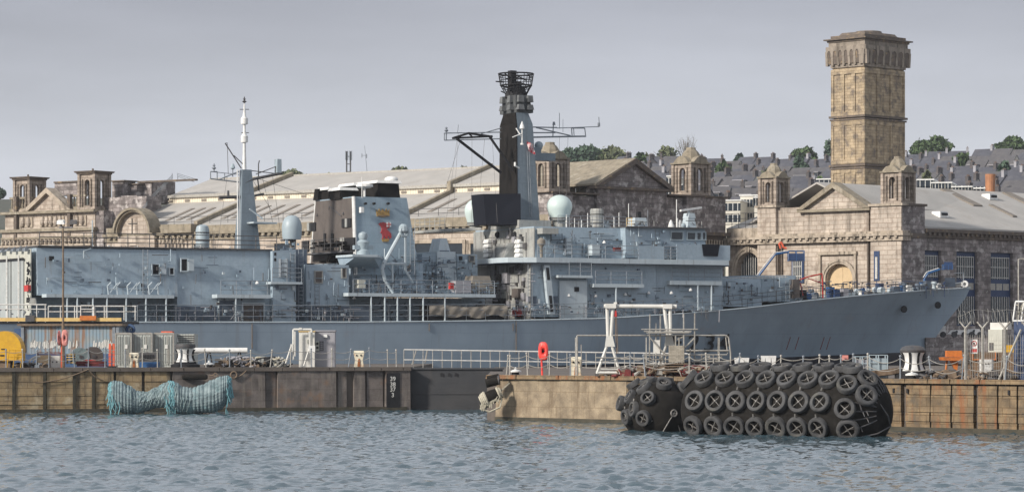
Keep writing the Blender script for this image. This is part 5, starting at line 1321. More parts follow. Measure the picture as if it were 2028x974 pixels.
    for x in (725, 742, 770): q = sp(x, 403, V-.1); b.lathe((q[0], V+.05, q[2]), [(.10, -.2), (.12, .1)], 8, 'y')
    b.split('scuttle', m.black, fn)
    return fn
fn = funnel()
# sponson platform with a covered director
b = B_(); z = lambda y: SZ(708, y, 2.0)
zz = z(508); a = [sp(668, 527, 1.4), sp(722, 505, .2), sp(756, 505, 2.0), sp(750, 527, 3.6)]
pl_ = [(SU(698, .1), .1), (SU(748, .1), .1), (SU(758, 3.6), 3.7), (SU(666, 3.6), 3.7)]
lo = [(SU(688, 3.0), 2.6), (SU(700, 2.6), 2.2), (SU(728, 2.6), 2.4), (SU(730, 3.6), 3.7), (SU(690, 3.6), 3.7)]
b.hexa([(SU(700, .3), .3, zz-.22), (SU(742, .3), .3, zz-.22), (SU(752, 3.7), 3.7, z(530)), (SU(674, 3.7), 3.7, z(530)), (SU(700, .3), .15, zz-.081), (SU(745, .3), .15, zz-.081), (SU(757, 3.7), 3.7, zz-.081), (SU(668, 3.7), 3.7, zz-.081)]); pf = b.build('sponson', m.paint, ship)
b = B_(); b.plan(pl_, zz-.079, zz+.12); b.build('sponson_deck', m.paint2, pf)
b = B_(); c = sp(719, 505, 1.6); b.lathe((c[0], c[1], zz+.13), [(.55, 0), (.55, .35), (.35, .5), (.45, .8), (.55, 1.1), (.3, 1.3), (.42, 1.6), (.36, 1.85), (.1, 2.0)], 14); b.box(c[0]-.9, c[0]+.9, c[1]-.2, c[1]+.2, zz+.6, zz+.95); b.build('covered_director', m.radomeg, ship, smooth=True)
# ---- boat crane
b = B_(); cr = [(760, 522, 1.0), (797, 455, 1.3)]
b.ppath(cr, .17, 8); b.ppath([(760, 522, 1.0), (757, 535, 1.0), (763, 556, 1.0)], .16, 8); b.ppath([(803, 460, 1.6), (803, 535, 1.6), (818, 560, 1.4)], .10, 6); b.ppath([(763, 522, 1.1), (803, 522, 1.5)], .12, 6); b.ppath([(777, 523, 1.3), (778, 583, 1.3)], .09, 6); b.ppath([(763, 556, 1.0), (778, 580, 1.0)], .12, 6)
cn = b.build('boat_crane', m.paint2, ship, label='pale grey cranked boat crane beside the funnel')
b = B_(); b.lathe(sp(799, 462, 1.0), [(.25, 0), (.45, .2), (.4, .6), (.2, .8)], 10); b.torus(sp(801, 459, .8), (0, 1, 0), .38, .12, 12, 6); b.build('crane_head', m.radomeg, cn)
# ---- boat bay clutter and mid block
blk('deck_house', m.paint, 836, 866, 503, 583, 5.4, 12); blk('deck_house', m.paint2, 866, 906, 498, 583, 5.0, 12, .1, .2)
blk('deck_house', m.paint, 906, 947, 503, 583, 5.2, 12, .0, .2); blk('ventilation_trunk', m.paint2, 869, 892, 472, 499, 5.6, 7.6, .25, .2); blk('ventilation_trunk', m.shipdark, 872, 890, 496, 500, 5.5, 7.7)
opening(930, 938, 507, 517, 5.25, m.primer, m.glass, 'window'); opening(910, 916, 507, 515, 5.25, None)
b = B_(); b.pbox(933, 980, 546, 580, 1.2, 3.2, .35, .3); b.build('covered_boat', m.tarp, ship, label='small boat under a crumpled taupe cover on the boat deck')
blk('locker', m.kiosk, 903, 933, 556, 580, 1.0, 2.2); blk('locker', m.palebox, 710, 724, 553, 570, 1.0, 1.8)
for x, y in ((893, 560), (843, 553)): pass
b = B_(); b.pbox(892, 899, 560, 573, .3, .7); b.build('hose_box', m.red, ship)
# long tarpaulin over the sea boat at deck edge
def tarp():
    b = B_(); n, k = 48, 7; u0, u1 = SU(846, .5), SU(1000, .5); z0 = SZ(900, 633, .3); z1 = SZ(900, 604, .3)
    def f_(i, j):
        u = u0+(u1-u0)*i; sag = .12*math.sin(i*9)+.05*math.sin(i*31+j*4); a = j*math.pi
        top = (z1-.05+.07*math.sin(i*9)*i) if True else z1
        sec = [(0.0, 0.22+.1*math.sin(i*17)), (-.06, .75), (.0, .95), (.35, 1.0), (1.1, 1.0), (1.9, .9), (2.0, .3)]
        q = j*(len(sec)-1); w_ = int(min(q, len(sec)-2)); fr_ = q-w_
        y = sec[w_][0]+(sec[w_+1][0]-sec[w_][0])*fr_; h = sec[w_][1]+(sec[w_+1][1]-sec[w_][1])*fr_
        fold = .05*math.sin(i*26+h*4)+.03*math.sin(i*47-h*6)
        return (u, .12+y+fold, z0+(top-z0)*h+sag*.4)
    b.grid(f_, 90, 25); o = b.build('boat_tarpaulin', m.tarp, ship, smooth=True, calc=False, label='long creased taupe tarpaulin over a boat at the deck edge')
tarp()
blk('boat_hull', m.black, 850, 998, 622, 633, .4, 1.6)

# ---- forward superstructure
blk('superstructure', m.paint, 1052, 1300, 517, 628, 1.0, ty=.1); blk('superstructure', m.paint, 1300.2, 1432, 517, 616, 1.35, ty=.1)
blk('superstructure', m.paint, 1430, 1510, 552, 607, 2.6, 13.4, ty=.3); blk('superstructure', m.paint, 1510.2, 1576, 550, 597, 3.0, 13, ty=.3)
blk('superstructure', m.paint, 1500, 1576, 545, 560, 3.4, 12.6)
blk('superstructure', m.paint, 1060, 1245, 450, 512, 2.1, ty=.25)
br = blk('bridge', m.paint, 1240, 1398, 452, 512, 1.3, ty=.15)
# aft faces, sunlight on ship grey put in as a paler colour
b = B_(); ua = SU(1052, 1.0); b.box(ua-.08, ua-.005, 1.0, 15, SZ(1052, 640, 1), SZ(1052, 519, 1)); fa = b.build('aft_bulkhead', m.primer, ship)
b = B_(); ua2 = SU(1060, 2.1); b.box(ua2-.08, ua2-.005, 2.15, 13.9, SZ(1060, 512, 2.1), SZ(1060, 451, 2.1)); fb = b.build('aft_bulkhead', m.primer, ship)
# overhanging bridge deck and bulwark
zz = SZ(1240, 517, .2)
b = B_(); dkp = [(SU(960, 11)-1.6, 13.5), (ua-2.2, 3.0), (ua-2.0, 1.6), (SU(1062, .3), .25), (SU(1440, .6), .3), (SU(1444, 3), 3), (SU(1444, 3), 13), (SU(1440, 13), 15.7), (SU(1062, .3), 15.7)]
b.plan(dkp, zz-.22, zz+.22); bd = b.build('bridge_deck', m.paint2, ship)
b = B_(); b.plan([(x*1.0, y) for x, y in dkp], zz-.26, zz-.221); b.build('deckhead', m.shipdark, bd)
b = B_()
def bulw(px0, px1, py, d, th=.08, tilt=.0):
    a, c = SU(px0, d), SU(px1, d); h = SZ((px0+px1)/2, py, d); b.hexa([(a, d, zz+.2), (c, d, zz+.2), (c, d+th, zz+.2), (a, d+th, zz+.2), (a, d+tilt, h), (c, d+tilt, h), (c, d+th+tilt, h), (a, d+th+tilt, h)])
bulw(1265, 1315, 487, .32); bulw(1340, 1446, 485, .32)
b.split('bulwark', m.paint, bd)
b = B_(); p0, p1 = SU(1392, .2), SU(1424, .2); zb_, zt_ = SZ(1408, 507, .2), SZ(1408, 484, .2)
b.prism([(p0+.12, zb_), (p1-.1, zb_), (p1+.1, zt_), (p0-.05, zt_)], .22, .31); b.build('dark_wing_panel', m.panelnavy, bd)
b = B_(); rail(b, [(SU(1065, .35), .35, zz+.22), (SU(1265, .35), .35, zz+.22)], 1.15, 1.6, 3, .028); rail(b, [(SU(1315, .35), .35, zz+.22), (SU(1342, .35), .35, zz+.22)], 1.15, .9, 4, .035); b.build('guard_rail', m.rail, bd)
# bridge windows
for x0, x1, y0, y1 in ((1329, 1351, 460, 474), (1361, 1376, 461, 474), (1380, 1387, 461, 474), (1391, 1396, 461, 474)):
    opening(x0, x1, y0, y1, 1.40, m.radomeg, m.glass, 'bridge_window', .10)
b = B_(); b.box(SU(1240, 1.2), SU(1402, 1.2), 1.05, BM-1.05, SZ(1320, 452, 1.2), SZ(1320, 449.5, 1.2)); b.build('bridge_roof', m.raild, br)
# slanting upper shelter platforms
b = B_(); zt_ = SZ(1075, 452, 2); b.plan([(SU(1045, 4), 1.2), (SU(1105, 1.2), 1.1), (SU(1105, 1.2), 10), (SU(1045, 4), 10)], SZ(1075, 463, 1.5), zt_); b.build('shelter_canopy', m.primer, ship)
b = B_(); u_ = SU(1052, 1)
b.plan([(u_-2.9, 5), (u_-2.2, 14.5), (u_-4.6, 15.2), (u_-4.6, 9)], SZ(940, 462, 12), SZ(940, 457, 12)); rail(b, [(u_-4.5, 9, SZ(940, 457, 12)), (u_-4.5, 15.1, SZ(940, 457, 12))], 1.1, 1.1, 3, .03); b.build('lookout_platform', m.primer, ship)
b = B_(); b.plan([(u_-1.6, 1.4), (u_-.0, 1.2), (u_-.0, 15), (u_-1.6, 14)], zz-.20, zz+.15); b.build('aft_gallery', m.primer, bd)
# things on the aft faces
def aft(px, py, u): return S.side(px, py, u)
def aft_box(name, mat, x0, x1, y0, y1, u, th, par, tap=0.0):
    a = aft(x0, y1, u); c = aft(x1, y0, u); b = B_(); b.hexa([(u-th, c[1], a[2]), (u, c[1], a[2]), (u, a[1], a[2]), (u-th, a[1], a[2]), (u-th+tap, c[1]+tap*.3, c[2]), (u, c[1], c[2]), (u, a[1], c[2]), (u-th+tap, a[1]-tap*.3, c[2])]); return b.build(name, mat, par)
aft_box('equipment_case', m.primer, 994, 1020, 481, 512, ua2-.1, 1.1, fb, .5)
for x in (969, 1031):
    for k in range(4): aft_box('liferaft_canister', m.whitec, x-5, x+5, 474+k*9, 482+k*9, ua2-.1, .42, fb, .1)
for x in (986, 1020): a = aft(x, 465, ua2-.1); b = B_(); b.lathe((a[0], a[1], a[2]), [(.05, -.3), (.28, -.15), (.28, .15), (.05, .3)], 10); b.build('horn_lamp', m.black, fb)
aft_box('vent_louvre', m.sootbrown, 985, 994, 542, 558, ua-.1, .12, fa); aft_box('vent_louvre', m.kiosk, 999, 1010, 540, 561, ua-.1, .3, fa); aft_box('vent_louvre', m.sootbrown, 1019, 1032, 571, 590, ua-.1, .3, fa); aft_box('notice_box', m.whitec, 1030, 1040, 596, 606, ua-.1, .15, fa); aft_box('equipment_case', m.whitec, 972, 984, 590, 606, ua-.1, .5, fa); aft_box('equipment_case', m.black, 985, 1002, 590, 605, ua-.1, .5, fa); aft_box('hose_box', m.red, 1024, 1036, 612, 626, ua-.1, .5, fa)
b = B_()
for x, y0, y1 in ((982, 470, 640), (1004, 520, 640), (1042, 460, 515), (1010, 450, 480), (1026, 520, 560)): b.tube(aft(x, y0, ua-.15), aft(x, y1, ua-.15), .04, n=4)
b.build('pipework', m.raild, fa)
# ---- main mast
def main_mast():
    D = 6.2
    def ring(xl, xm, xr, y):
        """near-aft corner at column xm, aft face to xl, side to xr"""
        c = sp(xm, y, D); r_ = sp(xr, y, D); l = S.side(xl, y, c[0]); return c[0], r_[0], D, l[1], c[2]
    def stage(b, lo, hi):
        a = ring(*lo); c = ring(*hi)
        b.hexa([(a[0], a[2], a[4]), (a[1], a[2], a[4]), (a[1], a[3], a[4]), (a[0], a[3], a[4]), (c[0], c[2], c[4]), (c[1], c[2], c[4]), (c[1], c[3], c[4]), (c[0], c[3], c[4])])
    b = B_(); stage(b, (990, 1026, 1070, 452), (992, 1024, 1055, 245)); mm = b.build('main_mast', m.mastp, ship, label='tall main mast, grey side with sooty black aft face and burnt lattice top')
    b = B_(); a = ring(990, 1026, 1070, 452); c = ring(992, 1024, 1055, 245)
    b.hexa([(a[0]-.1, a[2]-.02, a[4]), (a[0]-.01, a[2]-.02, a[4]), (a[0]-.01, a[3]+.02, a[4]), (a[0]-.1, a[3]+.02, a[4]), (c[0]-.1, c[2]-.02, c[4]), (c[0]-.01, c[2]-.02, c[4]), (c[0]-.01, c[3]+.02, c[4]), (c[0]-.1, c[3]+.02, c[4])]); b.build('sooty_aft_plate', m.soot, mm)
    b = B_(); stage(b, (992, 1024, 1055, 244.8), (999, 1022, 1046, 223)); b.build('mast_neck', m.mastp, mm)
    b = B_(); a = ring(992, 1024, 1055, 244.8); c = ring(999, 1022, 1046, 223); b.hexa([(a[0]-.1, a[2], a[4]), (a[0]-.01, a[2], a[4]), (a[0]-.01, a[3], a[4]), (a[0]-.1, a[3], a[4]), (c[0]-.1, c[2], c[4]), (c[0]-.01, c[2], c[4]), (c[0]-.01, c[3], c[4]), (c[0]-.1, c[3], c[4])]); b.build('sooty_aft_plate', m.soot, mm)
    b = B_(); stage(b, (990, 1023, 1056, 222.8), (990, 1023, 1056, 212)); stage(b, (993, 1022, 1053, 211.9), (997, 1021, 1047, 188)); m.scor = M('smoked_grey', (.16, .17, .175), (.09, .095, .10), scale=1.5, rough=.8); hd = b.build('mast_head', M('scorched_grey', (.10, .11, .115), (.05, .052, .055), scale=.8, rough=.8), mm)
    c0 = sp(1022, 200, D+1.5)
    b = B_()
    kx, ky = sp(1022, 200, D)[0]-c0[0], D-c0[1]
    for dx, dy in ((kx-.12, ky+.75), (kx-.12, ky+2.2), (kx+.35, ky-.12), (kx+1.3, ky-.12)):
        b.box(c0[0]+dx-.28, c0[0]+dx+.28, c0[1]+dy-.28, c0[1]+dy+.28, SZ(1022, 205, D+1.5), SZ(1022, 192, D+1.5), .05); b.box(c0[0]+dx-.32, c0[0]+dx+.32, c0[1]+dy-.32, c0[1]+dy+.32, SZ(1022, 220, D+1.5), SZ(1022, 210, D+1.5), .08)
    b.split('sensor_box', m.scor, hd)
    # burnt basket
    b = B_(); zc = [SZ(1022, y, D+1.5) for y in (188, 176, 170, 160, 153, 147)]; rr = [.95, 1.25, 1.42, 1.5, 1.55, 1.6]; n = 16
    for k, (z_, r_) in enumerate(zip(zc, rr)):
        for i in range(n):
            a0, a1 = 2*math.pi*i/n, 2*math.pi*(i+1)/n
            b.tube((c0[0]+r_*math.cos(a0), c0[1]+r_*math.sin(a0), z_), (c0[0]+r_*math.cos(a1), c0[1]+r_*math.sin(a1), z_), .07 if k in (2, 5) else .035, n=4)
            if k: r0 = rr[k-1]; b.tube((c0[0]+r0*math.cos(a0), c0[1]+r0*math.sin(a0), zc[k-1]), (c0[0]+r_*math.cos(a0), c0[1]+r_*math.sin(a0), z_), .035, n=4)
    b.build('burnt_basket', m.black, mm)
    b = B_(); b.lathe((c0[0], c0[1], zc[0]-.3), [(1.1, 0), (1.0, .5), (.55, 1.1), (.4, 1.5)], 8); b.box(c0[0]-.7, c0[0]-.1, c0[1]-.3, c0[1]+.3, zc[1], zc[5]+.28); 
    for i in range(26):
        p = [c0[0]+rng.uniform(-1.1, 1.1), c0[1]+rng.uniform(-1.1, 1.1), zc[0]+rng.uniform(0, 1.6)]; q = [p[0]+rng.uniform(-.8, .8), p[1]+rng.uniform(-.8, .8), p[2]+rng.uniform(-.3, .6)]; b.tube(p, q, .06, n=4)
    b.build('burnt_machinery', m.black, mm)
    # yards
    b = B_(); E = D+1.5
    for q in (((880, 278, E), (992, 275, E)), ((880, 264, E), (992, 262, E)), ((880, 278, E), (880, 264, E))): b.ptube(q[0], q[1], .05, 5)
    b.ppath([(953, 265, E), (992, 254, E)], .05); b.ppath([(884, 278, E), (884, 252, E)], .05); b.lathe(sp(884, 262, E), [(.05, 0), (.2, .15), (.05, .3)], 8); b.lathe(sp(884, 256, E), [(.03, 0), (.15, .1), (.03, .2)], 8); b.ppath([(906, 264, E), (908, 247, E)], .03)
    b.build('yard_arm', m.rail, mm)
    b = B_(); b.ppath([(896, 274, E-1), (928, 264, E-1), (975, 271, E-1)], .11, 6); b.ppath([(896, 274, E-1), (975, 270, E-1)], .10, 6); b.ppath([(928, 264, E-1), (936, 272, E-1)], .07, 6); b.ppath([(905, 275, E-1), (992, 342, E-.6)], .13, 7); b.ppath([(970, 271, E-1), (1016, 338, E-1.4)], .12, 7); b.build('black_outrigger', m.black, mm)
    b = B_(); b.ppath([(1055, 272, E), (1160, 270, E)], .085, 6); b.ppath([(1056, 252, E), (1103, 253, E)], .06); b.ppath([(1056, 263, E), (1100, 263, E)], .06); b.ppath([(1062, 253, E), (1130, 269, E)], .06); b.ppath([(1160, 270, E), (1158, 254, E), (1132, 254, E), (1133, 270, E)], .05); b.ppath([(1136, 254, E), (1137, 270, E)], .04); b.ppath([(1103, 254, E), (1187, 251, E)], .04); b.ppath([(1187, 251, E), (1186, 232, E)], .04); b.ppath([(1095, 270, E), (1096, 245, E)], .05); b.ppath([(1108, 255, E), (1108, 224, E)], .03); b.ppath([(1115, 262, E), (1115, 236, E)], .02); b.lathe(sp(1186, 250, E), [(.12, 0), (.12, .3)], 8); b.lathe(sp(1097, 248, E), [(.15, 0), (.1, .3)], 8)
    b.build('yard_arm', m.rail, mm)
    # conical aerial, white pole, navigation radar arm
    b = B_(); p = sp(1034, 280, D-.8); b.lathe((p[0], p[1], sp(1034, 256, D-.8)[2]), [(.12, 0), (.22, .05), (.2, .25), (.02, .72)], 10); b.tube((p[0], p[1], sp(1034, 286, D-.8)[2]), (p[0], p[1], sp(1034, 256, D-.8)[2]), .05, n=6); b.lathe((p[0], p[1], sp(1034, 287, D-.8)[2]), [(.15, 0), (.15, .15)], 8); b.ppath([(1022, 254, D-.4), (1032, 270, D-.8)], .05); b.ppath([(1015, 272, D-.8), (1033, 265, D-.8)], .05); b.build('conical_aerial', m.whitec, mm)
    b = B_(); b.pbox(1056, 1100, 303, 318, D+1, D+2.2); b.pbox(1057, 1072, 292, 303, D+1.1, D+2.0); b.build('radar_arm', m.mastp, mm)
    dome(1067, 280, 296, 17, D+1.5, m.radomeg, None, .8, 'radar_ball', mm)
    b = B_(); b.ppath([(1019, 328, D-.6), (1028, 333, D-.5)], .08); b.lathe(sp(1020, 329, D-.6), [(.1, 0), (.1, .35)], 8); b.build('lamp', m.whitec, mm)
    b = B_(); n = 7; a = sp(1043, 300, D-.25)
    b.grid(lambda i, j: (lambda q: (q[0]+.05*math.sin(i*9+j*4), q[1]+.12*math.sin(i*7+j*5), q[2]))(sp(1043+14*i+3*j, 279+8*i+20*j, D-.3)), 8, 8)
    b.build('signal_flag', M('red_and_white_flag', (.62, .5, .5), (.45, .03, .05), scale=2.5, rough=.9, thr=(.45, .55)), mm, calc=False, smooth=True)
    b = B_(); b.ppath([(1044, 300, D-.25), (1049, 430, D-.25)], .035); b.ppath([(1048, 300, D-.25), (1053, 430, D-.25)], .035)
    for k in range(24): y = 304+k*5.2; b.ptube((1044+k*.2, y, D-.25), (1048+k*.2, y, D-.25), .02, 3)
    b.build('mast_ladder', m.rail, mm)
    b = B_(); c = sp(1026, 384, D-.6); l = sp(958, 384, 8.5); 
    q = [sp(958, 384, 6.5), sp(1027, 384, 5.6), sp(1027, 446, 5.6), sp(965, 444, 6.4)]
    b.hexa([(q[3][0], 6.6, q[3][2]), (q[2][0], 5.2, q[2][2]), (q[2][0], 9, q[2][2]), (q[3][0], 9, q[3][2]), (q[0][0], 6.6, q[0][2]), (q[1][0], 5.2, q[1][2]), (q[1][0], 9, q[1][2]), (q[0][0], 9, q[0][2])]); b.build('black_screen', m.panelnavy, mm)
    b = B_()
    for q in ((908, 262, 895, 470), (935, 262, 934, 440), (905, 278, 880, 465), (960, 275, 950, 380), (912, 278, 880, 380), (1108, 270, 1108, 385), (1125, 270, 1120, 450), (975, 275, 985, 440)): b.tube(sp(q[0], q[1], E), sp(q[2], q[3], E-2), .015, n=3)
    b.build('rigging', m.raild, mm)
    blk('mast_house', m.primer, 1028, 1092, 436, 452, 5, 11)
main_mast()
# ---- on the bridge roof
b = B_(); q = sp(1370, 452, 5); s_ = S.sc(1370, 5)
b.pbox(1362, 1380, 432, 452, 5, 6.2, .15, .15); b.pbox(1363, 1378, 422, 432, 5.1, 6.1, .12); b.tube((q[0], 5.5, SZ(1370, 422, 5)), (q[0], 5.5, SZ(1370, 417, 5)), .12, n=8); nr = b.build('radar_pedestal', m.paint2, ship)
b = B_(); a = sp(1346, 417.5, 5.4); c = sp(1389, 411.5, 5.4); b.hexa([(a[0], 5.1, a[2]-.08), (c[0], 5.3, c[2]-.08), (c[0], 5.6, c[2]-.08), (a[0], 5.4, a[2]-.08), (a[0], 5.1, a[2]+.10), (c[0], 5.3, c[2]+.1), (c[0], 5.6, c[2]+.1), (a[0], 5.4, a[2]+.1)]); b.build('radar_scanner', m.whitec, nr)
for px, y0, y1, r_ in ((1245, 403, 451, .04), (1283, 416, 452, .03), (1340, 395, 452, .045), (1341, 432, 452, .09), (1216, 430, 451, .04), (1226, 421, 451, .04), (1164, 422, 450, .04), (1138, 432, 450, .04), (1152, 436, 450, .04), (1122, 425, 450, .05), (1347, 436, 452, .12), (1345, 452, 440, .1)):
    b = B_(); b.tube(sp(px, y1, 3.5), sp(px, y0, 3.5), r_, n=5); b.build('whip_aerial', m.whitec if r_ > .035 else m.rail, ship)
b = B_(); b.lathe(sp(1329, 452, 4), [(.32, 0), (.25, .3), (.08, .75)], 10); b.build('small_dome', m.whitec, ship, smooth=True)
b = B_(); b.lathe(sp(1353, 452, 4), [(.25, 0), (.28, .25), (.1, .45)], 10); b.build('small_dome', m.radomeg, ship, smooth=True)
b = B_()
for px in (1241, 1251): b.ptube((px, 450, 3), (px, 432, 3), .035, 4)
for py in (432, 438, 444): b.ptube((1240, py, 3), (1253, py, 3), .03, 4)
b.build('yellow_frame', m.paleyel, ship)
b = B_(); rail(b, [(SU(1105, 2.5), 2.5, SZ(1160, 450, 2.5)), (SU(1240, 2.5), 2.5, SZ(1160, 450, 2.5))], 1.0, 1.2, 3, .025); b.build('guard_rail', m.rail, ship)
# liferaft canisters upright on walls
def raft(px, y0, y1, w_, d, mat=m.paint2):
    b = B_(); n = 4; h = (y1-y0)/n
    for k in range(n): b.pbox(px-w_/2, px+w_/2, y0+k*h+.7, y0+(k+1)*h-.7, d-.35, d, .04, .0)
    o = b.build('liferaft_canister', mat, ship); b = B_(); b.pbox(px-w_/2-1.2, px-w_/2, y0-1, y1+1, d-.4, d+.01); b.pbox(px+w_/2, px+w_/2+1.2, y0-1, y1+1, d-.4, d+.01); b.build('raft_rack', m.rail, o)
raft(563, 513, 547, 12, .75); raft(1127, 472, 504, 11, 2.1); raft(1394, 470, 472, 3, 1.2) if False else None
# people-sized covered gun, boxes
b = B_(); q = sp(1072, 482, 1.0); b.lathe((q[0], q[1], q[2]-1.5), [(.12, 0), (.15, 1.2), (.38, 1.45), (.36, 1.8), (.12, 2.0)], 10); b.build('covered_gun', m.tarp, ship, smooth=True)
b = B_(); b.pbox(1173, 1188, 484, 505, .8, 1.6); b.build('locker', m.paint2, ship)
b = B_(); b.pbox(1218, 1230, 490, 497, .9, 1.3); b.build('locker', m.blackred, ship)
# long accommodation ladder panel
b = B_(); a, c = sp(1083, 525, .55), sp(1093, 622, .55); b.hexa([(c[0]-.28, .5, c[2]), (c[0]+.28, .5, c[2]), (c[0]+.28, .9, c[2]), (c[0]-.28, .9, c[2]), (a[0]-.28, .5, a[2]), (a[0]+.28, .5, a[2]), (a[0]+.28, .9, a[2]), (a[0]-.28, .9, a[2])]); o = b.build('stowed_gangway', m.paint2, ship)
b = B_()
for f0, f1 in ((.05, .3), (.62, .95)):
    p = [a[k]+(c[k]-a[k])*f0 for k in range(3)]; q = [a[k]+(c[k]-a[k])*f1 for k in range(3)]; b.hexa([(q[0]-.14, .47, q[2]), (q[0]+.14, .47, q[2]), (q[0]+.14, .52, q[2]), (q[0]-.14, .52, q[2]), (p[0]-.14, .47, p[2]), (p[0]+.14, .47, p[2]), (p[0]+.14, .52, p[2]), (p[0]-.14, .52, p[2])])
b.split('gangway_opening', m.black, o)
b = B_(); b.pbox(1108, 1163, 556, 634, .82, .99, .02); b.build('flat_side_panel', m.paint2, ship)
opening(1138, 1147, 568, 577, .82, None); opening(1056, 1063, 586, 604, 1.0, None, m.shipdark); opening(1096, 1105, 586, 604, 1.0, None, m.shipdark)
# lamps on bulkheads (unlit bulkhead lights)
for px, py in ((1125, 585), (1178, 586), (1237, 583), (1328, 580), (1283, 580), (1366, 574), (1284, 479), (1195, 480), (508, 560), (700, 590)):
    b = B_(); q = sp(px, py, 1.0 if py > 520 else 1.9); b.lathe((q[0], q[1]-.15, q[2]), [(.17, -.08), (.15, .02), (.05, .16)], 8); b.build('bulkhead_lamp', m.whitec, ship)
# generic wall fittings scattered over the plating
sr = random.Random(5)
def greeble(x0, x1, y0, y1, d, n, kinds=('locker', 'pipe_run', 'valve_box', 'cable_tray')):
    for i in range(n):
        px = sr.uniform(x0, x1); py = sr.uniform(y0, y1); k = sr.choice(kinds); b = B_()
        mt = sr.choice((m.paint2, m.paint, m.shipdark, m.funp, m.raild, m.paint))
        if k == 'pipe_run':
            h = sr.uniform(8, 26); q = sr.uniform(-12, 12); b.ppath([(px, py-h/2, d-.09), (px, py+h/2, d-.09), (px+q, py+h/2+.1, d-.09)], sr.uniform(.03, .05), 4)
        elif k == 'cable_tray': b.pbox(px-sr.uniform(8, 24), px+8, py, py+1.2, d-.07, d)
        elif k == 'valve_box': b.pbox(px-2, px+2, py-2.4, py+2.4, d-.22, d)
        else: w_ = sr.uniform(3, 7); h = sr.uniform(4, 9); b.pbox(px-w_/2, px+w_/2, py-h/2, py+h/2, d-.14, d)
        b.build(k, mt, ship)
greeble(95, 345, 505, 575, 1.25, 22); greeble(355, 535, 505, 575, 1.25, 12); greeble(610, 688, 560, 625, 1.15, 12); greeble(540, 585, 560, 630, .75, 8)
greeble(100, 680, 600, 632, 1.0, 26, ('locker', 'valve_box')); greeble(1070, 1240, 460, 505, 2.1, 24); greeble(1245, 1325, 456, 485, 1.3, 10); greeble(1060, 1298, 580, 610, 1.0, 16); greeble(1432, 1572, 556, 590, 2.6, 22)
greeble(840, 942, 508, 575, 5.0, 24); greeble(700, 980, 560, 580, 1.8, 22, ('locker', 'valve_box')); greeble(700, 980, 598, 630, 3.3, 16); greeble(706, 825, 495, 560, 3.35, 16)
greeble(1000, 1430, 600, 618, .9, 26, ('locker', 'valve_box')); greeble(545, 600, 478, 495, 4, 10)
# forecastle clutter
for i in range(60):
    px = sr.uniform(1560, 1890); u = SU(px, 6); zd, v, _ = deck(u); y = sr.uniform(v+.8, max(v+1.2, 9)); h = sr.uniform(.2, .95); b = B_(); mt = sr.choice((m.paint2, m.blue, m.whitec, m.raild, m.shipdark, m.black, m.kiosk, m.paint2, m.bluew))
    k = sr.random(); nm = 'deck_locker'
    if k < .4: b.box(u-.3, u+.3, y, y+.6, zd, zd+h)
    elif k < .7: b.lathe((u, y, zd), [(.22, 0), (.18, h*.6), (.28, h*.7), (.25, h)], 10); nm = 'bollard'
    else: b.lathe((u, y, zd+.3), [(.3, -.3), (.3, .3)], 10, 'y'); nm = 'winch_drum'
    b.build(nm, mt, ship)
b = B_(); a = sp(1914, 556, 8); b.torus((a[0]-.5, 7.6, a[2]-.35), (.8, 1, 0), .26, .12, 12, 6); b.build('bow_fairlead', m.whitec, ship)
b = B_(); b.ppath([(1905, 560, 8), (1870, 566, 8)], .1); b.ppath([(1908, 556, 8), (1909, 540, 8), (1890, 541, 8)], .04); b.build('jackstaff', m.rail, ship)
b = B_(); b.pbox(1872, 1892, 550, 568, 6.8, 6.85); b.build('weather_screen', m.shipdark, ship)
# red hoses and scaffold pipe near the breakwater
b = B_(); b.ppath([(1578, 556, 3), (1600, 548, 3), (1628, 542, 3), (1630, 590, 3)], .07); b.ppath([(1585, 560, 3), (1590, 585, 3)], .07); b.ppath([(1600, 551, 3), (1626, 560, 3)], .05); b.build('red_pipework', m.red, ship)
b = B_(); b.pbox(1572, 1584, 553, 590, 2.5, 3.2); b.build('dark_doorway', m.sootbrown, ship)
b = B_()
for y in (548, 551): b.ppath([(1430, y+3, 3), (1560, y-3, 3)], .03, 4)
for k in range(20): x = 1432+k*6.5; b.ptube((x, 556-k*.3, 3), (x, 550-k*.3, 3), .025, 4)
b.build('guard_rail', m.railw, ship)

# dense small fittings: pipes, brackets, cable runs that nobody could count, one part per area
def dense(x0, x1, y0, y1, d, n, name, mats=(m.raild, m.funp, m.shipdark)):
    for mi, mt in enumerate(mats):
        b = B_()
        for i in range(n//len(mats)):
            px = sr.uniform(x0, x1); py = sr.uniform(y0, y1); k = sr.random()
            if k < .35: b.ptube((px, py, d-.06), (px+sr.uniform(-1, 1), py+sr.uniform(5, 26), d-.06), sr.uniform(.02, .045), 4)
            elif k < .6: b.ptube((px, py, d-.05), (px+sr.uniform(8, 34), py+sr.uniform(-.3, .3), d-.05), sr.uniform(.018, .035), 4)
            elif k < .9: w_ = sr.uniform(.6, 2.2); b.pbox(px-w_, px+w_, py, py+sr.uniform(1.2, 4), d-sr.uniform(.08, .25), d)
            else: b.ptube((px, py, d-.05), (px+sr.uniform(-9, 9), py+sr.uniform(2, 12), d-.05), .025, 4)
        b.build(name, mt, ship, kind='stuff')
dense(90, 345, 500, 576, 1.18, 36, 'wall_fittings'); dense(352, 540, 502, 600, 1.18, 20, 'wall_fittings'); dense(608, 690, 530, 625, 1.08, 30, 'wall_fittings')
dense(840, 942, 506, 572, 4.95, 110, 'boat_deck_fittings'); dense(700, 830, 500, 575, 3.3, 90, 'boat_deck_fittings'); dense(700, 980, 556, 580, 1.2, 130, 'boat_deck_fittings')
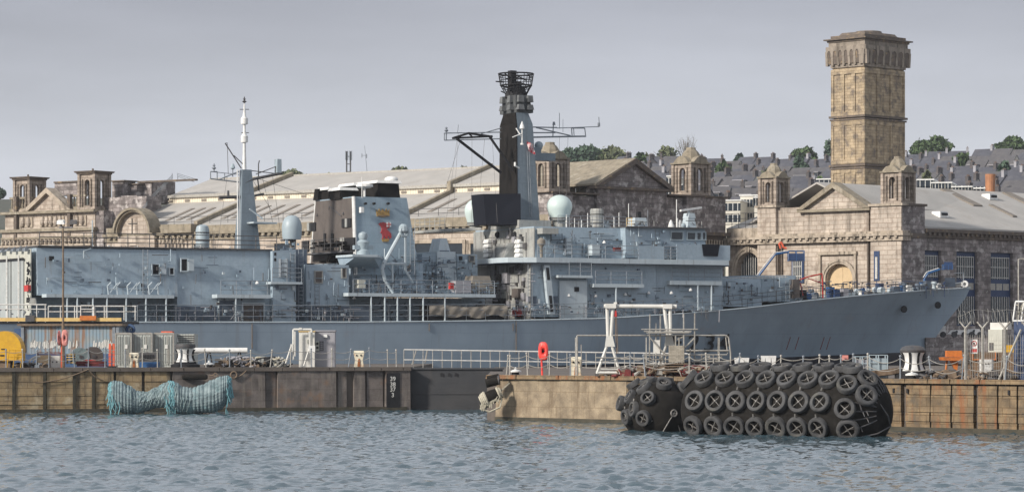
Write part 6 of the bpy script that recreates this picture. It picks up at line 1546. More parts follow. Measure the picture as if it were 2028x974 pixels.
dense(1062, 1242, 455, 500, 2.0, 75, 'bridge_fittings'); dense(1245, 1398, 476, 506, 1.2, 50, 'bridge_fittings'); dense(1056, 1298, 522, 618, .92, 40, 'wall_fittings'); dense(1302, 1430, 560, 606, 1.25, 20, 'wall_fittings'); dense(1432, 1508, 556, 594, 2.5, 30, 'wall_fittings'); dense(1511, 1575, 552, 584, 2.9, 26, 'wall_fittings')
dense(275, 700, 606, 630, .7, 130, 'deck_fittings', (m.raild, m.shipdark, m.kiosk)); dense(1000, 1430, 604, 618, .6, 110, 'deck_fittings', (m.raild, m.shipdark, m.kiosk)); dense(95, 340, 596, 630, 3.1, 60, 'deck_fittings', (m.raild, m.paint, m.kiosk)); dense(700, 980, 594, 628, 3.3, 80, 'deck_fittings', (m.raild, m.paint, m.kiosk))
dense(1110, 1395, 436, 448, 5, 60, 'roof_fittings', (m.raild, m.primer)); dense(80, 470, 484, 491, 3, 40, 'roof_fittings', (m.whitec, m.raild)); dense(1585, 1880, 556, 574, 6.5, 130, 'deck_fittings', (m.raild, m.shipdark, m.bluew))
# aft faces: pipes and boxes on the pale bulkheads
for (x0, x1, y0, y1, u, par, n) in ((960, 1045, 462, 508, ua2-.1, fb, 60), (965, 1048, 525, 630, ua-.1, fa, 110)):
    for mt in (m.raild, m.kiosk):
        b = B_()
        for i in range(n//2):
            px = sr.uniform(x0, x1); py = sr.uniform(y0, y1); a = aft(px, py, u); k = sr.random()
            if k < .5: c = aft(px+sr.uniform(-1, 1), py+sr.uniform(6, 30), u); b.tube(a, c, sr.uniform(.02, .045), n=4)
            elif k < .7: c = aft(px+sr.uniform(6, 20), py, u); b.tube(a, c, .025, n=4)
            else: q = sr.uniform(.08, .3); b.box(u-.2, u, a[1]-q, a[1]+q, a[2]-q, a[2]+q*1.2)
        b.build('wall_fittings', mt, par, kind='stuff')
# ================= things on the quays
def T(name, label, cat, px, off=1.0, side='L', yaw=0.0, group=None, D=None):
    q, zg = (QL, ZL) if side == 'L' else (QR, ZR)
    if D is None: D = q.world(*q.pt(px, HY, off)[:2])[1]
    fr = Fr(px, D, yaw, zg); t = empty(name, label, cat, fr, group); return t, fr
def gz(fr, px): return (0 if fr is None else 0)
def pb(fr, par, name, mat, x0, x1, y0, y1, d0, d1, t=0.0, ty=0.0, label=None):
    """box between photo columns x0..x1 and rows y0..y1; y1=None stands it on the ground"""
    b = MB(fr); u0, u1 = fr.U(x0, d0), fr.U(x1, d0); c = (x0+x1)/2
    z1 = fr.Z(c, y0, d0); z0 = 0.0 if y1 is None else fr.Z(c, y1, d0)
    b.box(u0, u1, d0, d1, z0, z1, t, ty); return b.build(name, mat, par, label=label)

# --- chain fences
def chain_fence(side, posts, label, off=.55, ytop=None, h=1.2, cols=(m.galv, m.rail)):
    q = QL if side == 'L' else QR; zg = ZL if side == 'L' else ZR
    t = empty('chain_fence', label, 'fence', q); r_ = random.Random(len(posts)); tops = []
    for px in posts:
        u = q.U(px, off); ln = r_.uniform(-.03, .03) if r_.random() < .7 else r_.uniform(-.22, .22); hh = h*r_.uniform(.92, 1.08)
        b = MB(q); b.tube((u, off, zg), (u+ln, off, zg+hh), .042, n=6); b.lathe((u, off, zg), [(.10, 0), (.10, .04)], 8); b.lathe((u+ln, off, zg+hh-.02), [(.03, 0), (.07, .04), (.06, .10), (.02, .13)], 7); b.build('post', r_.choice(cols), t); tops.append((u, ln, hh))
    for (u0, l0, h0), (u1, l1, h1) in zip(tops[:-1], tops[1:]):
        for fr_, sag in ((.93, .16), (.52, .13)):
            b = MB(q); n = 9; s_ = sag*r_.uniform(.5, 1.6)*min(1.6, (u1-u0)/1.3)
            b.path([(u0+l0*fr_+(u1+l1*fr_-u0-l0*fr_)*i/n, off, zg+(h0+(h1-h0)*i/n)*fr_-s_*4*(i/n)*(1-i/n)) for i in range(n+1)], .019, 4); b.build('chain', m.galv, t)
chain_fence('L', [-25, 12, 45, 72, 97, 148, 175, 208, 248, 282, 312, 359, 408, 455, 497, 535, 575, 617, 657, 690, 733, 768, 785], 'row of leaning grey stanchions with slack chains along the left quay edge')
chain_fence('R', [1003, 1010, 1045, 1088, 1130, 1248, 1278, 1365, 1400, 1425, 1460, 1502, 1545, 1590, 1620, 1643, 1665, 1690, 1718, 1783, 1845, 1905, 1990, 2060], 'row of grey stanchions with slack chains along the right quay edge')

# --- lamp post
t, f = T('lamp_post', 'tall thin brown lamp post with two floodlights at the far left', 'lamp post', 125, 2.0)
b = MB(f); b.tube((0, 0, 0), f.pt(125, 640), .13, .10, 8); b.tube(f.pt(125, 640), f.pt(125, 448), .075, .055, 8); b.build('pole', m.wood, t)
b = MB(f); b.ptube((117, 450.5, 0), (143, 450.5, 0), .05, 6); b.build('crossarm', m.kiosk, t)
for px, s_ in ((121, -1), (145, 1)):
    b = MB(f); c = f.pt(px, 441, 0); b.hexa([(c[0]-.26, -.3, c[2]-.12), (c[0]+.26, -.3, c[2]-.12), (c[0]+.26, .2, c[2]-.02), (c[0]-.26, .2, c[2]-.02), (c[0]-.20+.06*s_, -.22, c[2]+.12), (c[0]+.22+.06*s_, -.22, c[2]+.12), (c[0]+.22, .2, c[2]+.2), (c[0]-.22, .2, c[2]+.2)]); o = b.build('floodlight', m.whitec if s_ < 0 else m.raild, t)
    b = MB(f); b.tube((c[0], 0, c[2]-.1), (c[0]-.1*s_, 0, c[2]-.30), .035, n=5); b.build('bracket', m.raild, o)
# --- faded lifebuoy holder by the post
t, f = T('lifebuoy_stand', 'faded pink lifebuoy housings on a red post at the foot of the tall lamp post', 'lifebuoy', 122, 1.2)
b = MB(f); b.tube((0, 0, 0), f.pt(122, 668), .05, n=7); b.build('post', m.redor, t)
def buoy(f, t, px, py, w_, h_, mat, yw=0.0, thick=.16):
    c = f.pt(px, py, -.05); b = MB(f); s_ = f.sc(px); W, H = w_/2/s_, h_/2/s_; n = 26
    out_ = [(math.copysign(abs(math.cos(2*math.pi*i/n))**.62, math.cos(2*math.pi*i/n))*W, math.copysign(abs(math.sin(2*math.pi*i/n))**.75, math.sin(2*math.pi*i/n))*H) for i in range(n)]
    vs = []
    for k, (sc_, y) in enumerate(((.30, -.02), (.34, -thick*.8), (.6, -thick), (.9, -thick*.7), (1, 0), (.95, thick*.45), (.3, thick*.4))):
        for x, z in out_: vs.append((c[0]+x*sc_*(math.cos(yw)), c[1]+y+x*sc_*math.sin(yw), c[2]+z*sc_))
    K = 7; b.add(vs, [(j*n+i, j*n+(i+1) % n, (j+1)*n+(i+1) % n, (j+1)*n+i) for j in range(K-1) for i in range(n)]+[tuple(range(n)), tuple(range((K-1)*n, K*n))])
    o = b.build('buoy_housing', mat, t, smooth=True)
    b = MB(f); b.lathe((c[0], c[1]-.03, c[2]), [(W*.27, -.02), (W*.27, .02)], 12, 'y'); b.build('centre_hole', m.black, o); return o
buoy(f, t, 117, 669, 9, 30, m.pinkred, .9); buoy(f, t, 128.5, 669, 13, 33, m.pinkred, .1)
t, f = T('lifebuoy_stand', 'bright red lifebuoy housing on a thin red post beside the dock gate railing', 'lifebuoy', 1074, .9, 'R')
b = MB(f); b.tube((0, 0, 0), f.pt(1072, 700), .06, n=8); b.build('post', m.lifered, t)
buoy(f, t, 1076, 695, 20.5, 37, m.lifered, -.25, .22)

# --- yellow machine at the left edge
t, f = T('yellow_machine', 'round topped yellow steel machine cut off by the left edge', 'machine', 12, 2.2)
b = MB(f); s_ = f.sc(12); 
prof = [(0, 0)]+[(28/s_*math.cos(a), 26/s_*math.sin(a)) for a in [math.pi/2*i/10 for i in range(11)]]
c = f.pt(12, 692)
b.prism([(c[0]-1.2+(.0), c[2]-.75), (c[0]+1.12, c[2]-.75)]+[(c[0]-.05+1.17*math.cos(math.pi*i/14), c[2]+1.25*math.sin(math.pi*i/14)) for i in range(15)], -.5, 1.1); b.build('hood', m.yellow, t)
pb(f, t, 'base', m.wood, -12, 20, 712, None, -.3, .9)
pb(f, t, 'slot', m.black, 2, 12, 690, 692, -.53, -.49); pb(f, t, 'slot', m.black, 0, 8, 702, 705, -.53, -.49)
b = MB(f)
for x in (18, 30, 45):
    b.tube((f.U(x), -.9, 0), f.pt(x, 692, -.9), .035, n=5)
for y in (692, 706): b.ptube((18, y, -.9), (45, y, -.9), .03, 5)
b.build('cage', m.yellow, t)

# --- weathered shed, access gangway above it
t, f = T('workshop_shed', 'weathered blue corrugated shed streaked with rust and patchy white lettering', 'shed', 130, 11)
b = MB(f); u0, u1 = f.U(42), f.U(236); b.box(u0, u1, 0, 6, 0, f.Z(130, 645)); b.build('wall', m.shed, t)
b = MB(f); b.box(u0-.1, u1+.1, -.12, -.005, 0, f.Z(130, 700)); b.build('lower_wall', m.shedblue, t)
b = MB(f); b.box(u0-.25, u1+.25, -.3, 6.2, f.Z(130, 645), f.Z(130, 641)); b.build('roof', m.wood, t)
b = MB(f)
for x in (45, 226, 233): b.box(f.U(x)-.1, f.U(x)+.1, -.16, -.01, 0, f.Z(130, 646))
b.build('frame_post', m.rail, t)
pr2 = random.Random(9); z0, z1 = f.Z(130, 690), f.Z(130, 672)
for (x0, x1) in ((60, 74), (76, 80), (84, 96), (99, 112), (114, 119), (135, 140), (144, 147), (150, 154), (184, 192), (194, 222)):
    b = MB(f); x = x0
    while x < x1:
        w_ = pr2.uniform(1.4, 4); a = f.U(x); c = f.U(min(x+w_*.8, x1)); q0 = pr2.uniform(0, .35); q1 = pr2.uniform(.65, 1)
        b.prism([(a, z0+(z1-z0)*q0), (c, z0+(z1-z0)*q0*pr2.uniform(.3, 1)), (c+.03, z0+(z1-z0)*q1), (a+.05, z0+(z1-z0)*q1)], -.03, -.002); x += w_
    b.build('worn_lettering', m.white, t)
pb(f, t, 'door', m.shedblue, 28, 42, 650, None, -.05, .3)
t, f = T('access_gangway', 'raised white railed gangway with a pale yellow beam across the left end of the ship', 'gangway', 130, 23)
b = MB(f); b.pbox(-60, 240, 629, 636, 0, .35); b.build('yellow_beam', m.paleyel, t)
b = MB(f); b.pbox(-60, 268, 636.5, 641, .1, 2.4); b.build('deck', m.black, t)
for x in (-30, 60, 130, 200, 262): b = MB(f); b.tube((f.U(x), .9, 0), f.pt(x, 640, .9), .1, n=6); b.build('leg', m.raild, t)
def grail(x0, x1, yt, ym, yb, posts):
    b = MB(f); b.ptube((x0, yt, .1), (x1, yt, .1), .05, 6); b.ptube((x0, ym, .1), (x1, ym, .1), .038, 5)
    for x in posts: b.ptube((x, yt, .1), (x, yb, .1), .045, 5)
    b.build('railing', m.railw, t)
grail(-60, 92, 603, 612, 638, (-20, 15, 37, 73, 90)); grail(96, 262, 606, 617, 630, (96, 120, 148, 153, 185, 188, 207, 211)); grail(246, 270, 606, 617, 634, (246, 268)); 
b = MB(f); b.ptube((160, 605, 0), (186, 605, 0), .05); b.ptube((160, 605, 0), (160, 630, 0), .05); b.ptube((186, 605, 0), (186, 630, 0), .05); b.ptube((160, 612, 0), (186, 612, 0), .04); b.build('gate', m.railw, t)
pb(f, t, 'orange_bundle', m.orange, 158, 190, 625, 634, -.2, -.02); pb(f, t, 'machinery', m.raild, 50, 68, 624, 636, -.1, .8); pb(f, t, 'machinery', m.primer, 57, 72, 590, 604, .5, 1.0, .1)
b = MB(f)
for k in range(14): x = -10+k*7+rng.uniform(-3, 3); y = 612+rng.uniform(0, 22); b.ptube((x, y, .6), (x+rng.uniform(-8, 8), y+rng.uniform(-8, 8), .6), .05, 4)
b.build('hose_tangle', m.rail, t)

# --- containers
xs_ = ((228, 261, 'slightly darker grey ribbed container leftmost of the three beside the blue shed'), (263, 302, 'middle grey ribbed container of the three, behind the small blue tank'), (303, 345, 'rightmost grey ribbed container of the three, behind the black and white capstan'))
for x0, x1, lab in xs_:
    t, f = T('shipping_container', lab, 'container', (x0+x1)/2, 8, group='grey ribbed containers on the left quay')
    pb(f, t, 'body', m.cont, x0, x1, 659, None, 0, 3.0)
    b = MB(f); u0, u1 = f.U(x0), f.U(x1); z1 = f.Z(x0, 659)
    for u in (u0, u1-.09): b.box(u, u+.09, -.06, -.001, 0, z1)
    b.box(u0+.0901, u1-.0901, -.05, -.001, z1-.1, z1+.03); b.build('corner_strip', m.galv, t)
    for k in range(2):
        b = MB(f); w_ = (u1-u0-.22)/2; a = u0+.11+k*w_; b.box(a+.02, a+w_-.02, -.035, -.002, .15, z1-.15)
        n = 4
        for i in range(n): b.box(a+.06+i*(w_-.1)/n, a+.06+(i+.5)*(w_-.1)/n, -.07, -.036, .25, z1-.25)
        o = b.build('door', m.cont, t); b = MB(f); b.box(a+w_*.42, a+w_*.48, -.10, -.072, .2, z1-.2); b.build('lock_bar', m.galv, o)
    b = MB(f); b.pbox((x0+x1)/2+3, (x0+x1)/2+8, 682, 690, -.12, -.075); b.build('label_plate', m.white, t)
t, f = T('red_pallet', 'flat red bundle lying on top of the rightmost grey container', 'bundle', 331, 8.5)
pb(f, t, 'bundle', m.redor, 319, 341, 655.6, 658.8, 0, 1.2)
t, f = T('ribbed_unit', 'low dark slatted unit right of the grey containers behind the capstan', 'unit', 362, 9.5)
pb(f, t, 'body', m.cont, 346, 385, 661, None, 0, 2.5)
b = MB(f); [b.pbox(346, 385, y, y+1.2, -.05, -.005) for y in (664, 668, 672, 676)]; b.split('slat', m.raild, t)
b = MB(f); b.pprism([(347.5, 677), (354, 677), (350.8, 667)], -.12, -.06); b.build('white_marker', m.whitec, t)
t, f = T('blue_reel', 'small blue hose reel hanging behind the containers above the shed', 'reel', 258, 12)
b = MB(f); b.torus(f.pt(258, 652), (0, 1, 0), .26, .12, 14, 6); b.tube((0, 0, 0), f.pt(258, 650), .05, n=5); b.build('reel', m.shedblue, t)

# --- cable reels
for (x, lab, r_) in ((160, 'left and nearer grey green cable drum in front of the blue shed', 17), (186, 'dark cable drum right of the paler one in front of the blue shed', 18)):
    t, f = T('cable_drum', lab, 'cable drum', x, 4.5, yaw=18, group='cable drums by the shed')
    b = MB(f); s_ = f.sc(x); R0 = r_/s_*1.05
    for d in (0, .75): b.lathe((0, d, R0+.12), [(R0, -.04), (R0, .04)], 22, 'y')
    b.split('flange', m.ropeg if x < 170 else m.sootbrown, t); b = MB(f); b.lathe((0, .04, R0+.12), [(R0*.8, 0), (R0*.8, .66)], 18, 'y'); b.build('cable', m.black, t)
    b = MB(f); b.lathe((0, -.06, R0+.12), [(R0*.2, -.03), (R0*.2, .03)], 10, 'y'); b.build('hub', m.raild, t)
t, f = T('red_skid', 'low dark red steel skid under the cable drums', 'skid', 178, 3.2)
b = MB(f); b.pbox(150, 206, 715, 721, 0, 1.4); b.pbox(152, 208, 722, 725, .05, 1.3); b.build('frame', m.blackred, t); pb(f, t, 'rail', m.red, 165, 190, 712, 714, -.1, 0)
t, f = T('tan_crate', 'square tan crate on a pallet left of the lamp post', 'crate', 85, 2.6); pb(f, t, 'box', m.door, 73, 97, 703, 720, 0, .9); pb(f, t, 'pallet', m.wood, 72, 98, 721, None, -.05, .95)
t, f = T('white_crate', 'white box with dark spots just left of the lamp post foot', 'crate', 109, 2.6); pb(f, t, 'box', m.white, 100, 118, 704, None, 0, .9)
b = MB(f); [b.pbox(x, x+2.4, 715, 717.5, -.03, -.005) for x in (103, 111)]; b.split('socket', m.black, t)
t, f = T('spanner_rack', 'low rack of yellow and black tools right of the lamp post', 'rack', 141, 2.8)
b = MB(f); [b.pbox(131, 147, y, y+1.6, 0, .6) for y in (701, 706, 711, 717)]; b.build('shelf', m.paleyel, t); b = MB(f); [b.pbox(x, x+1.4, 700, 720, .02, .58) for x in (131.5, 139, 145.5)]; b.build('upright', m.black, t)
t, f = T('white_bent_frame', 'bent white tubular frame leaning left of the tan crate', 'frame', 66, 2.4); b = MB(f); b.ppath([(56, 722, 0), (60, 712, 0), (70, 706, 0), (80, 706, 0)], .07, 6); b.ppath([(62, 723, .3), (68, 712, .3), (75, 708, .3)], .05, 6); b.build('tube', m.white, t)
t, f = T('dark_rack', 'low dark steel rack behind the two crates', 'rack', 100, 3.6); b = MB(f); b.pbox(74, 120, 697, 699, 0, .6); b.pbox(74, 120, 701, 702.5, 0, .6); [b.tube((f.U(x), .3, 0), f.pt(x, 697, .3), .04, n=5) for x in (75, 97, 119)]; b.build('frame', m.blackred, t)
for x in (217.5, 224.5):
    t, f = T('orange_barrier', 'upright red-orange plastic barrier post, %s of the pair left of the containers' % ('left' if x < 220 else 'right'), 'barrier', x, 1.6, group='pair of orange barriers')
    b = MB(f); 
    for y0, y1 in ((680, 692), (693, 705), (706, 718), (719, 727)): b.pbox(x-2.6, x+2.6, y0, y1, 0, .22, .02)
    b.build('post', m.redor, t)
    b = MB(f); b.box(-.16, .16, -.1, .35, 0, .12); b.build('foot', m.black, t)
# mooring bollards
def bollard(px, x0, x1, y0, lab, off=1.3, side='L', rust=True, group='white mooring bollards'):
    t, f = T('mooring_bollard', lab, 'bollard', px, off, side, group=group); s_ = f.sc(px); W = (x1-x0)/2/s_; H = f.Z(px, y0)
    b = MB(f); b.hexa([(-W*.95, -.25, 0), (W*.95, -.25, 0), (W*.95, .25, 0), (-W*.95, .25, 0), (-W*.72, -.22, H*.42), (W*.72, -.22, H*.42), (W*.72, .22, H*.42), (-W*.72, .22, H*.42)])
    b.hexa([(-W*.72, -.22, H*.4201), (W*.72, -.22, H*.4201), (W*.72, .22, H*.4201), (-W*.72, .22, H*.4201), (-W, -.25, H*.86), (W, -.25, H*.86), (W, .25, H*.86), (-W, .25, H*.86)]); b.hexa([(-W, -.25, H*.8601), (W, -.25, H*.8601), (W, .25, H*.8601), (-W, .25, H*.8601), (-W*.9, -.2, H), (W*.9, -.2, H), (W*.9, .2, H), (-W*.9, .2, H)])
    b.build('casting', m.bolwhite, t)
    if rust:
        b = MB(f); b.prism([(-W*.25, .05), (W*.3, .05), (W*.22, H*.45), (0, H*.55), (-W*.18, H*.42)], -.285, -.2); b.build('rust_opening', m.rustm, t)
        b = MB(f)
        for k in (-.4, .4): b.lathe((W*k, -.26, H*.72), [(.06, -.03), (.06, .04)], 8, 'y')
        b.split('bolt_hole', m.black, t)
m.bolwhite = M('chipped_white_iron', (.74, .70, .56), (.66, .60, .46), scale=3, rough=.6, patch=(.45, .17, .04), pfac=.9, pscale=2.2, ppos=.57, streak=(.40, .15, .05), sfac=.7, sscale=4, sw=.2, spos=.56)
m.rustm = M('orange_rust', (.42, .14, .035), (.20, .07, .03), scale=5, rough=.9)
bollard(711, 700, 721, 694, 'chipped white rusty bollard right of the grey kiosk')
bollard(266, 257, 276, 698, 'chipped white bollard in front of the middle grey container', .9)
bollard(1140, 1128, 1152, 706, 'white angular bollard right of the red lifebuoy post', 1.3, 'R')
def deck_bollard(px, x0, x1, y0, lab, side='R', off=1.2):
    t, f = T('white_bollard', lab, 'bollard', px, off, side, group='white topped bollards behind the big fender'); s_ = f.sc(px); W = (x1-x0)/2/s_; H = f.Z(px, y0)
    b = MB(f); b.box(-W*.6, W*.6, -.2, .2, 0, H*.35, .0); b.hexa([(-W*.8, -.25, H*.35), (W*.8, -.25, H*.35), (W*.8, .25, H*.35), (-W*.8, .25, H*.35), (-W, -.3, H), (W, -.3, H), (W, .3, H), (-W, .3, H)]); b.build('casting', m.whitec, t)
    b = MB(f); b.tube((-W*.5, -.27, H*.6), (-W*.5, -.27, H*.9), .03, n=4); b.tube((W*.3, -.27, H*.6), (W*.3, -.27, H*.9), .03, n=4); b.split('bolt', m.raild, t)
deck_bollard(1469, 1455, 1483, 708, 'white bollard behind the left end of the big tyre fender'); deck_bollard(1522, 1508, 1537, 704, 'white tapered bollard between two chain posts behind the big fender')
# capstans
def capstan(px, w_, y0, lab, off, side, dome=True):
    t, f = T('capstan', lab, 'capstan', px, off, side); s_ = f.sc(px); W = w_/2/s_; H = f.Z(px, y0)
    prof = [(W*1.0, H*.24), (W*.88, H*.34), (W*.78, H*.44), (W*.77, H*.54), (W*.83, H*.68), (W*.98, H*.78)]
    b = MB(f); b.lathe((0, 0, 0), [(W*1.45, 0), (W*1.45, H*.12), (W*1.12, H*.17), (W*1.10, H*.24)], 24); b.build('base', m.black, t)
    b = MB(f); b.lathe((0, 0, 0), prof, 28); b.build('barrel', m.whitec, t, smooth=True)
    n = 8
    for i in range(n):      # dark whelps standing on the barrel
        a = 2*math.pi*(i+.5)/n; b = MB(f)
        for (r0, h0), (r1, h1) in zip(prof[:-1], prof[1:]):
            ww = W*.085; c, s2 = math.cos(a), math.sin(a)
            P_ = lambda r_, h, k, o_: (c*(r_+o_)-s2*k*ww, s2*(r_+o_)+c*k*ww, h)
            b.hexa([P_(r0, h0, -1, -.05), P_(r0, h0, 1, -.05), P_(r0, h0, 1, .05), P_(r0, h0, -1, .05), P_(r1, h1, -1, -.05), P_(r1, h1, 1, -.05), P_(r1, h1, 1, .05), P_(r1, h1, -1, .05)])
        b.build('whelp', m.black, t)
    b = MB(f)
    if dome: b.lathe((0, 0, 0), [(W*1.0, H*.78), (W*1.04, H*.85), (W*.85, H*.94), (W*.5, H*.985), (.01, H)], 28)
    else: b.lathe((0, 0, 0), [(W*.98, H*.82), (W*1.02, H*.9), (W*.98, H)], 28)
    b.build('head', m.raild, t, smooth=True)
capstan(1808, 50, 683, 'large black and white capstan on the right quay below the ship bow', 2.6, 'R'); capstan(367, 40, 681, 'black and white capstan in front of the grey containers on the left quay', 1.8, 'L', False)
# low flat capped mooring points
for px, sd, off, w_ in ((414, 'L', .9, 20), (843, 'L', 2.0, 20), (1021, 'R', .9, 23), (1806, 'R', .9, 26)):
    lab = {414: 'low white-capped mooring point right of the left capstan', 843: 'low white-capped mooring point at the left end of the gate railing', 1021: 'low white-capped mooring point left of the red lifebuoy stand', 1806: 'low white-capped mooring point in front of the large capstan'}[px]
    t, f = T('mooring_point', lab, 'mooring point', px, off, sd, group='low white-capped mooring points'); s_ = f.sc(px); W = w_/2/s_
    if px == 843: continue
    b = MB(f); b.lathe((0, 0, 0), [(W*.75, 0), (W*.6, .12), (W*.62, .2)], 18); b.build('base', m.black, t); b = MB(f); b.lathe((0, 0, .2), [(W, 0), (W*1.0, .07), (W*.5, .14), (W*.2, .16), (W*.18, .27), (.01, .3)], 18); b.build('cap', m.whitec, t, smooth=True)
o = bpy.data.objects.get('mooring_point.001')
if o and not o.children: bpy.data.objects.remove(o)
# --- generator, pipe, rope heap, frame, cabinet, kiosk
t, f = T('generator', 'dark grey boxed generator on a bright blue base in front of the containers', 'generator', 294, 1.6)
pb(f, t, 'housing', m.raild, 277, 311, 698, 716, 0, 1.3, .03); pb(f, t, 'blue_base', m.blue, 276, 312, 716.5, None, -.05, 1.35)
b = MB(f); [b.pbox(281+i*3.2, 282.6+i*3.2, 702, 712, -.03, -.003) for i in range(8)]; b.split('louvre', m.black, t)
t, f = T('white_pipe', 'long white pipe resting on black trestles behind the rope heaps', 'pipe', 440, 4.5)
b = MB(f); b.ptube((384, 693.5, 0), (490, 693.5, 0), .19, 12); b.build('pipe', m.whitec, t)
for x in (414, 474): b = MB(f); b.tube(f.pt(x, 690, -.1), (f.U(x-8), -.1, 0), .05, n=5); b.tube(f.pt(x, 690, -.1), (f.U(x+8), -.1, 0), .05, n=5); b.build('trestle', m.black, t)
def heap(px, w_, h_, mats, lab, off, side, n=40, seed=1, cat='rope heap', name='rope_heap', tubes=True):
    t, f = T(name, lab, cat, px, off, side); r_ = random.Random(seed); s_ = f.sc(px); W = w_/s_/2; H = h_/s_
    for mi, mt in enumerate(mats):
        b = MB(f)
        for i in range(n//len(mats)):
            x = r_.uniform(-W, W); top_ = H*(1-(x/W)**2)**.5; z = r_.uniform(.05, max(.1, top_)); y = r_.uniform(-.5, .6)
            if tubes and r_.random() < .75:
                pts = [(x, y, z)]
                for k in range(4): x2, y2, z2 = pts[-1]; pts.append((x2+r_.uniform(-.35, .35), y2+r_.uniform(-.2, .2), max(.05, min(H, z2+r_.uniform(-.22, .22)))))
                b.path(pts, r_.uniform(.04, .08), 5)
            else: q = r_.uniform(.1, .26); b.box(x-q, x+q, y-q, y+q, max(0, z-q), z+q*.7, .04)
        b.build(('coil', 'scrap', 'sheet')[mi % 3], mt, t)
heap(470, 80, 20, (m.black, m.kiosk, m.wood), 'dark heap of rope and scrap left of the white frame', 2.2, 'L', 90, 2)
heap(520, 90, 20, (m.primer, m.black, m.ropew), 'tangled heap of pale hoses beside the white tubular frame', 2.4, 'L', 110, 3)
heap(1290, 110, 20, (m.wood, m.blackred, m.galv), 'jumble of rusty red pipes and brackets under the gantry', 1.6, 'R', 130, 4, 'scrap heap', 'scrap_heap')
heap(1400, 90, 22, (m.wood, m.galv, m.blackred), 'jumble of scaffold fittings left of the big tyre fender', 1.8, 'R', 110, 5, 'scrap heap', 'scrap_heap')
heap(1872, 60, 16, (m.raild, m.wood), 'dark coil of heavy rope on the right quay edge', 1.3, 'R', 70, 6)
heap(1235, 50, 10, (m.wood, m.galv), 'scattered fittings at the foot of the white gantry', 1.4, 'R', 40, 7, 'scrap heap', 'scrap_heap')
heap(1975, 70, 14, (m.wood, m.raild), 'low debris under the barbed wire fence', 1.6, 'R', 50, 8, 'scrap heap', 'scrap_heap')
heap(60, 60, 9, (m.black, m.wood, m.rail), 'low dark cables lying beside the yellow machine', 2.0, 'L', 46, 9)
t, f = T('lifting_frame', 'white tubular lifting frame standing in front of the cream cabinet', 'lifting frame', 598, 1.8)
b = MB(f); b.ppath([(581, 712, .2), (581, 652, .2), (617, 652, .2), (617, 690, .2)], .075, 7); b.ppath([(584.5, 705, 0), (584.5, 656, 0)], .05, 6); b.ppath([(613, 656, 0), (614, 685, 0), (602, 724, 0)], .07, 6); b.ppath([(577, 685, 0), (565, 722, 0)], .07, 6); b.pbox(575, 581, 681, 696, -.05, .1); b.pbox(592, 598, 648.5, 653, .1, .3); b.build('frame', m.white, t)
b = MB(f); b.pbox(611, 624, 684, 697, -.1, .05); b.build('hopper', m.whitec, t)
t, f = T('cream_cabinet', 'tall cream steel cabinet left of the grey kiosk', 'cabinet', 607, 2.4); pb(f, t, 'body', m.white, 592, 623, 657, None, 0, 1.1); pb(f, t, 'panel', m.palebox, 608, 611, 672, 680, -.04, -.005); pb(f, t, 'roof', m.paleyel, 591, 624, 655, 657, -.05, 1.15)
t, f = T('grey_kiosk', 'plain lilac grey kiosk hut with small vents behind the chain fence', 'kiosk', 643, 2.6)
pb(f, t, 'body', m.kiosk, 623.5, 663, 656, None, 0, 1.3); pb(f, t, 'roof', m.kiosk, 622.6, 664.5, 653.5, 656, -.08, 1.4); pb(f, t, 'meter_box', m.palebox, 625, 632, 675, 694, -.12, -.005); pb(f, t, 'lamp', m.whitec, 641, 648, 662, 668, -.15, -.005)
b = MB(f); [b.pbox(633, 640, y, y+1, -.04, -.004) for y in (676, 680, 684, 688, 692)]; b.pbox(633, 634, 675, 694, -.045, -.002); b.pbox(639.4, 640.4, 675, 694, -.045, -.002); b.build('grille', m.raild, t)
b = MB(f); [b.lathe(f.pt(628.5, y, -.13), [(.09, -.02), (.09, .02)], 10, 'y') for y in (680, 688)]; b.split('dial', m.black, t)
for x, lean in ((832, 9), (827, -8)): pass
t, f = T('propped_poles', 'pair of pale poles leaning behind the gate railing', 'poles', 835, 1.8)
b = MB(f); b.ppath([(816, 722, 0), (824, 694, 0)], .05, 5); b.ppath([(842, 718, 0), (846, 694, 0)], .06, 5); b.split('pole', m.galv, t)

# --- gantry
t, f = T('gantry', 'white A-frame lifting gantry with a red hook straddling the right quay', 'gantry', 1262, 1.5, 'R')
b = MB(f); b.ptube((1196, 606, 0), (1340, 606.5, 0), .115, 8); bm_ = b.build('beam', m.white, t)
b = MB(f); b.pbox(1199, 1220, 601, 610, -.25, .25); b.pbox(1313, 1331, 602, 611, -.25, .25); b.pbox(1216, 1222, 598, 604, -.2, .2); b.split('beam_clamp', m.white, t)
for (a, c, j, ft) in (((1202.5, 611), (1214, 611), (1207, 666), (1182, 1228)), ((1316, 611), (1327, 611), (1325, 664), (1299, 1352))):
    b = MB(f); b.ptube((a[0], a[1], 0), (j[0]-3, j[1], 0), .10, 8); b.ptube((c[0], c[1], 0), (j[0]+3, j[1], 0), .10, 8)
    b.pprism([(j[0]-6, j[1]-1), (j[0]+6, j[1]-1), (j[0]+11, j[1]+20), (j[0]-9, j[1]+20)], -.10, .10)
    for fx in ft: b.tube(f.pt(j[0]+(4 if fx > j[0] else -4), j[1]+16, 0), (f.U(fx), 0, .16), .085, n=7)
    b.tube((f.U(ft[0]-1), 0, .22), (f.U(ft[1]+1), 0, .22), .08, n=7); b.tube((f.U(ft[0]+4), 0, .42), (f.U(ft[1]-3), 0, .42), .03, n=5)
    lg = b.build('leg', m.white, t)
    for fx in ft:
        b = MB(f); b.lathe((f.U(fx), -.05, .12), [(.12, 0), (.12, .12)], 12, 'y'); b.build('castor', m.raild, lg)
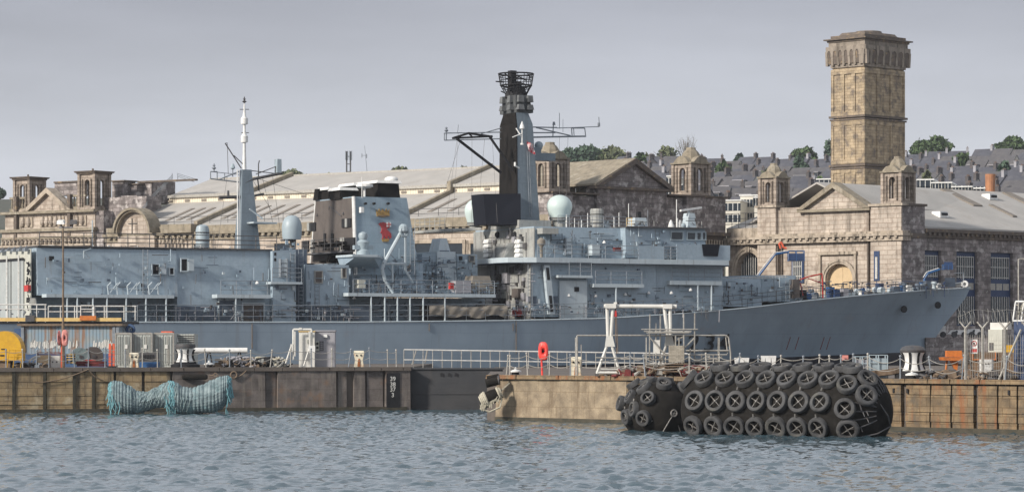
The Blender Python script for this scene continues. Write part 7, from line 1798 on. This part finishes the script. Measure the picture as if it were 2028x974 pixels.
b = MB(f); b.pbox(1217, 1222, 615, 627, -.1, .1, .03); hk = b.build('hoist', m.red, t); b = MB(f); b.ppath([(1218.5, 627, 0), (1221, 700, 0)], .025, 4); b.ppath([(1221, 627, 0), (1224, 700, 0)], .02, 4); b.ppath([(1220, 606, 0), (1219, 616, 0)], .03, 4); b.build('hoist_chain', m.wood, hk)

# --- scaffold cluster
t, f = T('scaffold', 'cluster of grey scaffold tubes and planks around the gantry right leg', 'scaffold', 1350, 2.6, 'R')
sr2 = random.Random(21)
b = MB(f)
for x, y0 in ((1280, 668), (1287, 622), (1299, 640), (1308, 625), (1338, 664), (1354, 621), (1376, 620), (1345, 668), (1367, 690), (1390, 700), (1405, 704), (1413, 706), (1423, 668), (1278, 700), (1318, 700), (1330, 700)):
    b.tube((f.U(x), sr2.uniform(-.2, .9), 0), f.pt(x, y0, sr2.uniform(-.1, .9)), .042, n=5)
b.build('upright', m.galv, t)
b = MB(f)
for x0, x1, y, d in ((1270, 1382, 652, .0), (1275, 1370, 656, .6), (1280, 1365, 659, 0), (1282, 1440, 664, .9), (1275, 1440, 703, 0), (1275, 1420, 712, .5), (1280, 1400, 722, 0), (1230, 1290, 711, .3), (1232, 1300, 729, .2), (1370, 1445, 716, .2), (1360, 1430, 731, .1), (1180, 1290, 708, .8)):
    b.ptube((x0, y, d), (x1, y+sr2.uniform(-1.5, 1.5), d), .04, 5)
for k in range(26):
    x = sr2.uniform(1275, 1420); y = sr2.uniform(700, 738); b.ptube((x, y, sr2.uniform(0, .9)), (x+sr2.uniform(-14, 14), y+sr2.uniform(-10, 10), sr2.uniform(0, .9)), .035, 4)
b.ptube((1287, 668, .2), (1320, 705, .2), .04, 5); b.ptube((1340, 672, .2), (1362, 664, .2), .04, 5); b.ptube((1376, 668, .2), (1345, 700, .2), .045, 5); b.build('ledger', m.galv, t)
b = MB(f); b.pbox(1284, 1368, 656.6, 658.4, .1, .7); b.build('plank', m.galv, t)
pb(f, t, 'white_board', m.white, 1294, 1307, 673, 700, .3, .4)
t, f = T('brick_stack', 'square stack of pale bricks wrapped on a pallet inside the scaffold', 'brick stack', 1340, 1.9, 'R')
b = MB(f); b.pbox(1326, 1355, 684, 717, 0, 1.0); b.build('bricks', M('pale_bricks', (.42, .38, .31), (.33, .30, .25), scale=3, rough=.9, brick=(.24, .085, (.3, .28, .25), .7)), t)
b = MB(f)
for y in (719, 724, 729, 734): b.pbox(1316, 1362, y, y+2.2, -.1, 1.1)
b.build('timber_layer', m.wood, t)
t, f = T('pipe_rail', 'tall thin grey pipe rail with rounded corner crossing in front of the pennant number', 'railing', 1290, 3.4, 'R')
b = MB(f); b.ppath([(1143, 664, 0), (1436, 663.5, 0), (1443, 668, 0), (1447, 700, 0)], .05, 6); b.tube(f.pt(1447, 700), (f.U(1447), 0, 0), .05, n=6); b.tube((f.U(1143), 0, 0), f.pt(1143, 664), .05, n=6); b.tube((f.U(1140), 0, 0), f.pt(1140, 668), .035, n=6); b.ppath([(1437, 664, .1), (1441, 700, .1)], .04, 5); b.ppath([(1358, 694, 0), (1443, 694, 0)], .06, 6); b.ppath([(1425, 668, 0), (1424, 725, 0)], .035, 5); b.build('pipe', m.galv, t)
t, f = T('thin_aerial_post', 'single thin post left of the gantry left leg', 'post', 1152, 1.4, 'R'); b = MB(f); b.tube((0, 0, 0), f.pt(1151, 682), .03, n=5); b.build('post', m.galv, t)

# --- right quay things
t, f = T('notice_board', 'small pinkish notice on a short post between the chain posts', 'notice', 1672, .9, 'R'); b = MB(f); b.tube((0, 0, 0), f.pt(1666, 704), .03, n=5); b.build('post', m.galv, t); pb(f, t, 'notice', m.pinkred, 1664, 1680, 703, 713, -.05, -.01)
for (x0, x1, y0, lab, mt) in ((1694, 1722, 706, 'left wire cage crate of pale goods behind the chain fence', m.kiosk), (1722, 1758, 703, 'right pale blue wire cage crate behind the chain fence', m.radomeg)):
    t, f = T('cage_crate', lab, 'crate', (x0+x1)/2, 2.2, 'R', group='wire cage crates'); pb(f, t, 'goods', mt, x0+2, x1-2, y0+6, None, .1, .9)
    b = MB(f); z1 = f.Z((x0+x1)/2, y0); u0, u1 = f.U(x0), f.U(x1)
    for u in (u0, (u0+u1)/2, u1):
        for y in (0, 1): b.tube((u, y, 0), (u, y, z1), .035, n=4)
    for z in (.05, z1*.35, z1*.68, z1):
        for y in (0, 1): b.tube((u0, y, z), (u1, y, z), .025, n=4)
    b.build('cage', m.radomeg, t)
t, f = T('work_punt', 'shallow weathered timber punt lying on the right quay edge beside the big fender', 'punt', 1722, 1.5, 'R', yaw=-30)
b = MB(f); n = 15; L = 1.9; vs = []
for i in range(n):
    q = -1+2*i/(n-1); w_ = .55*(1-abs(q)**3)**.5+.05; z = .12+.22*q*q
    vs += [(q*L, -w_, z+.30), (q*L, -w_*.8, z), (q*L, w_*.8, z), (q*L, w_, z+.30), (q*L, w_-.06, z+.30), (q*L, w_*.75, z+.06), (q*L, -w_*.75, z+.06), (q*L, -w_+.06, z+.30)]
b.add(vs, [(i*8+j, i*8+(j+1) % 8, (i+1)*8+(j+1) % 8, (i+1)*8+j) for i in range(n-1) for j in range(8)]+[tuple(range(8)), tuple(range((n-1)*8, n*8))]); b.build('hull', m.wood, t)
for u in (-.8, .1, .9): b = MB(f); b.box(u-.1, u+.1, -.46, .46, .34, .38); b.build('thwart', m.door, t)
heap(1700, 30, 10, (m.ropew,), 'coil of pale rope on the timber punt', 1.6, 'R', 26, 11, 'rope', 'rope_coil')
t, f = T('orange_machine', 'orange steel winch bracket beside the large capstan', 'machine', 1890, 3.2, 'R')
b = MB(f); b.pbox(1876, 1905, 694, 706, 0, .8); b.pprism([(1864, 707), (1914, 706), (1914, 712), (1895, 714), (1866, 713)], -.1, .9); b.build('body', m.orange, t); b = MB(f); b.pprism([(1882, 714), (1898, 714), (1896, 733), (1890, 730)], .2, .5); b.tube((f.U(1875), .5, 0), f.pt(1875, 713, .5), .06, n=6); b.tube((f.U(1910), .5, 0), f.pt(1910, 713, .5), .06, n=6); b.build('arm', m.orange, t)
t, f = T('brown_skid', 'large brown steel tank base behind the barbed wire fence', 'tank', 1975, 5.0, 'R')
pb(f, t, 'body', M('brown_steel', (.17, .105, .06), (.12, .08, .05), scale=1, rough=.8, streak=(.3, .14, .05), sfac=.5), 1918, 2075, 697, None, 0, 2.6); pb(f, t, 'yellow_rail', m.orange, 1926, 1970, 699, 712, -.15, -.01) if False else None
b = MB(f); b.pbox(1990, 2030, 683, 697, .3, 1.3); b.build('yellow_unit', m.yellow, t); b = MB(f); [b.ptube((x, 697, -.08), (x, 712, -.08), .035, 5) for x in (1927, 1972)]; b.ptube((1927, 712, -.08), (1972, 712, -.08), .035, 5); b.build('bracket', m.orange, t)
t, f = T('cream_switch_cabinet', 'large cream electrical cabinet standing on the brown tank base at the right', 'cabinet', 1973, 5.3, 'R', yaw=-25)
f0 = f; z0 = f.Z(1975, 697)
b = MB(f); u0, u1 = f.U(1957), f.U(1985); z1 = f.Z(1972, 652); b.box(u0, u1, 0, 1.0, z0, z1); b.build('body', m.palebox, t); b = MB(f); b.box(u0+.08, u1+.25, .1, .9, z1, z1+.36); b.build('hood', m.white, t); b = MB(f); b.box(u0+.05, u0+.28, -.03, -.004, z0+.1, z0+.5); b.build('vent', m.raild, t)
t, f = T('white_drum_cabinet', 'small rounded white cabinet on the quay behind the fence', 'cabinet', 1953, 1.6, 'R')
b = MB(f); z1 = f.Z(1953, 711); b.plan([(.36*math.copysign(abs(math.cos(a))**.5, math.cos(a)), .28*math.copysign(abs(math.sin(a))**.5, math.sin(a))) for a in [2*math.pi*i/20 for i in range(20)]], 0, z1); b.build('body', m.whitec, t)
b = MB(f)
for x in (-.07, .07): b.lathe((x, -.29, z1-.22), [(.045, -.02), (.045, .03)], 8, 'y')
b.split('dial', m.black, t)
# barbed wire security fence with cranked tops
t, f = T('security_fence', 'grey security fence with Y shaped posts and coiled barbed wire at the right', 'fence', 1965, 1.0, 'R', yaw=-20)
for x in (1912, 1946, 1990, 2035):
    b = MB(f); a = f.pt(x, 650); b.tube((a[0], 0, 0), a, .075, n=6); b.tube(a, f.pt(x-11, 637), .05, n=5); b.tube(a, f.pt(x+11, 637), .05, n=5); b.build('post', m.galv, t)
b = MB(f)
for x0, x1 in ((1912, 1926), (1990, 1976)): b.tube(f.pt(x0, 680), (f.U(x1), .6, 0), .04, n=5)
b.tube(f.pt(2022, 652), (f.U(1978), 0, 0), .06, n=6); b.build('stay', m.galv, t)
b = MB(f)
for k in range(17):
    x = 1900+k*9.5; b.torus(f.pt(x, 627+3*math.sin(k*.7), 0), (1, .35+.2*math.sin(k), .1), .34, .010, 14, 3)
b.path([f.pt(1896+i*9, 615+12*max(0, 1-i/3.)+2*math.sin(i), 0) for i in range(18)], .012, 3); b.build('barbed_wire', m.galv, t)
b = MB(f)
for z in [.25+.22*i for i in range(9)]: b.tube((f.U(1912), 0, z), (f.U(2035), 0, z), .007, n=3)
for i in range(26): u = f.U(1912)+(f.U(2035)-f.U(1912))*i/26; b.tube((u, 0, .1), (u, 0, 2.3), .007, n=3)
b.build('wire_mesh', m.galv, t)
t2, f2 = T('warning_sign', 'white sign with a red ringed prohibition symbol and red band on the security fence', 'sign', 1929, .86, 'R', yaw=-20)
b = MB(f2); b.pbox(1922, 1936, 672, 700, -.03, 0); b.build('board', m.whitec, t2); b = MB(f2); b.torus(f2.pt(1929, 680, -.035), (0, 1, 0), .13, .022, 18, 5); c = f2.pt(1929, 680, -.035); b.tube((c[0]-.09, c[1], c[2]+.09), (c[0]+.09, c[1], c[2]-.09), .018, n=4); b.pbox(1923.5, 1934.5, 690, 697, -.045, -.031); b.build('symbol', m.red, t2); b = MB(f2); b.lathe((c[0], c[1], c[2]+.03), [(.035, -.02), (.035, .02)], 8, 'y'); b.box(c[0]-.03, c[0]+.03, c[1]-.012, c[1]-.002, c[2]-.09, c[2]+.01); b.build('figure', m.black, t2)
t, f = T('blue_container', 'blue container with a net filled basket on top at the right edge', 'container', 2026, 2.4, 'R', yaw=-30); pb(f, t, 'body', m.bluew, 2008, 2060, 636, None, 0, 2.4)
t, f = T('net_basket', 'pale wire basket of netting on the blue container at the right edge', 'basket', 2026, 2.6, 'R', yaw=-30); b = MB(f); z0, z1 = f.Z(2026, 635), f.Z(2026, 597); u0, u1 = f.U(2006), f.U(2050)
b.path([(u0, 0, z0), (u0+.15, 0, z1), (u1, 0, z1), (u1, 0, z0), (u0, 0, z0)], .05, 5); b.path([(u0, 1.2, z0), (u0+.15, 1.2, z1), (u1, 1.2, z1), (u1, 1.2, z0)], .05, 5); b.build('frame', m.whitec, t)
b = MB(f)
for k in range(60): x = sr2.uniform(u0+.1, u1); z = sr2.uniform(z0, z1); b.tube((x, sr2.uniform(0, 1.2), z), (x+sr2.uniform(-.3, .3), sr2.uniform(0, 1.2), z+sr2.uniform(-.3, .3)), .022, n=3)
b.build('netting', m.ropew, t)
# --- beyond the bow
BF = Fr(1880, 296, 12, ZR+.1)
t = empty('retaining_block', 'low dark masonry block behind the ship stem carrying parked vehicles', 'wall', BF)
b = MB(BF); zt_ = BF.Z(1880, 668); b.box(BF.U(1834), BF.U(1960), 0, 8, 0, zt_); b.build('masonry', m.stoneg, t)
def van(px0, px1, y0, lab, mt, cat='van', name='parked_van', kind='van'):
    fr = Fr((px0+px1)/2, 298.5, 8, ZR+.1+zt_+.002); t = empty(name, lab, cat, fr); W = (fr.U(px1)-fr.U(px0))/2; H = fr.Z(px0, y0); wz = .3
    b = MB(fr); 
    if kind == 'van': b.prism([(-W, wz), (W, wz), (W, H), (-W*.35, H), (-W*.75, H*.62), (-W, H*.5)], 0, 1.8)
    else: b.prism([(-W, wz), (W, wz), (W, H*.55), (W*.8, H*.6), (W*.5, H), (-W*.45, H), (-W*.7, H*.62), (-W, H*.5)], 0, 1.75)
    b.build('body', mt, t); b = MB(fr); b.prism([(-W*.66, H*.62), (-W*.2, H*.62), (-W*.2, H*.93), (-W*.4, H*.93)], -.02, -.002); b.build('window', m.glass, t)
    for x in (-W*.62, W*.62): b = MB(fr); b.lathe((x, -.03, .3), [(.3, 0), (.3, .2)], 14, 'y'); b.build('wheel', m.tyre, t)
van(1845, 1873, 645, 'white van half hidden behind the ship stem', m.whitec); van(1884, 1916, 653, 'white car right of the van beyond the ship stem', m.whitec, 'car', 'parked_car', 'car'); van(1920, 1946, 651, 'pale car seen between the two fence posts', m.whitec, 'car', 'parked_car', 'car')
t = empty('street_lamp', 'thin grey cranked lamp pole against the shaded building at the right', 'lamp', Fr(2017, 300, 0, ZR+.1)); f = FRAME[t.name]; b = MB(f); b.tube((0, 0, 0), f.pt(2017, 513), .07, n=6); b.tube(f.pt(2017, 513), f.pt(2028, 512), .06, n=5); b.build('pole', m.galv, t)
b = MB(f); b.pbox(2026, 2034, 511, 514, -.2, .2); b.build('lamp_head', m.galv, t)
# boom lifts
def boom(pxb, D, pts, basket, lab, red=None):
    fr = Fr(pxb, D, 0, ZR+.1); t = empty('boom_lift', lab, 'boom lift', fr, 'blue boom lifts behind the bow')
    b = MB(fr); b.box(-1.3, 1.3, -.8, .8, .35, 1.1, .1); b.build('chassis', m.blue, t)
    for x in (-.9, .9): b = MB(fr); b.lathe((x, -1.0, .45), [(.45, 0), (.45, .3)], 14, 'y'); b.build('wheel', m.tyre, t)
    b = MB(fr); q = [(0, 0, 1.1)]+[fr.pt(*p, 0) for p in pts]; b.path(q[:2], .14, 6); b.build('lower_arm', m.blue, t)
    b = MB(fr)
    for a, c in zip(q[1:-1], q[2:]): b.tube(a, c, .13, .10, 6)
    b.build('upper_arm', m.bluelift, t); b = MB(fr); b.path([(p[0]-.16, p[1]-.1, p[2]+.12) for p in q[1:]], .035, 4); b.build('hydraulic_hose', m.whitec, t)
    x0, x1, y0, y1 = basket; u0, u1, z0, z1 = fr.U(x0), fr.U(x1), fr.Z(x0, y1), fr.Z(x0, y0)
    b = MB(fr); b.box(u0, u1, -.6, .6, z0, z0+.1); b.box(u0, u1, -.62, -.58, z0+.1, z0+.75); bk = b.build('basket', m.bluew, t)
    b = MB(fr)
    for u in (u0, (u0+u1)/2, u1):
        for y in (-.6, .6): b.tube((u, y, z0), (u, y, z1), .04, n=4)
    for y in (-.6, .6): b.tube((u0, y, z1), (u1, y, z1), .04, n=4)
    b.build('basket_rail', m.blue, bk)
    if red:
        b = MB(fr); b.path([fr.pt(*p, 0) for p in red], .11, 6); b.build('red_guard', m.redor, t)
m.bluelift = M('bright_blue_boom', (.025, .12, .30), (.015, .07, .20), scale=3, rough=.5)
boom(1496, 303, [(1498, 552), (1536, 503), (1561, 499)], (1561, 1592, 497, 517), 'blue boom lift with a red guard raised against the sunlit arched building', [(1546, 492), (1543, 482), (1548, 480), (1552, 490), (1558, 492)])
boom(1826, 299, [(1831, 552), (1838, 541), (1862, 533)], (1868, 1885, 524, 534), 'small blue boom lift arm seen over the ship bow rail')
for k in (0, 5): pass

# ================= fenders
def fender(name, lab, px, D, yaw, r_, zc, half, capl, rows, ncol, colgap, caps, tr=.55, n=40, m_=28, par=None):
    fr = Fr(px, D, yaw); t = empty(name, lab, 'fender', fr)
    L = half+capl
    def prof(u):
        a = abs(u)
        if a <= half: return r_
        q = (a-half)/capl; return r_*max(.03, (1-q**2.1))**.5
    b = MB(fr); vs = []; us = [-L+2*L*i/(n-1) for i in range(n)]
    for i, u in enumerate(us):
        for j in range(m_):
            a = 2*math.pi*j/m_; w_ = prof(u)*(1+.012*math.sin(5*a+u*3)+.01*math.sin(u*7)); vs.append((u, -w_*math.cos(a), zc+w_*math.sin(a)))
    b.add(vs, [(i*m_+j, i*m_+(j+1) % m_, (i+1)*m_+(j+1) % m_, (i+1)*m_+j) for i in range(n-1) for j in range(m_)]+[tuple(range(m_)), tuple(range((n-1)*m_, n*m_))]); bd_ = b.build('body', m.rubber, t, smooth=True)
    r2_ = random.Random(int(px))
    spots = []
    for ph, ofs, cols in rows:
        for k in range(cols): spots.append(((k-(ncol-1)/2)*colgap+ofs, ph))
    spots += caps
    for u, ph in spots:
        p = R(ph); w_ = prof(u); eps = .02; sl = (prof(u+eps)-prof(u-eps))/(2*eps)
        nrm = Vector((-sl, -math.cos(p), math.sin(p))).normalized()
        nrm = (nrm+Vector((r2_.uniform(-.09, .09), 0, r2_.uniform(-.02, .10)))).normalized()
        c = Vector((u, -w_*math.cos(p), zc+w_*math.sin(p)))+nrm*.12; sc_ = r2_.uniform(.95, 1.05)
        b = MB(fr); ax = nrm; up = Vector((0, 0, 1)) if abs(ax.z) < .9 else Vector((1, 0, 0)); e1 = ax.cross(up).normalized(); e2 = ax.cross(e1)
        R1 = tr*sc_; q_ = r2_.uniform(.58, .66); k9 = r2_.uniform(.85, 1.2); sec = [(q_, -.13), (q_, .09*k9), (q_+.05, .13*k9), (.82, .14*k9), (.94, .12*k9), (1.0, .06), (1.0, -.13), (.8, -.14)]; ell_ = r2_.uniform(.93, 1.0); ea = r2_.uniform(0, 3.1); N_ = 24; vs = []
        for i in range(N_):
            a = 2*math.pi*i/N_; d = e1*math.cos(a)+e2*math.sin(a); st9 = 1-(1-ell_)*math.cos(a-ea)**2
            for rr, h in sec: vs.append(c+d*R1*rr*st9+ax*h)
        k_ = len(sec); b.add(vs, [(i*k_+j, ((i+1) % N_)*k_+j, ((i+1) % N_)*k_+(j+1) % k_, i*k_+(j+1) % k_) for i in range(N_) for j in range(k_)])
        o = b.build('tyre', m.tyre, t, smooth=True)
        b = MB(fr); rot = r2_.uniform(.5, 1.1)
        for q in range(4):
            a = rot+q*math.pi/2; d = e1*math.cos(a)+e2*math.sin(a); a2 = c+ax*.04; e_ = c+d*R1*.62+ax*.06; mid = a2.lerp(e_, .5)-ax*.03+e1*r2_.uniform(-.03, .03); b.tube(a2, mid, r2_.uniform(.02, .032), n=4); b.tube(mid, e_, r2_.uniform(.016, .026), n=4)
        b.tube(c-ax*.05, c+ax*.08, .05, n=6); b.build('chain_cross', m.chain, o)
        if r2_.random() < .8 and abs(u) < half:
            b = MB(fr); b.tube(c+e2*R1*(-1.0 if e2.z < 0 else 1.0)+ax*.05, c+e2*R1*(-1.3 if e2.z < 0 else 1.3)+ax*.03, .04, n=4); b.build('shackle', m.chain, o)
    return t, fr, bd_
ca = [(4.05, 72), (4.25, 38), (4.35, 4), (4.9, 62), (5.1, 30), (4.4, -24), (-5.0, 60)]
ft_, ff, fb_ = fender('tyre_fender', 'huge black cylindrical fender wrapped in rows of old tyres floating at the right quay', 1556, 151.5, -33, 2.12, 1.22, 3.85, 1.8,
       [(76, .2, 7), (45, -.15, 7), (12, -.35, 7), (-21, -.5, 7)], 7.2, 1.17, ca)
b = MB(ff)
fq = random.Random(8)
for k in range(11):
    a = R(-25+k*13); pr_ = [(4.3+.13*q, 2.14*max(.02, 1-((.45+.13*q)/1.8)**2.1)**.5) for q in range(10)]
    b.path([(u, -w_*math.cos(a), 1.22+w_*math.sin(a)) for u, w_ in pr_], .035, 4)
    for q in range(2):
        u, w_ = pr_[fq.randrange(2, 9)]; p = Vector((u, -w_*math.cos(a)-.03, 1.22+w_*math.sin(a))); b.tube(p, p+Vector((.12, -.05, -fq.uniform(.2, .45))), .03, n=4)
b.path([(5.5, -.6, 1.6), (5.8, -.3, 1.0), (5.75, .1, .5), (5.5, -.9, .15), (4.6, -1.9, -.1)], .04, 4); b.build('lashing', m.raild, ft_)
st_, sf_, sb_ = fender('tyre_fender', 'smaller black tyre fender seen end on, left of the huge one', 1301, 159.5, -68, 1.55, 1.0, .9, 1.3,
       [], 2, 1.15, [(1.55, 30), (1.5, 78), (1.5, 125), (1.45, -12), (.7, 5), (.65, 50), (.6, 98), (.65, 140), (-.25, -10), (-.2, 28), (-.2, 74), (-.2, 118), (-1.1, 15), (-1.1, 60), (-1.1, 100)], tr=.42)
b = MB(sf_); e_ = Vector((2.22, -.05, .95))
for q in ((1.7, -1.2, .5), (2.0, -.7, -.2), (1.9, .5, -.1), (1.9, 1.1, .8), (2.0, .3, 1.7), (1.7, -1.1, 1.2)): b.tube(e_, q, .03, n=4)
b.torus(e_, (1, 0, 0), .16, .05, 12, 5); b.build('end_chains', m.chain, st_)
# knitted teal fender on the left wall
NF = Fr(338, 199.2, 6)
t = empty('rope_fender', 'long sagging fender knitted in faded teal rope hanging against the left quay wall', 'fender', NF)
cx_ = [(214, 778, 4), (217, 779, 18), (224, 781, 27), (238, 786, 30), (255, 792, 27), (272, 796, 21), (290, 794, 18), (308, 787, 20), (325, 783, 24), (338, 784, 28), (348, 787, 29), (362, 792, 26), (380, 793, 25), (400, 790, 27), (420, 785, 31), (438, 778, 31), (449, 771, 27), (456, 766, 19), (460, 763, 4)]
def nf(i, j):
    q = i*(len(cx_)-1); k = int(min(q, len(cx_)-2)); f_ = q-k; f_ = f_*f_*(3-2*f_)
    px = cx_[k][0]+(cx_[k+1][0]-cx_[k][0])*(q-k); py = cx_[k][1]+(cx_[k+1][1]-cx_[k][1])*f_; r_ = (cx_[k][2]+(cx_[k+1][2]-cx_[k][2])*f_)/30.1
    if i == 0: r_ *= .3
    c = NF.pt(px, py, 0); a = 2*math.pi*j
    kn = .035*abs(math.sin(i*95+j*12*math.pi))*abs(math.sin(i*95-j*12*math.pi)) if .28 < i < .56 else .034*abs(math.sin(i*150))+.014*abs(math.sin(j*90))
    r_ = r_+kn*1.6+.03*math.sin(i*23+j*9)
    return (c[0], c[1]-r_*.9*math.cos(a), c[2]+r_*math.sin(a))
b = MB(NF); b.grid(nf, 330, 110); b.build('knitted_body', m.net, t, smooth=False, calc=True)
# rope bands and fringe
b = MB(NF); fr3 = random.Random(4)
for i0 in (.04, .06, .08, .49, .51, .53, .91, .93, .95):
    b.path([tuple(Vector(nf(i0+.012*math.sin(j*1.7), j/28))+Vector((fr3.uniform(-.03, .03), 0, 0))) for j in range(29)], .055, 5)
b.build('rope_band', m.rope, t)
b = MB(NF)
for k in range(46):
    side_ = fr3.random(); i0 = fr3.uniform(.88, .99) if side_ < .6 else (fr3.uniform(.0, .16) if side_ < .85 else fr3.uniform(.45, .56))
    p = Vector(nf(i0, -.10+fr3.uniform(-.10, .12))); L_ = fr3.uniform(.3, .9); 
    b.path([p, p+Vector((fr3.uniform(-.08, .08), -.05, -L_*.5)), p+Vector((fr3.uniform(-.15, .15), -.03, -L_))], .03, 4)
b.build('rope_fringe', m.rope, t)
b = MB(NF)      # long bottom rope and diagonal net strands around the waist
for k in range(30):
    s_ = 1 if k % 2 else -1; i0 = .25+.013*k; b.path([tuple(Vector(nf(min(.99, i0+s_*.075*q/8), -.18+.46*q/8))*1.0) for q in range(9)], .028, 4)
b.build('net_strand', m.ropeg, t)
t, f = T('log_fender', 'short black cylindrical fender hung above the teal rope fender', 'fender', 390, -.35)
b = MB(f); b.lathe(f.pt(361, 746), [(.12, 0), (.19, .08), (.19, 1.6), (.12, 1.72)], 12, 'x'); b.build('roller', m.rubber, t); b = MB(f); b.tube(f.pt(415, 744), f.pt(425, 742), .04, n=5); b.torus(f.pt(427, 742), (0, 1, 0), .12, .035, 12, 5); b.build('ring', m.wood, t)
# corner fenders by the dock gate
t, f = T('corner_fender', 'upper black roller fender on the corner of the sunlit quay', 'fender', 972, -1.0, 'R')
b = MB(f); a = f.pt(962, 759); c = f.pt(986, 753); b.tube(a, c, .27, n=14); b.tube(f.pt(964, 748), f.pt(988, 743), .12, n=10); b.build('roller', m.rubber, t)
b = MB(f); b.torus(f.pt(988, 752), (1, 0, .1), .25, .07, 14, 5); b.build('end_ring', m.raild, t)
t, f = T('roped_fender', 'black fender with frayed cream rope ends slung at the quay corner beside the gate', 'fender', 972, -1.2, 'R')
b = MB(f); a = Vector(f.pt(953, 795)); c = Vector(f.pt(992, 777)); v = c-a; k = 8
prof = [(.0, .1), (.08, .32), (.25, .42), (.6, .42), (.85, .36), (1, .24)]
for (t0, r0), (t1, r1) in zip(prof[:-1], prof[1:]): b.tube(a+v*t0, a+v*t1, r0, r1, 14)
b.build('body', m.rubber, t, smooth=True)
b = MB(f)
for tt, rr in ((.02, .3), (.10, .38), (.18, .42), (.26, .44), (.9, .36), (.99, .28)): b.torus(a+v*tt, tuple(v), rr, .075, 16, 5)
for q in range(26): p = a+v*fr3.uniform(-.05, .9)+Vector((fr3.uniform(-.1, .1), -.35, -.15)); b.path([p, p+Vector((fr3.uniform(-.15, .15), 0, -fr3.uniform(.2, .5)))], .028, 4)
b.path([tuple(c+Vector((.0, -.1, .1))), tuple(c+Vector((.5, .5, .55)))], .05, 5); b.path([f.pt(950, 808, -.3), f.pt(970, 815, -.3), f.pt(990, 806, -.3), f.pt(994, 790, -.2)], .05, 5); b.build('frayed_rope', m.ropew, t)
b = MB(f); b.lathe(tuple(c+v*.02), [(.2, -.02), (.2, .02)], 12, 'x'); b.build('end_disc', m.black, t)
for o in list(bpy.data.objects):
    if o.get('label') and len(o['label'].split()) > 16: print('LONG', len(o['label'].split()), o['label'])
# ---------------- thin coastal haze over the whole place
HZ = bpy.data.materials.new('thin_haze'); HZ.use_nodes = True; nt_ = HZ.node_tree; nt_.nodes.clear()
ho_ = nt_.nodes.new('ShaderNodeOutputMaterial'); pv = nt_.nodes.new('ShaderNodeVolumePrincipled'); pv.inputs['Density'].default_value = .00011; pv.inputs['Color'].default_value = (.86, .90, .97, 1); pv.inputs['Anisotropy'].default_value = .2
nt_.links.new(pv.outputs[0], ho_.inputs['Volume'])
b = MB(); b.box(-1200, 1200, -120, 1300, -4, 78); o = b.build('haze', HZ, None, kind='stuff')
SC.cycles.volume_bounces = 0
